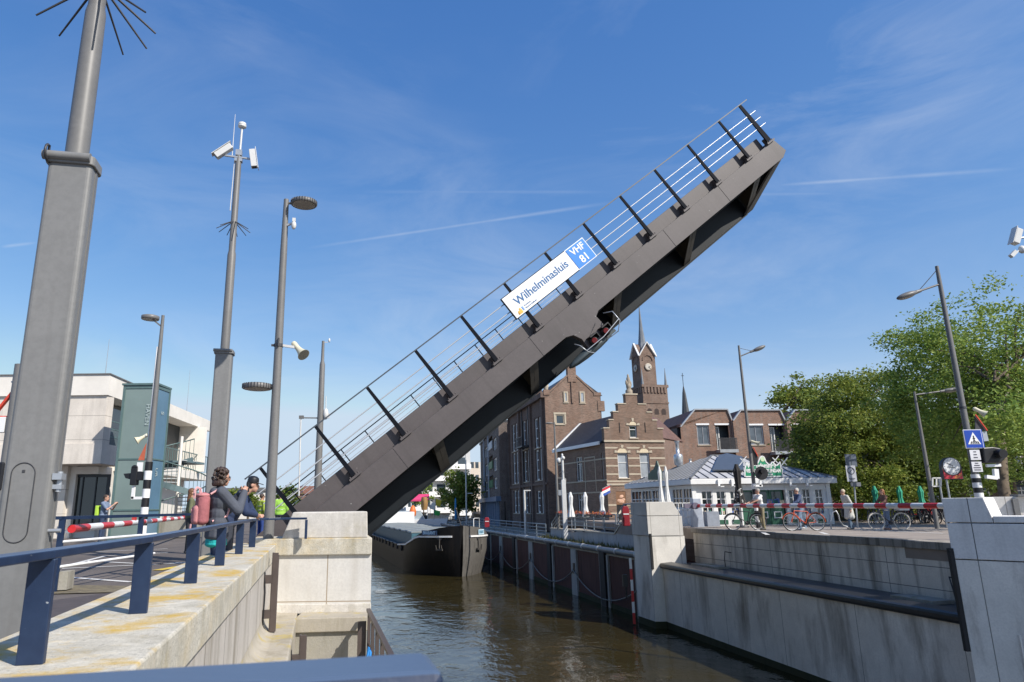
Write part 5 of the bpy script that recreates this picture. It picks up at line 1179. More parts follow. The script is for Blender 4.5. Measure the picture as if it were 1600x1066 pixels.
# gable triangle in horizontal strips so that the windows can sit in it
n_ = 16
for i in range(n_):
    za, zb_ = zE+(zP-zE)*i/n_, zE+(zP-zE)*(i+1)/n_; k0 = (za-zE)/(zP-zE); k1 = (zb_-zE)/(zP-zE)
    l0, l1 = .35+(ua-.35)*k0, .35+(ua-.35)*k1; r0, r1 = WF.L-.5+(ua-WF.L+.5)*k0, WF.L-.5+(ua-WF.L+.5)*k1
    mb.add([WF.pt(l0, za), WF.pt(r0, za), WF.pt(r1, zb_), WF.pt(l1, zb_)], [(0, 1, 2, 3)])
part('gable_wall', mb, B_ware, wh, True)
for o in wops[:2]: WF.window(wh, *o, depth=-.03, nx=1, fw=.13, sill=M_stone, pane=G_cur, frame=M_stone)
WF.window(wh, *wops[2], depth=.12, nx=1, fw=.1, sill=M_stone, frame=M_stone)
q = MB(); WF.box(q, wops[2][0]-.2, wops[2][1]+.2, wops[2][3]+.02, wops[2][3]+.22, 0, .03)
WF.box(q, wops[2][0]-.18, wops[2][0]-.01, wops[2][2], wops[2][3], 0, .03); WF.box(q, wops[2][1]+.01, wops[2][1]+.18, wops[2][2], wops[2][3], 0, .03); part('stone_surround', q, M_stone, wh, True)
q = MB(); WF.box(q, ua-.42, ua+.42, zP-.9, WF.px(894, 571)[1], -.5, .08); WF.box(q, ua-.5, ua+.5, WF.px(894, 571)[1], WF.px(894, 571)[1]+.15, -.55, .13)
zq0 = WF.px(894, 630)[1]; WF.box(q, ua-.14, ua+.02, zq0, zP-.9, 0, .12)
for k in (-.25, .0, .25): q.tube(WF.pt(ua+k, WF.px(894, 571)[1]+.15, -.2), WF.pt(ua+k, WF.px(894, 571)[1]+.5, -.2), .09, n=8)
part('chimney', q, B_ware, wh, True)
q = MB()
for a, b in (((.30, zE), (ua-.42, zP-.35)), ((WF.L-.45, zE), (ua+.42, zP-.35))): q.bar(WF.pt(a[0], a[1]+.12, -.12), WF.pt(b[0], b[1]+.12, -.12), .34, .16)
WF.box(q, -.1, .5, zE-.02, zE+.5, -.3, .06); WF.box(q, WF.L-.7, WF.L+.05, zE-.02, zE+.3, -.3, .06); WF.box(q, WF.L-.35, WF.L+.35, zE2-1.3, zE2-.3, -.3, .06); part('gable_coping', q, B_ware, wh, True)
part('gable_urn', MB().lathe([(.2, 0), (.28, .3), (.3, .5), (.12, .7), (.18, .9), (.02, 1.2)], WF.pt(.18, zE+.5, -.12), n=10), M_stone, wh, True)
# long side with pilasters and paired windows in four floors
sops = []; zS = zE-.25
cols = [(801, 810), (818, 828), (836.5, 848.5)]
floors = [(653, 698), (703, 750), (767, 802)]
for (xa_, xb_), dy in zip(cols, (12, 5, 0)):
    for fy0, fy1 in floors:
        sc_ = 1-.06*dy/12
        u0, z1 = WS.px((xa_+xb_)/2-4, fy0+dy*.9 if fy0 < 700 else fy0+dy*.45 if fy0 < 760 else fy0); u1, z0 = WS.px((xa_+xb_)/2+4, fy1+dy*.45 if fy1 < 760 else fy1)
        um = WS.px((xa_+xb_)/2, 720)[0]; sops.append((um-1.5, um-.12, z0, z1)); sops.append((um+.12, um+1.5, z0, z1))
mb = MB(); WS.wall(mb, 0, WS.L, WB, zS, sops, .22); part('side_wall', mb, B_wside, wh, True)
for o in sops: WS.window(wh, *o, depth=.22, nx=1, ny=3, fw=.16, bar=.1, sill=M_stone, pane=G_sky)
q = MB()
for x in (797, 813.5, 832, 851.5): u = WS.px(x, 720)[0]; WS.box(q, max(0, u-.3), min(WS.L, u+.3), WB, zS+.2, .0, .22)
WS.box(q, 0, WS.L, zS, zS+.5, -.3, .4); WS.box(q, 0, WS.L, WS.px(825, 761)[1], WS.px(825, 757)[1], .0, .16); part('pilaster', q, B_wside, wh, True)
for x in (818, 828): u = WS.px(x, 720)[0]; part('drain_pipe', WS.box(MB(), u-.06, u+.06, WB, zS, .0, .12), M_steel, wh, True)
for j in range(1):
    u = WS.px(823, 700)[0]; z = WS.px(823, 698)[1]; q = MB(); WS.box(q, u-1.5, u+1.5, z-.15, z, 0, .9)
    for k in range(9): WS.box(q, u-1.5+k*.36, u-1.45+k*.36, z, z+.9, .84, .88)
    WS.box(q, u-1.5, u+1.5, z+.9, z+.96, .82, .9); part('balcony', q, M_steel, wh, True)
sd = (WS.p-WF.p); sd.z = 0
q = MB().prism([WF.pt(-.2, zE, -.02), WF.pt(WF.L+.2, zE, -.02), WF.pt(ua, zP+.05, -.02)], sd); part('roof', q, R_slate, wh, True)
q = MB(); q.prism([WF.pt(WF.L, WB), WF.pt(WF.L, zE), WF.pt(WF.L, zE)+sd, WF.pt(WF.L, WB)+sd], WF.d*-.1); q.prism([WF.pt(0, WB)+sd, WF.pt(WF.L, WB)+sd, WF.pt(WF.L, zE)+sd, WF.pt(0, zE)+sd], sd.normalized()*.1); part('back_wall', q, B_ware, wh, True)
# roof dormers / fire stair on the canal side
for k, x in enumerate((803, 822)):
    u, z = WS.px(x, 640 if k else 655); q = MB(); WS.box(q, u-.9, u+.9, zS+.5, zS+2.0, -1.6, -.3); o = part('dormer', q, B_wside, wh, True); q = MB(); WS.box(q, u-.5, u+.5, zS+.8, zS+1.8, -.3, -.26); part('dormer_window', q, G_sky, o, True)
# --- dark brick apartments along the quay
AY = 85.; AF = Facade((at(780, 710, AY).x, AY), (at(780, 710, AY).x+6, AY+1.)); AS = Facade((at(751, 730, 118).x, 118), (AF.p.x, AF.p.y))
ap = thing('brick_apartments', 'dark brick quay apartments with balconies left of the tall warehouse', 'apartment block', AF.pt(2, -1.3, -8))
zA_ = AF.px(780, 660)[1]; aops = []
for j, (fa, fb) in enumerate(((677, 697), (710, 732), (743, 762))):
    for (xa_, xb_) in ((770.5, 776), (757, 762.5)):
        k = 1 if xa_ > 765 else .80
        u0, _ = AS.px(xa_, 720); u1, _ = AS.px(xb_, 720); z1 = AF.px(780, fa)[1]; z0 = AF.px(780, fb)[1]; aops.append((u0, u1, z0, z1))
bop = []
for fa, fb in ((668, 690), (702, 725), (737, 758)):
    u0, _ = AS.px(763.5, 720); u1, _ = AS.px(770, 720); bop.append((u0, u1, AF.px(780, fb)[1], AF.px(780, fa)[1]))
gop_ = []
mb = MB(); AS.wall(mb, 0, AS.L, 1.9, zA_, aops+bop, .3); AF.box(mb, 0, AF.L, -1.3, zA_, -.5, 0); part('wall', mb, B_dark, ap, True)
q = MB(); q.prism([AS.pt(0, -1.3, -1.2), AS.pt(AS.L, -1.3, -1.2), AF.pt(AF.L, -1.3, -.5), AS.pt(0, -1.3, -1.2)+AF.d*6], (0, 0, zA_+1.2)); part('core', q, M_dark, ap, True)
for o in aops: AS.window(ap, *o, depth=.25, nx=1, fw=.16, pane=G_cur)
for k, o in enumerate(bop):
    q = MB(); AS.box(q, *o[:2], o[2], o[2]+1.0, -.02, .10); part('balcony_panel', q, mat('balcony_green', (.05, .14, .05), .6) if k else mat('balcony_pale', (.35, .38, .42), .5), ap, True)
q = MB(); AS.box(q, 0, AS.L, 1.7, 2.3, -.1, .5); part('canopy', q, mat('canopy_blue', (.09, .14, .22), .5), ap, True)
for k in range(10): u = AS.L*(k+.5)/10; part('column', AS.box(MB(), u-.16, u+.16, -1.3, 1.7, 0.0, .3), mat('column_blue', (.20, .26, .36), .5), ap, True)
q = MB(); AS.box(q, 0, AS.L, -1.2, 1.7, -.6, -.5); part('shop_glass', q, M_gdark, ap, True)
for x in (764, 757): u = AS.px(x, 720)[0]; part('drain_pipe', AS.box(MB(), u-.1, u+.1, 2.3, zA_, .0, .2), mat('pipe_pale', (.40, .42, .46), .5), ap, True)
part('roof', MB().prism([AS.pt(0, zA_, .2), AS.pt(AS.L, zA_, .2), AF.pt(AF.L, zA_, .2), AS.pt(0, zA_)+AF.d*6], (0, 0, .3)), M_steel, ap, True)
# --- white flats far away, stepped
fl_ = thing('white_flats', 'white stepped apartment block with long balconies far beyond the barge', 'apartment block', at(690, 800, 140))
for k, (xa_, xb_, yt, Y) in enumerate(((630, 668, 744, 134), (655, 706, 722, 138), (690, 736, 705, 143))):
    Fw = Facade((at(xa_, 800, Y).x, Y), (at(xb_, 800, Y).x, Y+2)); zt_ = Fw.px((xa_+xb_)/2, yt)[1]; mb = MB(); Fw.box(mb, 0, Fw.L, -1.3, zt_, -10, 0); part('wall', mb, mat('flats_grey', (.50, .50, .49), .8, var=.06, scale=1), fl_, True)
    nf = int((zt_+1)/3.1)
    for j in range(nf):
        z = zt_-1.0-3.1*j-1.5
        q = MB(); Fw.box(q, .2, Fw.L-.2, z-1.25, z-.25, .0, 1.1); part('balcony', q, mat('flats_white', (.80, .79, .77), .7, var=.04), fl_, True)
        for i in range(max(2, int(Fw.L/2.6))):
            u = 1.+2.6*i
            if u+1.8 < Fw.L: q = MB(); Fw.box(q, u, u+1.7, z-.2, z+1.2, .0, .06); part('window', q, M_glass, fl_, True)
Fh = Facade((at(734, 800, 165).x, 165), (at(752, 800, 165).x, 166)); hh = thing('pale_tower_block', 'small pale apartment tower far behind the quay tree', 'apartment block', Fh.pt(2, 0, -3)); zt_ = Fh.px(742, 722)[1]; mb = MB(); Fh.box(mb, 0, Fh.L, -1.3, zt_, -8, 0); part('wall', mb, mat('tower_cream', (.55, .48, .40), .8), hh, True)
for z in range(1, int(zt_), 3): 
    q = MB(); Fh.box(q, .4, 1.2, z, z+1.4, 0, .05); part('window', q, M_glass, hh, True)
    q = MB(); Fh.box(q, 1.6, 2.4, z, z+1.4, 0, .05); part('window', q, M_glass, hh, True)
# --- church tower
CY = 92.; ca = R(14); cx_ = at(1020.5, 630, CY)
ch = thing('church_tower', 'brick church tower with clock faces and a slender grey spire', 'church', (cx_.x, CY+2, 0), ca)
zc1, zc2 = at(1015, 603, CY).z, at(1015, 553, CY).z; zsp = at(1003, 477, CY+2).z
hw = 1.86; part('lower_stage', MB().box((0, 0, zc1/2), (hw*2, hw*2, zc1)), B_church, ch)
q = MB().box((0, 0, zc1+.0), (hw*2+.3, hw*2+.3, .35)).box((0, 0, zc1-2.3), (hw*2+.16, hw*2+.16, .2))
for s in range(7): q.box((-hw+.35+s*(hw*2-.7)/6, -hw-.06, zc1-.55), (.3, .16, .8)); q.box((-hw-.06, -hw+.35+s*(hw*2-.7)/6, zc1-.55), (.16, .3, .8))
part('cornice', q, B_church, ch)
hq = 1.18; ox = -.42
part('clock_stage', MB().box((ox, 0, (zc1+zc2)/2), (hq*2, hq*2, zc2-zc1)), B_church, ch)
q = MB()
for a in range(4):
    m3 = Matrix.Rotation(a*math.pi/2, 3, 'Z'); pr_ = [m3 @ Vector(p)+Vector((ox, 0, 0)) for p in ((-hq, -hq-.02, zc2), (hq, -hq-.02, zc2), (0, -hq-.02, zc2+1.75))]
    q.prism(pr_, m3 @ Vector((0, hq+.02, 0)))
part('gable', q, B_church, ch)
q = MB()
for a in range(4):
    m3 = Matrix.Rotation(a*math.pi/2, 3, 'Z')
    for s in (-1, 1): q.bar(m3 @ Vector((s*(hq+.15), -hq-.12, zc2-.2))+Vector((ox, 0, 0)), m3 @ Vector((0, -hq-.12, zc2+1.85))+Vector((ox, 0, 0)), .26, .12)
part('gable_trim', q, mat('lead_white', (.62, .62, .60), .6), ch)
M_lead = mat('lead_grey', (.17, .185, .20), .5, .1, var=.2, scale=1)
part('spire', MB().lathe([(.85, zc2+.7), (.52, zc2+2.0), (.27, zc2+4.2), (.05, zsp-.3), (.05, zsp)], (ox, 0, 0), n=8, smooth=False).ell((ox, 0, zsp), (.13, .13, .16)), M_lead, ch)
for a in (0, 1):
    m3 = Matrix.Rotation(-a*math.pi/2, 3, 'Z'); c = m3 @ Vector((0, -hq-.05, zc2-1.7))+Vector((ox, 0, 0)); ax = m3 @ Vector((0, -1, 0))
    o = part('clock_face', MB().lathe([(.46, 0), (.52, .04), (.52, .08), (.43, .1)], c, ax, n=24), mat('clock_stone', (.42, .36, .28), .7), ch)
    part('dial', MB().lathe([(.40, .10), (.38, .11)], c, ax, n=24), mat('clock_dial', (.45, .42, .37), .6), o); e = c+ax*.125; rt = m3 @ Vector((1, 0, 0))
    part('hand', MB().bar(e, e+Vector((0, 0, .1))+rt*.3, .06, .03).bar(e, e-Vector((0, 0, .3))+rt*.3, .06, .03), M_black, o)
    q = MB()
    for i in range(11):
        t0 = math.pi*i/11; t1 = math.pi*(i+1)/11; q.bar(c+rt*.75*math.cos(t0)+Vector((0, 0, .95+.75*math.sin(t0))), c+rt*.75*math.cos(t1)+Vector((0, 0, .95+.75*math.sin(t1))), .14, .14)
    part('blind_arch', q, B_church, ch)
for s in (-1, 0, 1): 
    q = MB().prism([(s*1.05+.32*math.cos(math.pi*i/8), -hw-.03, zc1-3.4+.32*math.sin(math.pi*i/8)) for i in range(9)]+[(s*1.05-.32, -hw-.03, zc1-3.9), (s*1.05+.32, -hw-.03, zc1-3.9)], (0, .02, 0)); part('arch_recess', q, mat('recess_dark', (.05, .035, .03), .9), ch)
part('rose_window', MB().lathe([(.85, 0), (.95, .05), (.75, .06), (.72, .02)], (0, -hw-.0, zc1-7.6), (0, -1, 0), n=20), M_stone, ch)
for x, y in ((-hw, -hw), (hw, -hw), (hw, hw)): part('pinnacle', MB().lathe([(.22, 0), (.16, .5), (.02, 2.4)], (x*.95, y*.95, zc1+.15), n=6), M_lead, ch)
c2 = at(1071, 640, 120); ztip = at(1066.5, 583, 120).z; zk = at(1069, 604, 120).z
sp2 = thing('small_spire', 'thin dark pointed spire with a cross behind the terraced roofs', 'spire', (c2.x, 120, 0))
part('spire', MB().lathe([(.72, 0), (.72, at(1071, 650, 120).z), (.30, zk-1.2), (.08, zk)], (0, 0, 0), n=8, smooth=False), mat('dark_slate_spire', (.05, .055, .06), .6, var=.2), sp2); part('cross', MB().tube((0, 0, zk), (0, 0, ztip), .05, n=6).box((0, 0, ztip-.5), (.5, .06, .08)), M_black, sp2)
# --- terraced houses with butterfly roofs
TY = 66.
def terrace(label, xl, x0, x1, xr, ytop, yv, wins, balc, yl=None):
    Ft = Facade((at(xl, 680, TY).x, TY), (at(xr, 680, TY).x, TY+.3)); th = thing('terraced_house', label, 'house', Ft.pt(Ft.L/2, 0, -5), group='orange brick terraced houses')
    ua0, zt0 = Ft.px(x0, ytop); ub0, _ = Ft.px(x1, ytop); zv = Ft.px(xr, yv)[1]; zl = Ft.px(xl, yl)[1] if yl else zv; ops = []
    for (a, b, c, d) in wins: u0, z1 = Ft.px(a, c); u1, z0 = Ft.px(b, d); ops.append((u0, u1, z0, z1))
    u0, z1 = Ft.px(balc[0], balc[2]); u1, z0 = Ft.px(balc[1], balc[3]); bo_ = (u0, u1, z0, z1)
    zmid = max(o[3] for o in ops+[bo_])+.12
    if yl: zmid = min(zmid, 99)
    ul = 0; mb = MB(); Ft.wall(mb, 0, Ft.L, 0, zmid, ops+[bo_], .2)
    # tapered top
    mb.add([Ft.pt(0, zmid), Ft.pt(Ft.L, zmid), Ft.pt(Ft.L, zv), Ft.pt(ub0, zt0), Ft.pt(ua0, zt0), Ft.pt(0, zl)], [(0, 1, 2, 3, 4, 5)])
    part('front_wall', mb, B_terr, th, True)
    q = MB(); q.prism([Ft.pt(0, .0, -.9), Ft.pt(Ft.L, 0, -.9), Ft.pt(Ft.L, zmid, -.9), Ft.pt(0, zmid, -.9)], -Ft.n*7); part('core', q, M_dark, th, True)
    q = MB(); pts_ = [Ft.pt(0, zmid+.0, -.05), Ft.pt(Ft.L, zmid, -.05), Ft.pt(Ft.L, zv, -.05), Ft.pt(ub0, zt0, -.05), Ft.pt(ua0, zt0, -.05), Ft.pt(0, zl, -.05)]; q.prism(pts_, -Ft.n*8); part('roof', q, R_brownt, th, True)
    q = MB()
    for a, b in ((Ft.pt(0, zl, 0), Ft.pt(ua0, zt0, 0)), (Ft.pt(ua0, zt0), Ft.pt(ub0, zt0)), (Ft.pt(ub0, zt0), Ft.pt(Ft.L, zv))): q.bar(a, b, .3, .12)
    part('roof_edge', q, M_pipezinc, th, True)
    for o in ops: Ft.window(th, *o, depth=.15, nx=2, fw=.1, frame=mat('frame_grey', (.30, .31, .33), .5), pane=G_sky, sill=M_stone); 
    q = MB()
    for o in ops+[bo_]: Ft.box(q, o[0]-.05, o[1]+.05, o[3]+.005, o[3]+.16, .0, .05)
    part('lintel', q, M_white, th, True)
    Ft.window(th, bo_[0]+.05, bo_[1]-.75, bo_[2], bo_[3]-.1, depth=.6, nx=2, fw=.1, pane=G_sky, name='balcony_door')
    b2 = part('balcony', Ft.box(MB(), bo_[0]-.15, bo_[1]+.3, bo_[2]-.32, bo_[2]-.02, -.7, 1.0), M_white if 'first' in label or 'beside' in label else M_pipezinc, th, True)
    q = MB()
    for k in range(22): u = bo_[0]-.1+(bo_[1]-bo_[0]+.35)*k/21; Ft.box(q, u-.02, u+.02, bo_[2], bo_[2]+1.0, .9, .94)
    Ft.box(q, bo_[0]-.12, bo_[1]+.27, bo_[2]+1.0, bo_[2]+1.06, .88, .96); part('railing', q, M_steel, b2, True)
    q = MB(); Ft.box(q, Ft.L-.1, Ft.L+.08, 0, zv, .0, .2); part('drain_pipe', q, mat('pipe_brown', (.25, .16, .13), .5), th, True)
    return Ft
R_brownt = rows('brown_roof_tiles', (.155, .085, .065), .25, .3)
M_steel2 = M_steel
terrace('orange brick terraced house with white balcony slab above the kiosk chimney', 1064, 1085, 1136, 1147, 640, 656, [(1088, 1110, 664.5, 695)], (1117, 1142, 664.5, 703), 667)
terrace('orange brick terraced house with leafy balcony left of the big tree', 1147.3, 1157, 1218, 1231, 641, 657, [(1168, 1195, 665, 695)], (1201, 1230, 665, 706))
terrace('orange brick terraced house half hidden behind the big tree', 1231.3, 1241, 1300, 1315, 641, 657, [(1262, 1280, 665, 695)], (1236, 1256, 665, 706))
q = MB(); rh = thing('terraced_house', 'house end with sloping brown tile roof beside the stepped gable', 'house', at(1050, 800, 63)*1, group=None)
Fk = Facade((at(1034, 690, 60).x, 60), (at(1066, 690, 64).x, 64)); zk1 = Fk.px(1050, 646)[1]; zk0 = Fk.px(1058, 689)[1]
q = MB(); Fk.box(q, 0, Fk.L, 0, zk0, -6, 0); part('wall', q, B_brown, rh, True)
q = MB().prism([Fk.pt(-.8, zk0, .1), Fk.pt(Fk.L, zk0, .1), Fk.pt(Fk.L+.5, zk1, -2.4), Fk.pt(-.8, zk1, -2.4)], Vector((.1, 3, 0))); part('roof', q, R_brownt, rh, True)
# ------------------------------------------------------------------ white kiosk with green signs
KF = Facade((at(1085, 800, 37.5).x, 37.5), (at(1299, 800, 38.0).x, 38.0)); KS = Facade((10.85, 46.0), (KF.p.x-.001, KF.p.y))
M_kw = mat('kiosk_white', (.74, .74, .73), .55, var=.06, scale=2); M_kgreen = mat('kiosk_green', (.025, .10, .06), .45, var=.12)
M_kroof = mat('zinc_roof', (.40, .40, .41), .6, 0, var=.12, scale=1.2); M_seam = mat('zinc_seam', (.13, .135, .14), .6)
kk = thing('fish_kiosk', 'white wooden kiosk with grey seamed roof, green door and green crown sign', 'kiosk', KF.pt(KF.L/2, 0, -3))
zE = KF.px(1190, 757)[1]; zH = KF.px(1190, 770)[1]; zB = KF.px(1190, 808)[1]; wins = []
for (a, b, y0, y1) in ((1095, 1116, 767, 806), (1118, 1137, 767, 806), (1139.5, 1158, 767, 806), (1231, 1250, 765, 804), (1252, 1270, 764, 804), (1272, 1290, 764, 804)):
    u0, z1 = KF.px(a, y0); u1, z0 = KF.px(b, y1); wins.append((u0, u1, z0, z1))
ud0, _ = KF.px(1160, 800); ud1, _ = KF.px(1229, 800); dtop = KF.px(1190, 765)[1]; dop = (ud0, ud1, 0.02, dtop)
mb = MB(); KF.wall(mb, 0, KF.L, 0, zE, wins+[dop], .1); part('front_wall', mb, M_kw, kk, True)
for o in wins: KF.window(kk, *o, depth=.09, nx=2, ny=3, fw=.05, bar=.045, frame=M_kw, pane=M_gdark)
q = MB()
for o in wins: KF.box(q, o[0], o[1], .08, zB-.12, .0, .03)
part('green_panel', q, M_kgreen, kk, True)
q = MB(); KF.box(q, -.06, .16, 0, zE, .0, .08); KF.box(q, KF.L-.16, KF.L+.06, 0, zE, .0, .08); KF.box(q, ud0-.14, ud0-.01, 0, dtop+.1, .0, .08); KF.box(q, ud1+.01, ud1+.14, 0, dtop+.1, .0, .08); KF.box(q, .16, KF.L-.16, zE-.30, zE-.22, .0, .05); part('corner_post', q, M_kw, kk, True)
for k in range(3):
    a = ud0+.06+(ud1-ud0-.12)*k/3; b = ud0+.06+(ud1-ud0-.12)*(k+1)/3-.03
    q = MB(); KF.box(q, a, b, .03, dtop-.02, -.12, -.05); o = part('door', q, M_kgreen, kk, True); q = MB(); KF.box(q, a+.12, b-.12, 1.0, dtop-.12, -.05, -.04); part('pane', q, M_gdark, o, True)
    q = MB()
    if k: 
        for zz in (.35,): 
            for (c, d, e, f) in ((a+.15, b-.15, zz, zz+.05), (a+.15, b-.15, zz+.3, zz+.35), (a+.15, a+.2, zz+.05, zz+.3), (b-.2, b-.15, zz+.05, zz+.3)): KF.box(q, c, d, e, f, -.05, -.035)
        part('panel_frame', q, M_kw, o, True)
q = MB()
for i in range(12): 
    u = rnd.uniform(ud0+.3, ud1-.2); KF.box(q, u, u+rnd.uniform(.12, .3), rnd.uniform(1.0, 1.15), rnd.uniform(1.25, 1.5), -.04, -.02, m=rnd.randrange(3))
for o in wins:
    for i in range(4):
        u = rnd.uniform(o[0]+.05, o[1]-.3); z = o[2]+.08; KF.box(q, u, u+.22, z, z+rnd.uniform(.1, .3), -.085, -.06, m=rnd.randrange(3))
part('goods', q, [mat('goods_green', (.05, .35, .12), .6), mat('goods_cream', (.6, .5, .35), .6), mat('goods_blue', (.08, .14, .4), .6)], kk, True)
# side wall (canal side, in shade)
sw = []
for (a, b) in ((987, 1003), (1003.5, 1019), (1019.5, 1034), (1051, 1067), (1067.5, 1083)):
    u0, _ = KS.px(a, 780); u1, _ = KS.px(b, 780); sw.append((u0, min(u1, KS.L-.1), .9, 2.0))
mb = MB(); KS.wall(mb, 0, KS.L, 0, zE, sw, .1); part('side_wall', mb, M_kw, kk, True)
for o in sw: KS.window(kk, *o, depth=.09, nx=3, ny=2, fw=.06, bar=.05, frame=M_kw, pane=M_gdark)
q = MB().prism([KF.pt(KF.L, 0), KF.pt(KF.L, zE), KF.pt(KF.L, zE, -8), KF.pt(KF.L, 0, -8)], KF.d*-.1); q.prism([KS.pt(0, 0), KS.pt(0, zE), KF.pt(KF.L, zE, -8), KF.pt(KF.L, 0, -8)], (0, -.1, 0)); q.prism([KF.pt(.15, .04, -.9), KF.pt(KF.L-.15, .04, -.9), KF.pt(KF.L-.15, .04, -7.6), KS.pt(.2, .04, -.9)], (0, 0, .02)); part('back_wall', q, M_kw, kk, True)
part('interior_counter', MB().hexa([KF.pt(.8, 0, -1.4), KF.pt(KF.L-.8, 0, -1.4), KF.pt(KF.L-.8, 0, -1.0), KF.pt(.8, 0, -1.0), KF.pt(.8, 1.2, -1.4), KF.pt(KF.L-.8, 1.2, -1.4), KF.pt(KF.L-.8, 1.2, -1.0), KF.pt(.8, 1.2, -1.0)]), M_dark, kk, True)
# eaves fascia and seamed roof
ov = .35; e0, e1, e2, e3 = KF.pt(-ov*.6, 0, ov), KF.pt(KF.L+ov, 0, ov), KF.pt(KF.L+ov, 0, -8.3), KS.pt(-.2, 0, ov)
zf0, zf1 = KF.px(1190, 757.)[1], KF.px(1190, 747.5)[1]
q = MB(); q.prism([p+Vector((0, 0, zf0+.02)) for p in (e0, e1, e2, e3)], (0, 0, zf1-zf0-.02)); part('fascia', q, M_kw, kk, True, bevel=.03)
q = MB()
for x in (1118, 1139, 1229, 1255): u, z = KF.px(x, 757); KF.box(q, u-.05, u+.05, zf1-.5, zf1-.05, ov+.002, ov+.10); KF.box(q, u-.03, u+.16, zf1-.45, zf1-.40, ov+.01, ov+.35)
part('spotlight', q, M_kw, kk, True)
ap0 = at(1112, 712, 42.2); ap1 = at(1140, 712, 42.2); za = ap0.z; ap1.z = za
zr0 = zf1+.01; E_ = [p+Vector((0, 0, zr0)) for p in (e0, e1, e2, e3)]
rfm = MB().add([*E_, ap0, ap1], [(0, 1, 5, 4), (1, 2, 5), (2, 3, 4, 5), (3, 0, 4)]); rfo = part('roof', rfm, M_kroof, kk, True)
q = MB()
def seams(a, b, c, d, n):
    for i in range(n+1): q.bar(a.lerp(b, i/n)+Vector((0, 0, .03)), c.lerp(d, i/n)+Vector((0, 0, .02)), .03, .05)
def hipseam(a, b, t0, n):
    for i in range(1, n): 
        k = i/n; p = a.lerp(b, k)
        q.bar(p+Vector((0, 0, .03)), (a.lerp(t0, 2*k) if k < .5 else b.lerp(t0, 2*(1-k)))+Vector((0, 0, .02)), .03, .05)
n0 = 16
for i in range(1, n0):
    k = i/n0; p = E_[0].lerp(E_[1], k); sA = (ap0-E_[0]).dot(KF.d)/KF.L; x = k
    ka = (ap0-E_[0]).dot(KF.d)/(E_[1]-E_[0]).length; kb = (ap1-E_[0]).dot(KF.d)/(E_[1]-E_[0]).length
    top = E_[0].lerp(ap0, k/ka) if k < ka else (ap0.lerp(ap1, (k-ka)/(kb-ka)) if k < kb else E_[1].lerp(ap1, (1-k)/(1-kb)))
    q.bar(p+Vector((0, 0, .03)), top+Vector((0, 0, .02)), .03, .05)
hipseam(E_[3], E_[0], ap0, 16); hipseam(E_[1], E_[2], ap1, 10)
q.bar(E_[0], ap0, .12, .10); q.bar(E_[1], ap1, .12, .10); q.bar(ap0, ap1, .14, .12); part('roof_seam', q, M_seam, rfo, True)
sp = []
c0 = E_[0].lerp(E_[1], .30); 
def onroof(x, y, off=.12):      # point on the front roof slope seen at the pixel
    nrm = (E_[1]-E_[0]).cross(ap0-E_[0]).normalized(); r = ray(x, y); k = (E_[0]-EYE).dot(nrm)/r.dot(nrm); return EYE+r*k+nrm*off
P_ = [onroof(*p) for p in ((1113, 739), (1162, 739), (1160, 718), (1136, 712.5), (1123, 716))]
part('solar_panel', MB().prism(P_, (0, 0, .06)), mat('panel_slate', (.07, .08, .095), .35, var=.15), kk, True)
# vents
for (x, y0, y1, rads) in ((1061.5, 737, 689, .62), (1079.5, 731, 717, .42)):
    Y = 43.5; b_ = at(x, y0, Y); t_ = at(x, y1, Y).z-b_.z
    part('chimney_vent', MB().lathe([(.36*rads, -.3), (.36*rads, 0), (.18*rads, .15), (.18*rads, t_*.18), (.42*rads, t_*.22), (.46*rads, t_*.5), (.36*rads, t_*.56), (.18*rads, t_*.58), (.18*rads, t_*.94), (.26*rads, t_*.95), (.26*rads, t_)], b_, n=16), mat('bright_zinc', (.55, .57, .58), .3, .6, var=.1), kk, True)
# crown shaped sign on the front eaves
SF = Facade((KF.pt(0, 0, .25).x, KF.pt(0, 0, .25).y), (KF.pt(KF.L, 0, .25).x, KF.pt(KF.L, 0, .25).y))
prof = [(1163, 745), (1221.5, 744.5), (1221.5, 733), (1219, 732), (1218, 722), (1215, 726), (1212, 728), (1208, 724), (1205.5, 722), (1203, 727), (1200, 726), (1196, 722), (1193, 714.5), (1190, 713), (1187, 714.5), (1184, 722), (1181, 727), (1178, 727), (1175, 721), (1172, 725), (1170, 729), (1166, 722), (1165, 726), (1163, 733)]
pp = [SF.px(*p) for p in prof]; sgn = MB().prism([SF.pt(u, z, 0) for u, z in pp], SF.n*.06); M_sgreen = mat('sign_green', (.02, .26, .13), .45, var=.06)
so = part('crown_sign', sgn, M_sgreen, kk, True)
q = MB()
for a, b in zip(pp, pp[1:]+pp[:1]): q.bar(SF.pt(a[0], a[1], .05), SF.pt(b[0], b[1], .05), .05, .06)
part('sign_edge', q, M_kw, so, True)
u, z = SF.px(1190.5, 718); part('sign_emblem', MB().lathe([(.13, 0), (.12, .02)], SF.pt(u, z, .06), SF.n, n=14), mat('emblem_pale', (.55, .7, .45), .5), so, True)
u, z = SF.px(1189, 728); text('Volendammer', .34, M_kw, so, frame_mtx(SF.pt(u, z, .07), SF.d, (0, 0, 1)), sx=.85, bold=.012)
u, z = SF.px(1192, 736); text('VISHANDEL VOLENDAM', .26, M_kw, so, frame_mtx(SF.pt(u, z, .07), SF.d, (0, 0, 1)), sx=.68, bold=.012)
q = MB(); u, z = SF.px(1205, 741.5); SF.box(q, u-.25, u+.05, z-.04, z+.04, .061, .07); part('sign_bar', q, M_kw, so, True)
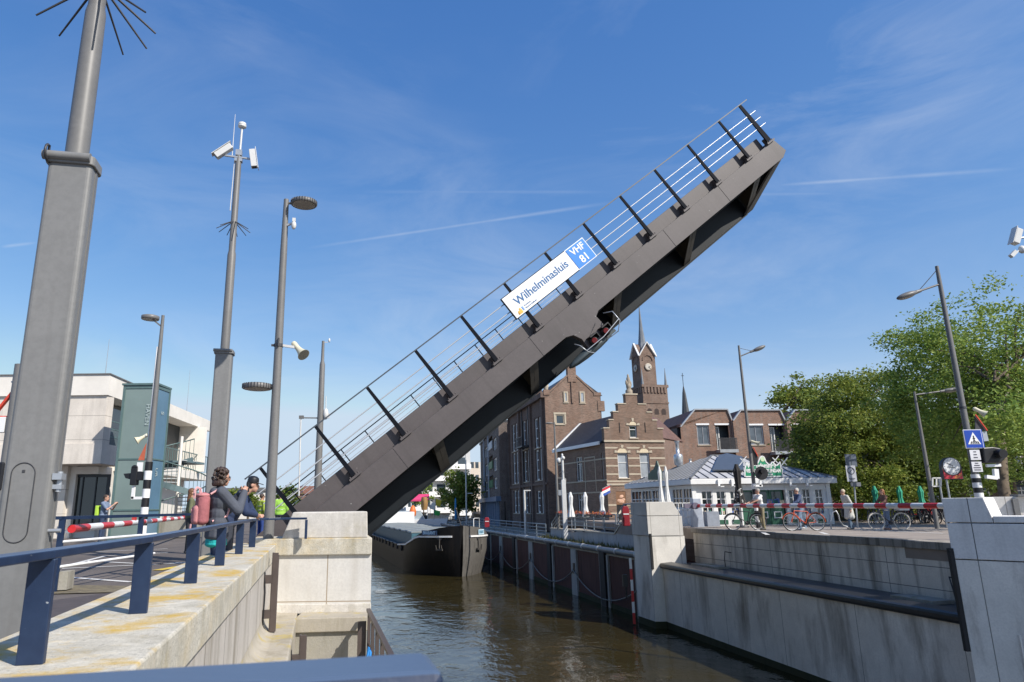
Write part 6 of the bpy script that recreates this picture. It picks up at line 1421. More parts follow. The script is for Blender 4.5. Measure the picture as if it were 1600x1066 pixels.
for i, (x, y) in enumerate(((1217, 720), (1231, 723), (1166, 721))):    # little roof ornaments
    b_ = SF.pt(*SF.px(x, y+6), -.4); q = MB(); q.bar(b_+Vector((-.2, 0, 0)), b_+Vector((.25, 0, .5)), .04, .04); q.bar(b_+Vector((.15, 0, .1)), b_+Vector((-.1, 0, .4)), .04, .04); part('roof_ornament', q, M_kw, kk, True)
# second crown sign on the canal-side eaves, its shade put into a darker green
S2 = Facade((KS.pt(0, 0, .2).x, KS.pt(0, 0, .2).y), (KS.pt(KS.L, 0, .2).x, KS.pt(KS.L, 0, .2).y))
prof = [(1014, 750), (1035, 750), (1035, 738), (1033, 733), (1031, 735), (1030, 728), (1028, 721), (1026.5, 720), (1025, 727), (1022, 734), (1019, 735), (1017, 739), (1014, 740)]
pp = [S2.px(*p) for p in prof]; part('crown_sign', MB().prism([S2.pt(u, z, 0) for u, z in pp], S2.n*.06), mat('sign_shaded_green', (.02, .075, .05), .5), kk, True)
# ------------------------------------------------------------------ parasols
def parasol(label, base, h, r, col, group, pole=True):
    p = thing('closed_parasol', label, 'parasol', base, rnd.uniform(0, 6), group=group)
    part('pole', MB().tube((0, 0, 0), (0, 0, h), .03, n=8), M_galv, p)
    n = 16; vs = []; pr_ = [(.35*r, h+.02), (.55*r, h-.12), (.75*r, h-.3), (.55*r, h*.68), (.62*r, h*.62), (1.0*r, h*.45), (1.15*r, h*.38), (.5*r, h*.34)]
    for rr_2, z in pr_:
        for k in range(n): a = 2*math.pi*k/n; q_ = rr_2*(1+.22*(k % 2)*(1 if z < h-.2 else 0)); vs.append(Vector((q_*math.cos(a), q_*math.sin(a), z)))
    part('canopy', MB().add(vs, [(i*n+k, i*n+(k+1) % n, (i+1)*n+(k+1) % n, (i+1)*n+k) for i in range(len(pr_)-1) for k in range(n)]), col, p, bevel=0)
    part('foot', MB().lathe([(.3, 0), (.3, .06), (.06, .1)], (0, 0, 0), n=12), M_steel, p)
    return p
M_pwhite = mat('parasol_white', (.72, .72, .70), .85, var=.08); M_pgreen = mat('parasol_green', (.03, .30, .19), .8, var=.15)
for x, lab in ((893, 'closed white parasol nearest the tall warehouse on the stepped house terrace'), (916, 'middle closed white parasol on the stepped house terrace'), (942, 'closed white parasol beside the national flag on the terrace')):
    b_ = at(x, 812, 47.5); b_.z = -.59; parasol(lab, b_, at(x, 769.5, 47.5).z+.59, .19, M_pwhite, 'closed white parasols on the terrace')
for x, lab in ((1036, 'left of two tall closed white parasols before the kiosk side wall'), (1046, 'right of two tall closed white parasols before the kiosk side wall')):
    b_ = at(x, 812, 36.6); b_.z = 0; parasol(lab, b_, at(x, 729.5, 36.6).z, .115, M_pwhite, 'tall closed white parasols by the kiosk')
for x, lab in ((1373, 'closed green parasol under the trees behind the woman with the bicycle'), (1412, 'closed green parasol in the middle of the tree shaded terrace'), (1445, 'closed green parasol nearest the near right pillar')):
    b_ = at(x, 812, 41); b_.z = 0; parasol(lab, b_, at(x, 760, 41).z, .19, M_pgreen, 'closed green parasols under the trees')
b_ = at(1160, 820, 34.5); b_.z = 0; pb_ = parasol('closed black parasol with white drawings in front of the kiosk', b_, at(1160, 726, 34.5).z, .21, mat('parasol_black', (.022, .020, .020), .8), None)
q = MB()
hh_ = at(1160, 726, 34.5).z
for i in range(26):
    a = rnd.uniform(0, 6.3); z = rnd.uniform(hh_*.38, hh_*.62); rr2 = .185*(.62+.5*max(0, (hh_*.62-z)/(hh_*.24)))*1.16; c = Vector((rr2*math.cos(a), rr2*math.sin(a), z)); tn = Vector((-math.sin(a), math.cos(a), 0)); q.bar(c-tn*rnd.uniform(.03, .09), c+tn*rnd.uniform(.02, .07)+Vector((0, 0, rnd.uniform(-.12, .12))), .03, .035)
part('drawing', q, M_pwhite, pb_)
# ------------------------------------------------------------------ street furniture on the right bank
def lamp_arm_post(label, xb, Y, yb, pole_px, arm_px, head_px, stay_px=None, z0=0., r=.095, group='tall grey arm lamps on the right bank', stripes=None, sd=1):
    b_ = at(xb, yb, Y); b_.z = z0; L = thing('street_lamp', label, 'street lamp', b_, group=group); inv = ROOT[L.name].inverted(); zt_ = at(*pole_px, Y).z-z0
    part('pole', MB().lathe([(r, 0), (r*.9, 2.5), (r*.62, zt_-.8), (r*.5, zt_)], (0, 0, 0), n=14), M_grey, L)
    if stripes: striped(L, 0, 0, r*1.12, *stripes)
    a = inv @ at(*arm_px, Y); a.x = a.y = 0; h = inv @ at(*head_px, Y); d = (h-a); d.y = 0
    part('arm', MB().tube(a, a+d*.96, .032, n=8), M_grey, L)
    if stay_px: part('stay', MB().tube((0, 0, (inv @ at(*stay_px, Y)).z), a+d*.66, .012, n=5), M_steel, L)
    dn = d.normalized(); q = MB(); c = h+dn*.0; rot = Matrix.Rotation(math.atan2(-dn.z, abs(dn.x))*(1 if dn.x > 0 else -1), 3, 'Y')
    q.ell(c, (.36, .17, .10), rot); q.tube(c-dn*.5, c-dn*.25, .05, .07, n=8)
    o = part('lamp_head', q, M_grey, L); part('diffuser', MB().ell(c-Vector((0, 0, .045)), (.29, .13, .07), rot), mat('lamp_diffuser', (.36, .33, .28), .4), o); return L
def blob_signal(parent, c, s=1.):
    q = MB(); n = 22; 
    q.prism([c+Vector((.30*s*math.cos(2*math.pi*k/n), -.02, .30*s*math.sin(2*math.pi*k/n))) for k in range(n)], (0, .03, 0)); o = part('backboard', q, M_black, parent)
    part('housing', MB().box(c+Vector((0, .12, 0)), (.26*s, .2, .42*s)).tube(c+Vector((0, -.02, .09*s)), c+Vector((0, -.24, .07*s)), .10*s, n=14), M_black, o, bevel=.02)
YA = 33.2
la = lamp_arm_post('tall arm lamp on striped base in front of the kiosk roof', 1185, YA, 822, (1156, 540), (1160, 557), (1186, 544.5), (1157, 544), stripes=(.05, 2.05, 8))
inv = ROOT[la.name].inverted(); P = lambda x, y, Y=YA: inv @ at(x, y, Y)
horn(la, P(1180, 691.5, YA-.2), (.7, -.4, -.35), .38, .13, P(1173, 690)); 
c = P(1175, 716); part('warning_sign', MB().prism([P(1174, 697, YA+.12), P(1184, 714, YA+.12), P(1184, 727, YA+.12), P(1174, 727, YA+.12)], (0, .03, 0)), M_black, la); part('sign_edge', MB().bar(P(1177, 699, YA+.08), P(1184, 713, YA+.08), .05, .03), mat('sign_red', (.6, .06, .03), .5), la)
t_ = thing('traffic_light', 'round black traffic signal on white arm beside the kiosk sign', 'traffic light', ROOT[la.name].translation, group='black traffic signals'); inv = ROOT[t_.name].inverted()
blob_signal(t_, P(1189.5, 739.5, YA-.25), 1.05); part('arm', MB().bar(P(1188, 750, YA-.2), P(1187.5, 760, YA-.2), .1, .1, up=(0, 1, 0)).bar(P(1180, 759, YA-.2), P(1191, 759, YA-.2), .1, .1), M_white, t_)
YB = 21.
lb_ = lamp_arm_post('tall arm lamp with cable stay beside the pedestrian crossing sign', 1540, YB, 830, (1474, 416), (1478, 444), (1417, 461.5), (1475, 421), r=.105, stripes=None)
inv = ROOT[lb_.name].inverted(); P = lambda x, y, Y=YB: inv @ at(x, y, Y)
q = MB(); zq = [P(1540, y).z for y in (741, 747, 754, 762, 770, 778, 786)]
for k, (a, b) in enumerate(zip(zq, zq[1:])): q.tube((0, 0, b), (0, 0, a-.002), .12, n=14, m=(k+1) % 2)
part('striped_base', q, [M_black, M_white], lb_)
horn(lb_, P(1531, 643, YB-.15), (.6, -.4, -.55), .34, .12, P(1521, 638)); part('clamp', MB().lathe([(.10, -.03), (.10, .03)], (0, 0, P(1517, 637).z), n=14), M_steel, lb_)
part('warning_sign', MB().prism([P(1524, 650, YB+.1), P(1542, 673, YB+.1), P(1524, 673, YB+.1)], (0, .03, 0)), M_steel, lb_); part('sign_edge', MB().bar(P(1524, 648, YB+.06), P(1542.5, 673, YB+.06), .035, .03), mat('sign_red', (.6, .06, .03), .5), lb_)
q = MB().prism([P(1532, 675, YB+.1), P(1541.5, 674, YB+.1), P(1545, 689, YB+.1), P(1535, 690, YB+.1)], (0, .06, 0)); part('grey_panel', q, M_galv, lb_)
YC = YB-.25; cs_ = thing('crossing_sign', 'square blue pedestrian crossing sign with two white plates below', 'road sign', at(1522, 686, YC)); inv = ROOT[cs_.name].inverted(); P = lambda x, y, Y=YC: inv @ at(x, y, Y)
cc = P(1520.5, 686); 
q = MB().box(cc, (.54, .03, .56), m=1); q.box(cc+Vector((0, -.018, 0)), (.505, .012, .525)); q.box(cc+Vector((.29, .10, 0)), (.04, .2, .56), m=0); part('board', q, [mat('sign_blue_deep', (.008, .055, .36), .4), M_white], cs_)
T_ = lambda x, z, o: cc+Vector((x, o, z))
part('triangle', MB().prism([T_(-.195, -.16, -.03), T_(.195, -.16, -.03), T_(.0, .20, -.03)], (0, .004, 0)), M_white, cs_)
q = MB()
for k in range(5): x = -.125+.06*k; q.prism([T_(x, -.15, -.036), T_(x+.032, -.15, -.036), T_(x*.75+.026, -.075, -.036), T_(x*.75, -.075, -.036)], (0, .004, 0))
q.ell(T_(0, .075, -.036), (.02, .004, .022)); q.bar(T_(0, .05, -.036), T_(0, -.02, -.036), .03, .004, up=(0, 1, 0)); q.bar(T_(0, -.02, -.036), T_(.035, -.085, -.036), .02, .004, up=(0, 1, 0)); q.bar(T_(0, -.02, -.036), T_(-.03, -.085, -.036), .02, .004, up=(0, 1, 0)); q.bar(T_(0, .04, -.036), T_(.04, -.0, -.036), .014, .004, up=(0, 1, 0)); q.bar(T_(0, .04, -.036), T_(-.035, .0, -.036), .014, .004, up=(0, 1, 0)); part('walking_figure', q, M_black, cs_)
for (x, y, h_, lines) in ((1523.5, 711, .30, 3), (1526.5, 729.5, .30, 4)):
    c = P(x, y); q = MB().box(c, (.30, .02, h_)); o = part('sub_plate', q, mat('plate_white', (.62, .62, .64), .5), cs_)
    q = MB()
    for i in range(lines): z = h_*(.5-(i+.7)/(lines+.6)); w2 = [.10, .16, .22, .20][i] if lines == 4 else [.08, .10, .12][i]; q.box(c+Vector((0, -.013, z)), (w2, .006, .028))
    part('plate_text', q, mat('plate_ink', (.06, .06, .08), .6), o)
t2 = thing('traffic_light', 'large black hooded traffic signal on white arm at the right edge', 'traffic light', at(1545, 720, YB), group='black traffic signals'); inv = ROOT[t2.name].inverted(); P = lambda x, y, Y=YB: inv @ at(x, y, Y)
c = P(1554, 711, YB-.3); n = 10; q = MB(); pr_ = [(-.33, -.23), (.16, -.23), (.30, -.12), (.33, .02), (.22, .20), (.0, .24), (-.30, .22)]; q.prism([c+Vector((x, 0, z)) for x, z in pr_], (0, .25, 0)); part('housing', q, M_black, t2, bevel=.03); part('visor', MB().tube(c+Vector((.12, -.2, .02)), c+Vector((.12, .0, .04)), .13, n=14), M_black, t2); part('lens', MB().box(c+Vector((.05, -.012, .02)), (.10, .02, .22)), M_gdark, t2)
part('arm', MB().bar(P(1555, 733, YB-.2), P(1556.5, 748, YB-.2), .13, .1, up=(0, 1, 0)).bar(P(1540, 745, YB-.2), P(1557, 747, YB-.2), .11, .1).bar(P(1541, 728, YB-.2), P(1563, 727, YB-.2), .07, .08), M_white, t2)
lc_ = lamp_arm_post('slim arm lamp standing in front of the big trees', 1464, 30, 822, (1437, 612), (1438, 617), (1486, 609.5), None, r=.09)
inv = ROOT[lc_.name].inverted(); P = lambda x, y, Y=29.8: inv @ at(x, y, Y)
q = MB(); 
for a, b in (((1457, 747), (1470, 747)), ((1457, 760), (1470, 760)), ((1457, 747), (1457, 760)), ((1470, 747), (1470, 760)), ((1463, 747), (1463, 760))): q.bar(P(*a), P(*b), .05, .05)
part('sign_frame', q, M_cam, lc_)
# clock advertisement
YD = 30.5; ck = thing('clock_billboard', 'round white clock above a red advertising panel on posts', 'clock', Vector((at(1487, 820, YD).x, YD, 0))); inv = ROOT[ck.name].inverted(); P = lambda x, y, Y=YD: inv @ at(x, y, Y)
c = P(1487, 731); q = MB(); R1 = .42; KS_ = 1.; q.prism([c+Vector((R1*1.05*math.cos(a), 0, .02+R1*1.05*math.sin(a))) for a in [math.pi*k/14 for k in range(15)]]+[c+Vector((-R1*1.05, 0, -.50)), c+Vector((R1*1.05, 0, -.50))], (0, .18, 0)); part('case', q, M_steel, ck, bevel=.01)
q = MB().lathe([(.37, .01), (.36, .02)], c+Vector((0, -.002, .06)), (0, -1, 0), n=28); o = part('dial', q, mat('dial_white', (.70, .72, .74), .35, var=.04), ck)
q = MB()
for k in range(12): a = math.pi*k/6; q.box(c+Vector((.31*math.cos(a), -.026, .06+.31*math.sin(a))), (.03, .006, .03))
part('hour_mark', q, M_steel, o); e = c+Vector((0, -.03, .06)); part('hand', MB().bar(e-Vector((-.05, 0, -.02)), e+Vector((-.2, 0, .14)), .025, .006, up=(0, 1, 0)).bar(e+Vector((-.20, 0, -.02)), e+Vector((.12, 0, -.06)), .02, .006, up=(0, 1, 0)), M_black, o)
q = MB().prism([c+Vector((x, -.015, z)) for x, z in ((-.40, -.47), (.40, -.47), (.40, -.06), (.36, -.20), (.20, -.31), (0, -.345), (-.20, -.31), (-.36, -.20), (-.40, -.06))], (0, .012, 0)); o = part('red_panel', q, mat('ad_red', (.45, .03, .05), .45), ck)
q = MB().prism([c+Vector((x, -.02, z)) for x, z in ((.0, -.46), (.12, -.30), (.22, -.36), (.38, -.22), (.38, -.34), (.18, -.46))], (0, .004, 0)); part('swirl', q, mat('ad_orange', (.55, .18, .06), .5), o)
zb0 = -P(1487, 735).z; part('post', MB().tube((-.15-.0, .1, -c.z*0+(-P(1487, 700).z*0)), (-.15, .1, c.z-.4), .04, n=8).tube((.18, .1, 0), (.18, .1, c.z-.4), .04, n=8), M_galv, ck)
# no-bicycle sign, its back boards
YE = 32.; nb = at(1340, 824, YE); nb.z = 0; ns_ = thing('no_cycle_sign', 'white no bicycles plate with two grey boards on a leaning post', 'road sign', nb); inv = ROOT[ns_.name].inverted(); P = lambda x, y, Y=YE: inv @ at(x, y, Y)
part('post', MB().tube((0, 0, 0), P(1331, 712), .035, n=8), M_galv, ns_); c = P(1330, 740, YE-.06)
o = part('plate', MB().box(c, (.44, .02, .72)), mat('plate_grey', (.42, .43, .47), .5), ns_); q = MB(); q.path([c+Vector((.15*math.cos(2*math.pi*k/20), -.016, .12+.15*math.sin(2*math.pi*k/20))) for k in range(20)], .018, 5, closed=True); q.bar(c+Vector((-.10, -.016, .02)), c+Vector((.10, -.016, .22)), .025, .01, up=(0, 1, 0)); q.box(c+Vector((0, -.014, -.22)), (.28, .006, .03)); q.box(c+Vector((0, -.014, -.28)), (.20, .006, .03)); part('ring', q, mat('sign_ink', (.05, .055, .08), .5), o)
q = MB(); a = P(1325, 719.5, YE-.03); b = P(1334, 719.5, YE-.03); q.box(a, (.24, .03, .56)); q.box(b, (.24, .03, .56)); part('back_board', q, mat('board_slate', (.10, .12, .155), .5), ns_)
c = P(1337, 757, YE-.1); part('lower_box', MB().box(c, (.42, .1, .18)), mat('box_slate', (.15, .16, .18), .5), ns_)
# barrier boom on the right with cabinet
RB0, RB1 = at(1088, 790.5, 35.), at(1490, 790.5, 20.4); rb_ = thing('barrier_boom', 'red and white barrier boom closing the road in front of the kiosk', 'barrier', RB0, group='red and white road barrier booms')
q = MB(); n = 30; d = RB1-RB0
for k in range(n): q.tube(RB0+d*(k/n), RB0+d*((k+1)/n-.0003), .085, n=14, m=k % 2)
part('pole', q, [mat('boom_red', (.50, .035, .03), .4), mat('boom_white', (.68, .68, .67), .4)], rb_, True)
part('hub', MB().tube(RB0+Vector((-.1, -.25, 0)), RB0+Vector((-.1, .2, 0)), .16, n=16).box(RB0+Vector((-.35, 0, 0)), (.5, .2, .22)), mat('hub_purple_grey', (.16, .14, .19), .45), rb_, True); hb = at(1092, 812, 33.4)
q = MB(); p0, p1 = at(1080, 800, 35.6), at(1101, 800, 35.2); q.prism([(p0.x, 35.4, 0), (p1.x, 35.4, 0), (p1.x-.08, 35.4, RB0.z+.35), (p0.x+.08, 35.4, RB0.z+.35)], (0, .5, 0)); part('hinge_cabinet', q, mat('cabinet_pale', (.36, .40, .47), .5), rb_, True, bevel=.02)
for k in (.33, .5, .66): part('warning_lamp', MB().box(RB0+d*k+Vector((0, -.06, .02)), (.1, .08, .1)), mat('lamp_red', (.5, .05, .04), .3), rb_, True)
single('planter', 'grey square planter beside the kiosk front windows', 'planter', MB().prism([(at(1102, 810, 36.9).x, 36.6, 0), (at(1121, 810, 36.9).x, 36.6, 0), (at(1121, 810, 36.9).x, 36.6, .75), (at(1102, 810, 36.9).x, 36.6, .75)], (0, .6, 0)), mat('planter_blue_grey', (.26, .29, .34), .7))
q = MB(); 
for k in range(7): q.box((k*.22, 0, .62), (.03, .03, 1.2))
for z in (.15, .5, .85, 1.2): q.box((.66, 0, z), (1.5, .03, .04))
gt = [v for v in q.v]; off = at(1055, 812, 36.2); off.z = 0; q.v = [v+off for v in q.v]; single('gate', 'white picket gate between the far pillar and the kiosk', 'gate', q, M_kw, loc=off)
# small lamps and masts on the quay
Y = 53.; b_ = at(873, 826, Y); b_.z = -.6
ql = thing('street_lamp', 'tall thin quay lamp with short arm before the stepped house roof', 'street lamp', b_, group='tall grey arm lamps on the right bank'); inv = ROOT[ql.name].inverted(); P = lambda x, y, Yy=Y: inv @ at(x, y, Yy)
part('pole', MB().lathe([(.13, 0), (.10, 3), (.06, P(866, 660).z)], (0, 0, 0), n=10), M_grey, ql); part('arm', MB().tube((0, 0, P(866, 662).z), P(858, 661.5), .04, n=6).ell(P(858, 661.5), (.3, .12, .08)), M_grey, ql); part('side_arm', MB().bar(P(871, 747), P(882, 747), .06, .06).ell(P(883, 751), (.1, .1, .2)), M_grey, ql); part('notice', MB().box(P(873.5, 770)+Vector((.1, -.1, 0)), (.35, .04, .4)), M_galv, ql)
Y = 50; b_ = rr_(Y, .8, ZQ); qm = thing('camera_mast', 'pale mast with dome cameras on the lower quay beside the terrace wall', 'mast', b_); inv = ROOT[qm.name].inverted(); zt_ = at(843, 714, Y).z-ZQ
part('column', MB().box((0, 0, zt_*.36), (.30, .30, zt_*.72)), M_cam, qm, bevel=.02); part('pole', MB().tube((0, 0, zt_*.72), (0, 0, zt_), .09, n=10), M_cam, qm)
q = MB().bar((-.28, 0, zt_-.12), (.18, 0, zt_-.12), .06, .06).ell((-.28, -.05, zt_-.28), (.15, .15, .2)).ell((.05, -.05, zt_-.1), (.14, .14, .14)).ell((0, 0, zt_+.1), (.08, .08, .12)); part('dome_camera', q, M_cam, qm)
sk = MB(); spikes(sk, Vector((0, 0, zt_*.83)), .08, 7, .3, .2); part('bird_spike', sk, M_steel, qm)
b_ = rr_(61, .9, ZQ); qs = thing('light_column', 'low inverted L shaped light column on the lower quay', 'street lamp', b_); inv = ROOT[qs.name].inverted(); zt_ = at(784, 767, 61).z-ZQ; part('pole', MB().tube((0, 0, 0), (0, 0, zt_), .09, n=8).bar((-.05, 0, zt_), (.55, 0, zt_), .16, .09), M_cam, qs)
for (x, yb, yt, Y, lab, w_) in ((761, 824, 808.5, 68, 'red lifebuoy post on the lower quay behind the barge bow', .45), (978.5, 822, 791, 38.5, 'tall dark red cabinet beside the far pillar', .38)):
    b_ = at(x, yb, Y); t_ = thing('lifebuoy_post', lab, 'cabinet', b_); h_ = at(x, yt, Y).z-b_.z
    part('cabinet', MB().prism([(x2, -.15, z2) for x2, z2 in ((-w_/2, .0), (w_/2, .0), (w_/2, h_*.85), (w_*.3, h_), (-w_*.3, h_), (-w_/2, h_*.85))], (0, .35, 0)), mat('cabinet_red', (.26, .012, .022), .5), t_, bevel=.03); part('band', MB().box((0, -.16, h_*.6), (w_*.8, .02, .06)), M_white, t_)
# tall lamp in front of the far tree
b_ = at(729, 815, 100); b_.z = ZQ; tl = thing('street_lamp', 'thin pale lamp mast in front of the round quay tree', 'street lamp', b_); part('pole', MB().tube((0, 0, 0), (0, 0, at(729, 690, 100).z-ZQ), .12, .07, n=8), M_cam, tl); part('arm', MB().bar((0, 0, at(729, 771, 100).z-ZQ), (.9, 0, at(729, 771, 100).z-ZQ), .1, .1), M_cam, tl)
# camera arm at the right edge (its mast stands just outside the picture)
YR = 14.; b_ = at(1622, 320, YR); b_.z = 0; cmr = thing('camera_mast', 'white traffic cameras on a mast at the right edge above the trees', 'mast', b_, group='grey telescopic masts'); inv = ROOT[cmr.name].inverted(); P = lambda x, y, Y=YR: inv @ at(x, y, Y)
zt_ = P(1600, 330).z; part('pole', MB().lathe([(.2, 0), (.2, 3.5), (.08, 3.6), (.07, zt_)], (0, 0, 0), n=14), M_grey, cmr); q0 = P(1588, 370); rot = Matrix.Rotation(R(-66), 3, 'Y')
o = part('camera', MB().box(q0, (.36, .15, .13), rot=rot), M_cam, cmr, bevel=.01); part('sunshield', MB().box(q0+rot @ Vector((0, 0, .08)), (.42, .17, .012), rot=rot), M_cam, o); a_ = P(1594, 372)
part('bracket', MB().tube(a_, (0, 0, a_.z+.05), .022, n=8).tube(P(1596, 392), (0, 0, P(1596, 392).z), .03, n=8), M_galv, cmr); q1 = P(1583, 397); part('camera', MB().box(q1, (.17, .08, .08), rot=Matrix.Rotation(R(-42), 3, 'Y')).ell(P(1597, 390), (.07, .07, .09)).bar(q1, P(1595, 390), .03, .03), M_cam, cmr)
# ------------------------------------------------------------------ trees
M_bark = mat('bark', (.13, .10, .07), .9, var=.4, scale=6, bmp=.5)
L_a = leafmat('leaves_mid', (.045, .100, .014), (.135, .215, .034), (.32, .35, .07))
L_b = leafmat('leaves_light', (.065, .145, .022), (.165, .28, .045), (.35, .42, .09))
L_c = leafmat('leaves_dark', (.028, .068, .012), (.075, .14, .024), (.18, .23, .045))
def tree(label, base, crowns, clumps, per, leaf, lm, trunk_r, seed, group=None, spread=.55, limbs=12, cut=.35, top=None):
    rd = random.Random(seed); base = Vector(base); t_ = thing('tree', label, 'tree', base, group=group)
    tot = sum(r.x*r.z for c, r in crowns); cs_ = []
    for c, r in crowns:
        for i in range(int(clumps*r.x*r.z/tot)):
            while True:
                v = Vector((rd.uniform(-1, 1), rd.uniform(-1, 1), rd.uniform(-1, 1)))
                if cut < v.length < 1: break
            k = .86+.28*rd.random()
            cs_.append((c+Vector((v.x*r.x, v.y*r.y, v.z*r.z))*k, spread*(.6+.8*rd.random())))
    vs, fs = [], []
    for c, s in cs_:
        fl_ = rd.uniform(.55, .8)
        for i in range(int(per*(s/spread)**1.5)):
            p = c+Vector((rd.gauss(0, s*.55), rd.gauss(0, s*.55), rd.gauss(0, s*.55*fl_)))-base
            d = Vector((rd.uniform(-1, 1), rd.uniform(-1, 1), rd.uniform(-.6, .6))).normalized(); e = d.cross(Vector((rd.uniform(-1, 1), rd.uniform(-1, 1), rd.uniform(-1, 1)))).normalized()
            l_ = leaf*rd.uniform(.6, 1.3); o = len(vs); nn_ = d.cross(e)*l_*.18
            vs += [p-d*l_*.6, p+e*l_*.34+nn_, p+d*l_*.6, p-e*l_*.34+nn_]; fs.append((o, o+1, o+2, o+3))
    m_ = MB(); m_.v = [Vector(v) for v in vs]; m_.f = [list(f) for f in fs]; m_.m = [0]*len(fs); m_.sm = [False]*len(fs)
    c0, r0 = crowns[0]; tb = MB(); h0 = (c0.z-base.z)-r0.z*.45
    if h0 < 1.2: h0 = 1.2
    tx_, ty_ = (c0.x-base.x)*.35, (c0.y-base.y)*.35
    tb.path([Vector((0, 0, 0)), Vector((tx_*.15, ty_*.2, h0*.35)), Vector((tx_*.5, ty_*.5, h0*.7)), Vector((tx_, ty_, h0))], trunk_r, 10, r_end=trunk_r*.72)
    tb.path([Vector((tx_, ty_, h0)), (Vector((tx_, ty_, h0))+(c0-base))*.5, (c0-base)+Vector((0, 0, r0.z*.5))], trunk_r*.7, 8, r_end=trunk_r*.12)
    tr_ = part('trunk', tb, M_bark, t_)
    lb = MB(); pick = rd.sample(cs_, min(limbs, len(cs_)))
    for c, s in pick:
        a = Vector((tx_, ty_, h0)).lerp(c0-base, rd.uniform(.25, 1.1))+Vector((rd.uniform(-.4, .4), 0, rd.uniform(-.3, .8))); b2 = c-base; m2 = a.lerp(b2, .5)+Vector((rd.uniform(-.3, .3), rd.uniform(-.3, .3), rd.uniform(.0, .5))); lb.path([a, a.lerp(m2, .5), m2, m2.lerp(b2, .5), b2], trunk_r*.34, 6, r_end=.012)
    part('limb', lb, M_bark, t_); part('crown', m_, lm, t_, recalc=False); return t_
def cr(x, y, Y, rx_, ry, rz): return (at(x, y, Y), Vector((rx_, ry, rz)))
b_ = at(1574, 800, 27.5); b_.z = 0
tree('large light green tree with bare trunk at the right edge', b_, [cr(1585, 585, 31, 4.2, 3.2, 4.2), cr(1470, 610, 36, 3.2, 2.8, 3.7), cr(1428, 655, 37, 2.1, 2.2, 2.7), cr(1545, 680, 33, 2.8, 2.2, 1.9), cr(1575, 640, 31, 3.2, 2.4, 2.2), cr(1520, 560, 33, 3., 2.5, 3.), cr(1455, 555, 36, 2.2, 2., 2.2), cr(1592, 655, 29.3, 1.7, 1.2, 1.6), cr(1580, 655, 26.4, 1.5, .9, 1.6)], 430, 110, .145, L_b, .22, 1, spread=.62, limbs=46, cut=.15)
b_ = at(1335, 812, 44); b_.z = 0
tree('big dense round tree beside the kiosk roof', b_, [cr(1325, 690, 44, 3.3, 3.2, 3.9), cr(1365, 650, 44.5, 2.8, 2.6, 3.0), cr(1290, 735, 43.5, 2.1, 2.2, 2.4), cr(1345, 765, 43, 3.0, 2., 1.7)], 280, 190, .165, L_a, .32, 2, spread=.68, limbs=16)
b_ = at(1436, 812, 45); b_.z = 0
tree('dark tree shading the green parasols', b_, [cr(1432, 705, 45.5, 3.3, 3.0, 3.1), cr(1480, 725, 47, 3.2, 3.0, 2.6), cr(1400, 745, 45, 2.3, 2.2, 2.0)], 190, 110, .22, L_c, .28, 3, spread=.75, limbs=14)
b_ = at(1590, 805, 50); b_.z = 0
tree('dark tree behind the black traffic signal', b_, [cr(1570, 690, 50, 4.2, 3.5, 3.2), cr(1515, 715, 50, 3.0, 3.0, 2.2)], 130, 75, .28, L_c, .3, 4, spread=.8, limbs=10)
b_ = at(1235, 805, 80); b_.z = 0
tree('distant tree rising behind the terraced house roofs', b_, [cr(1236, 630, 80, 2.4, 2.4, 2.2), cr(1262, 622, 81, 2.2, 2.2, 2.6)], 60, 70, .34, L_a, .3, 5, spread=.8, limbs=6)
b_ = at(716, 814, 106); b_.z = ZQ
tree('round green quay tree in front of the white flats', b_, [cr(716, 765, 106, 2.9, 2.6, 3.0), cr(728, 778, 106, 1.9, 2.0, 1.8)], 75, 80, .40, L_a, .25, 6, spread=.8, limbs=6)
b_ = at(662, 814, 112); b_.z = ZQ
tree('slender yellowish young tree before the white flats', b_, [cr(662, 772, 112, 1.5, 1.2, 1.7), cr(664, 755, 112, .5, .5, 1.6)], 24, 60, .34, L_b, .12, 8, spread=.6, limbs=4)
b_ = at(448, 800, 70); b_.z = 0
tree('small dark tree on the left bank behind the bridge railing', b_, [cr(447, 780, 70, 1.7, 1.5, 1.1)], 26, 70, .3, L_c, .14, 9, spread=.6, limbs=3)
b_ = at(388, 800, 80); b_.z = 0
tree('green tree on the left bank behind the man in the cap', b_, [cr(380, 782, 80, 1.9, 1.5, 1.2)], 26, 70, .3, L_a, .14, 10, spread=.6, limbs=3)
# dark cafe behind the trees
CF = Facade((at(1300, 800, 57).x, 57), (at(1300, 800, 57).x+44, 52)); cf = thing('cafe_building', 'low dark fronted cafe building under the trees on the right', 'building', CF.pt(15, 0, -4))
mb = MB(); CF.box(mb, 0, CF.L, 0, 5.2, -9, 0); part('wall', mb, B_dark, cf, True); q = MB(); CF.box(q, -.3, CF.L, 5.2, 5.6, -9.3, .4); part('roof', q, M_steel, cf, True)
for k in range(13):
    u = 1.2+k*3.1; CF.window(cf, u, u+1.5, 1.0, 2.7, depth=-.05, nx=2, ny=2, fw=.09, bar=.07, pane=M_gdark); CF.window(cf, u+.1, u+1.2, 3.4, 4.7, depth=-.05, nx=2, fw=.08, pane=G_sky)
q = MB(); CF.box(q, 8, CF.L-1, 2.8, 3.2, .1, 1.6); part('awning', q, mat('awning_dark', (.02, .025, .035), .8), cf, True)
u, z = CF.px(1597, 752)
q = MB(); CF.box(q, u-3.2, u+4, z-.45, z+.45, .12, .25); o = part('fascia_board', q, mat('fascia_navy', (.012, .018, .035), .5), cf, True)
text('H', .75, M_kw, o, frame_mtx(CF.pt(u, z, .27), CF.d, (0, 0, 1)), bold=.02)
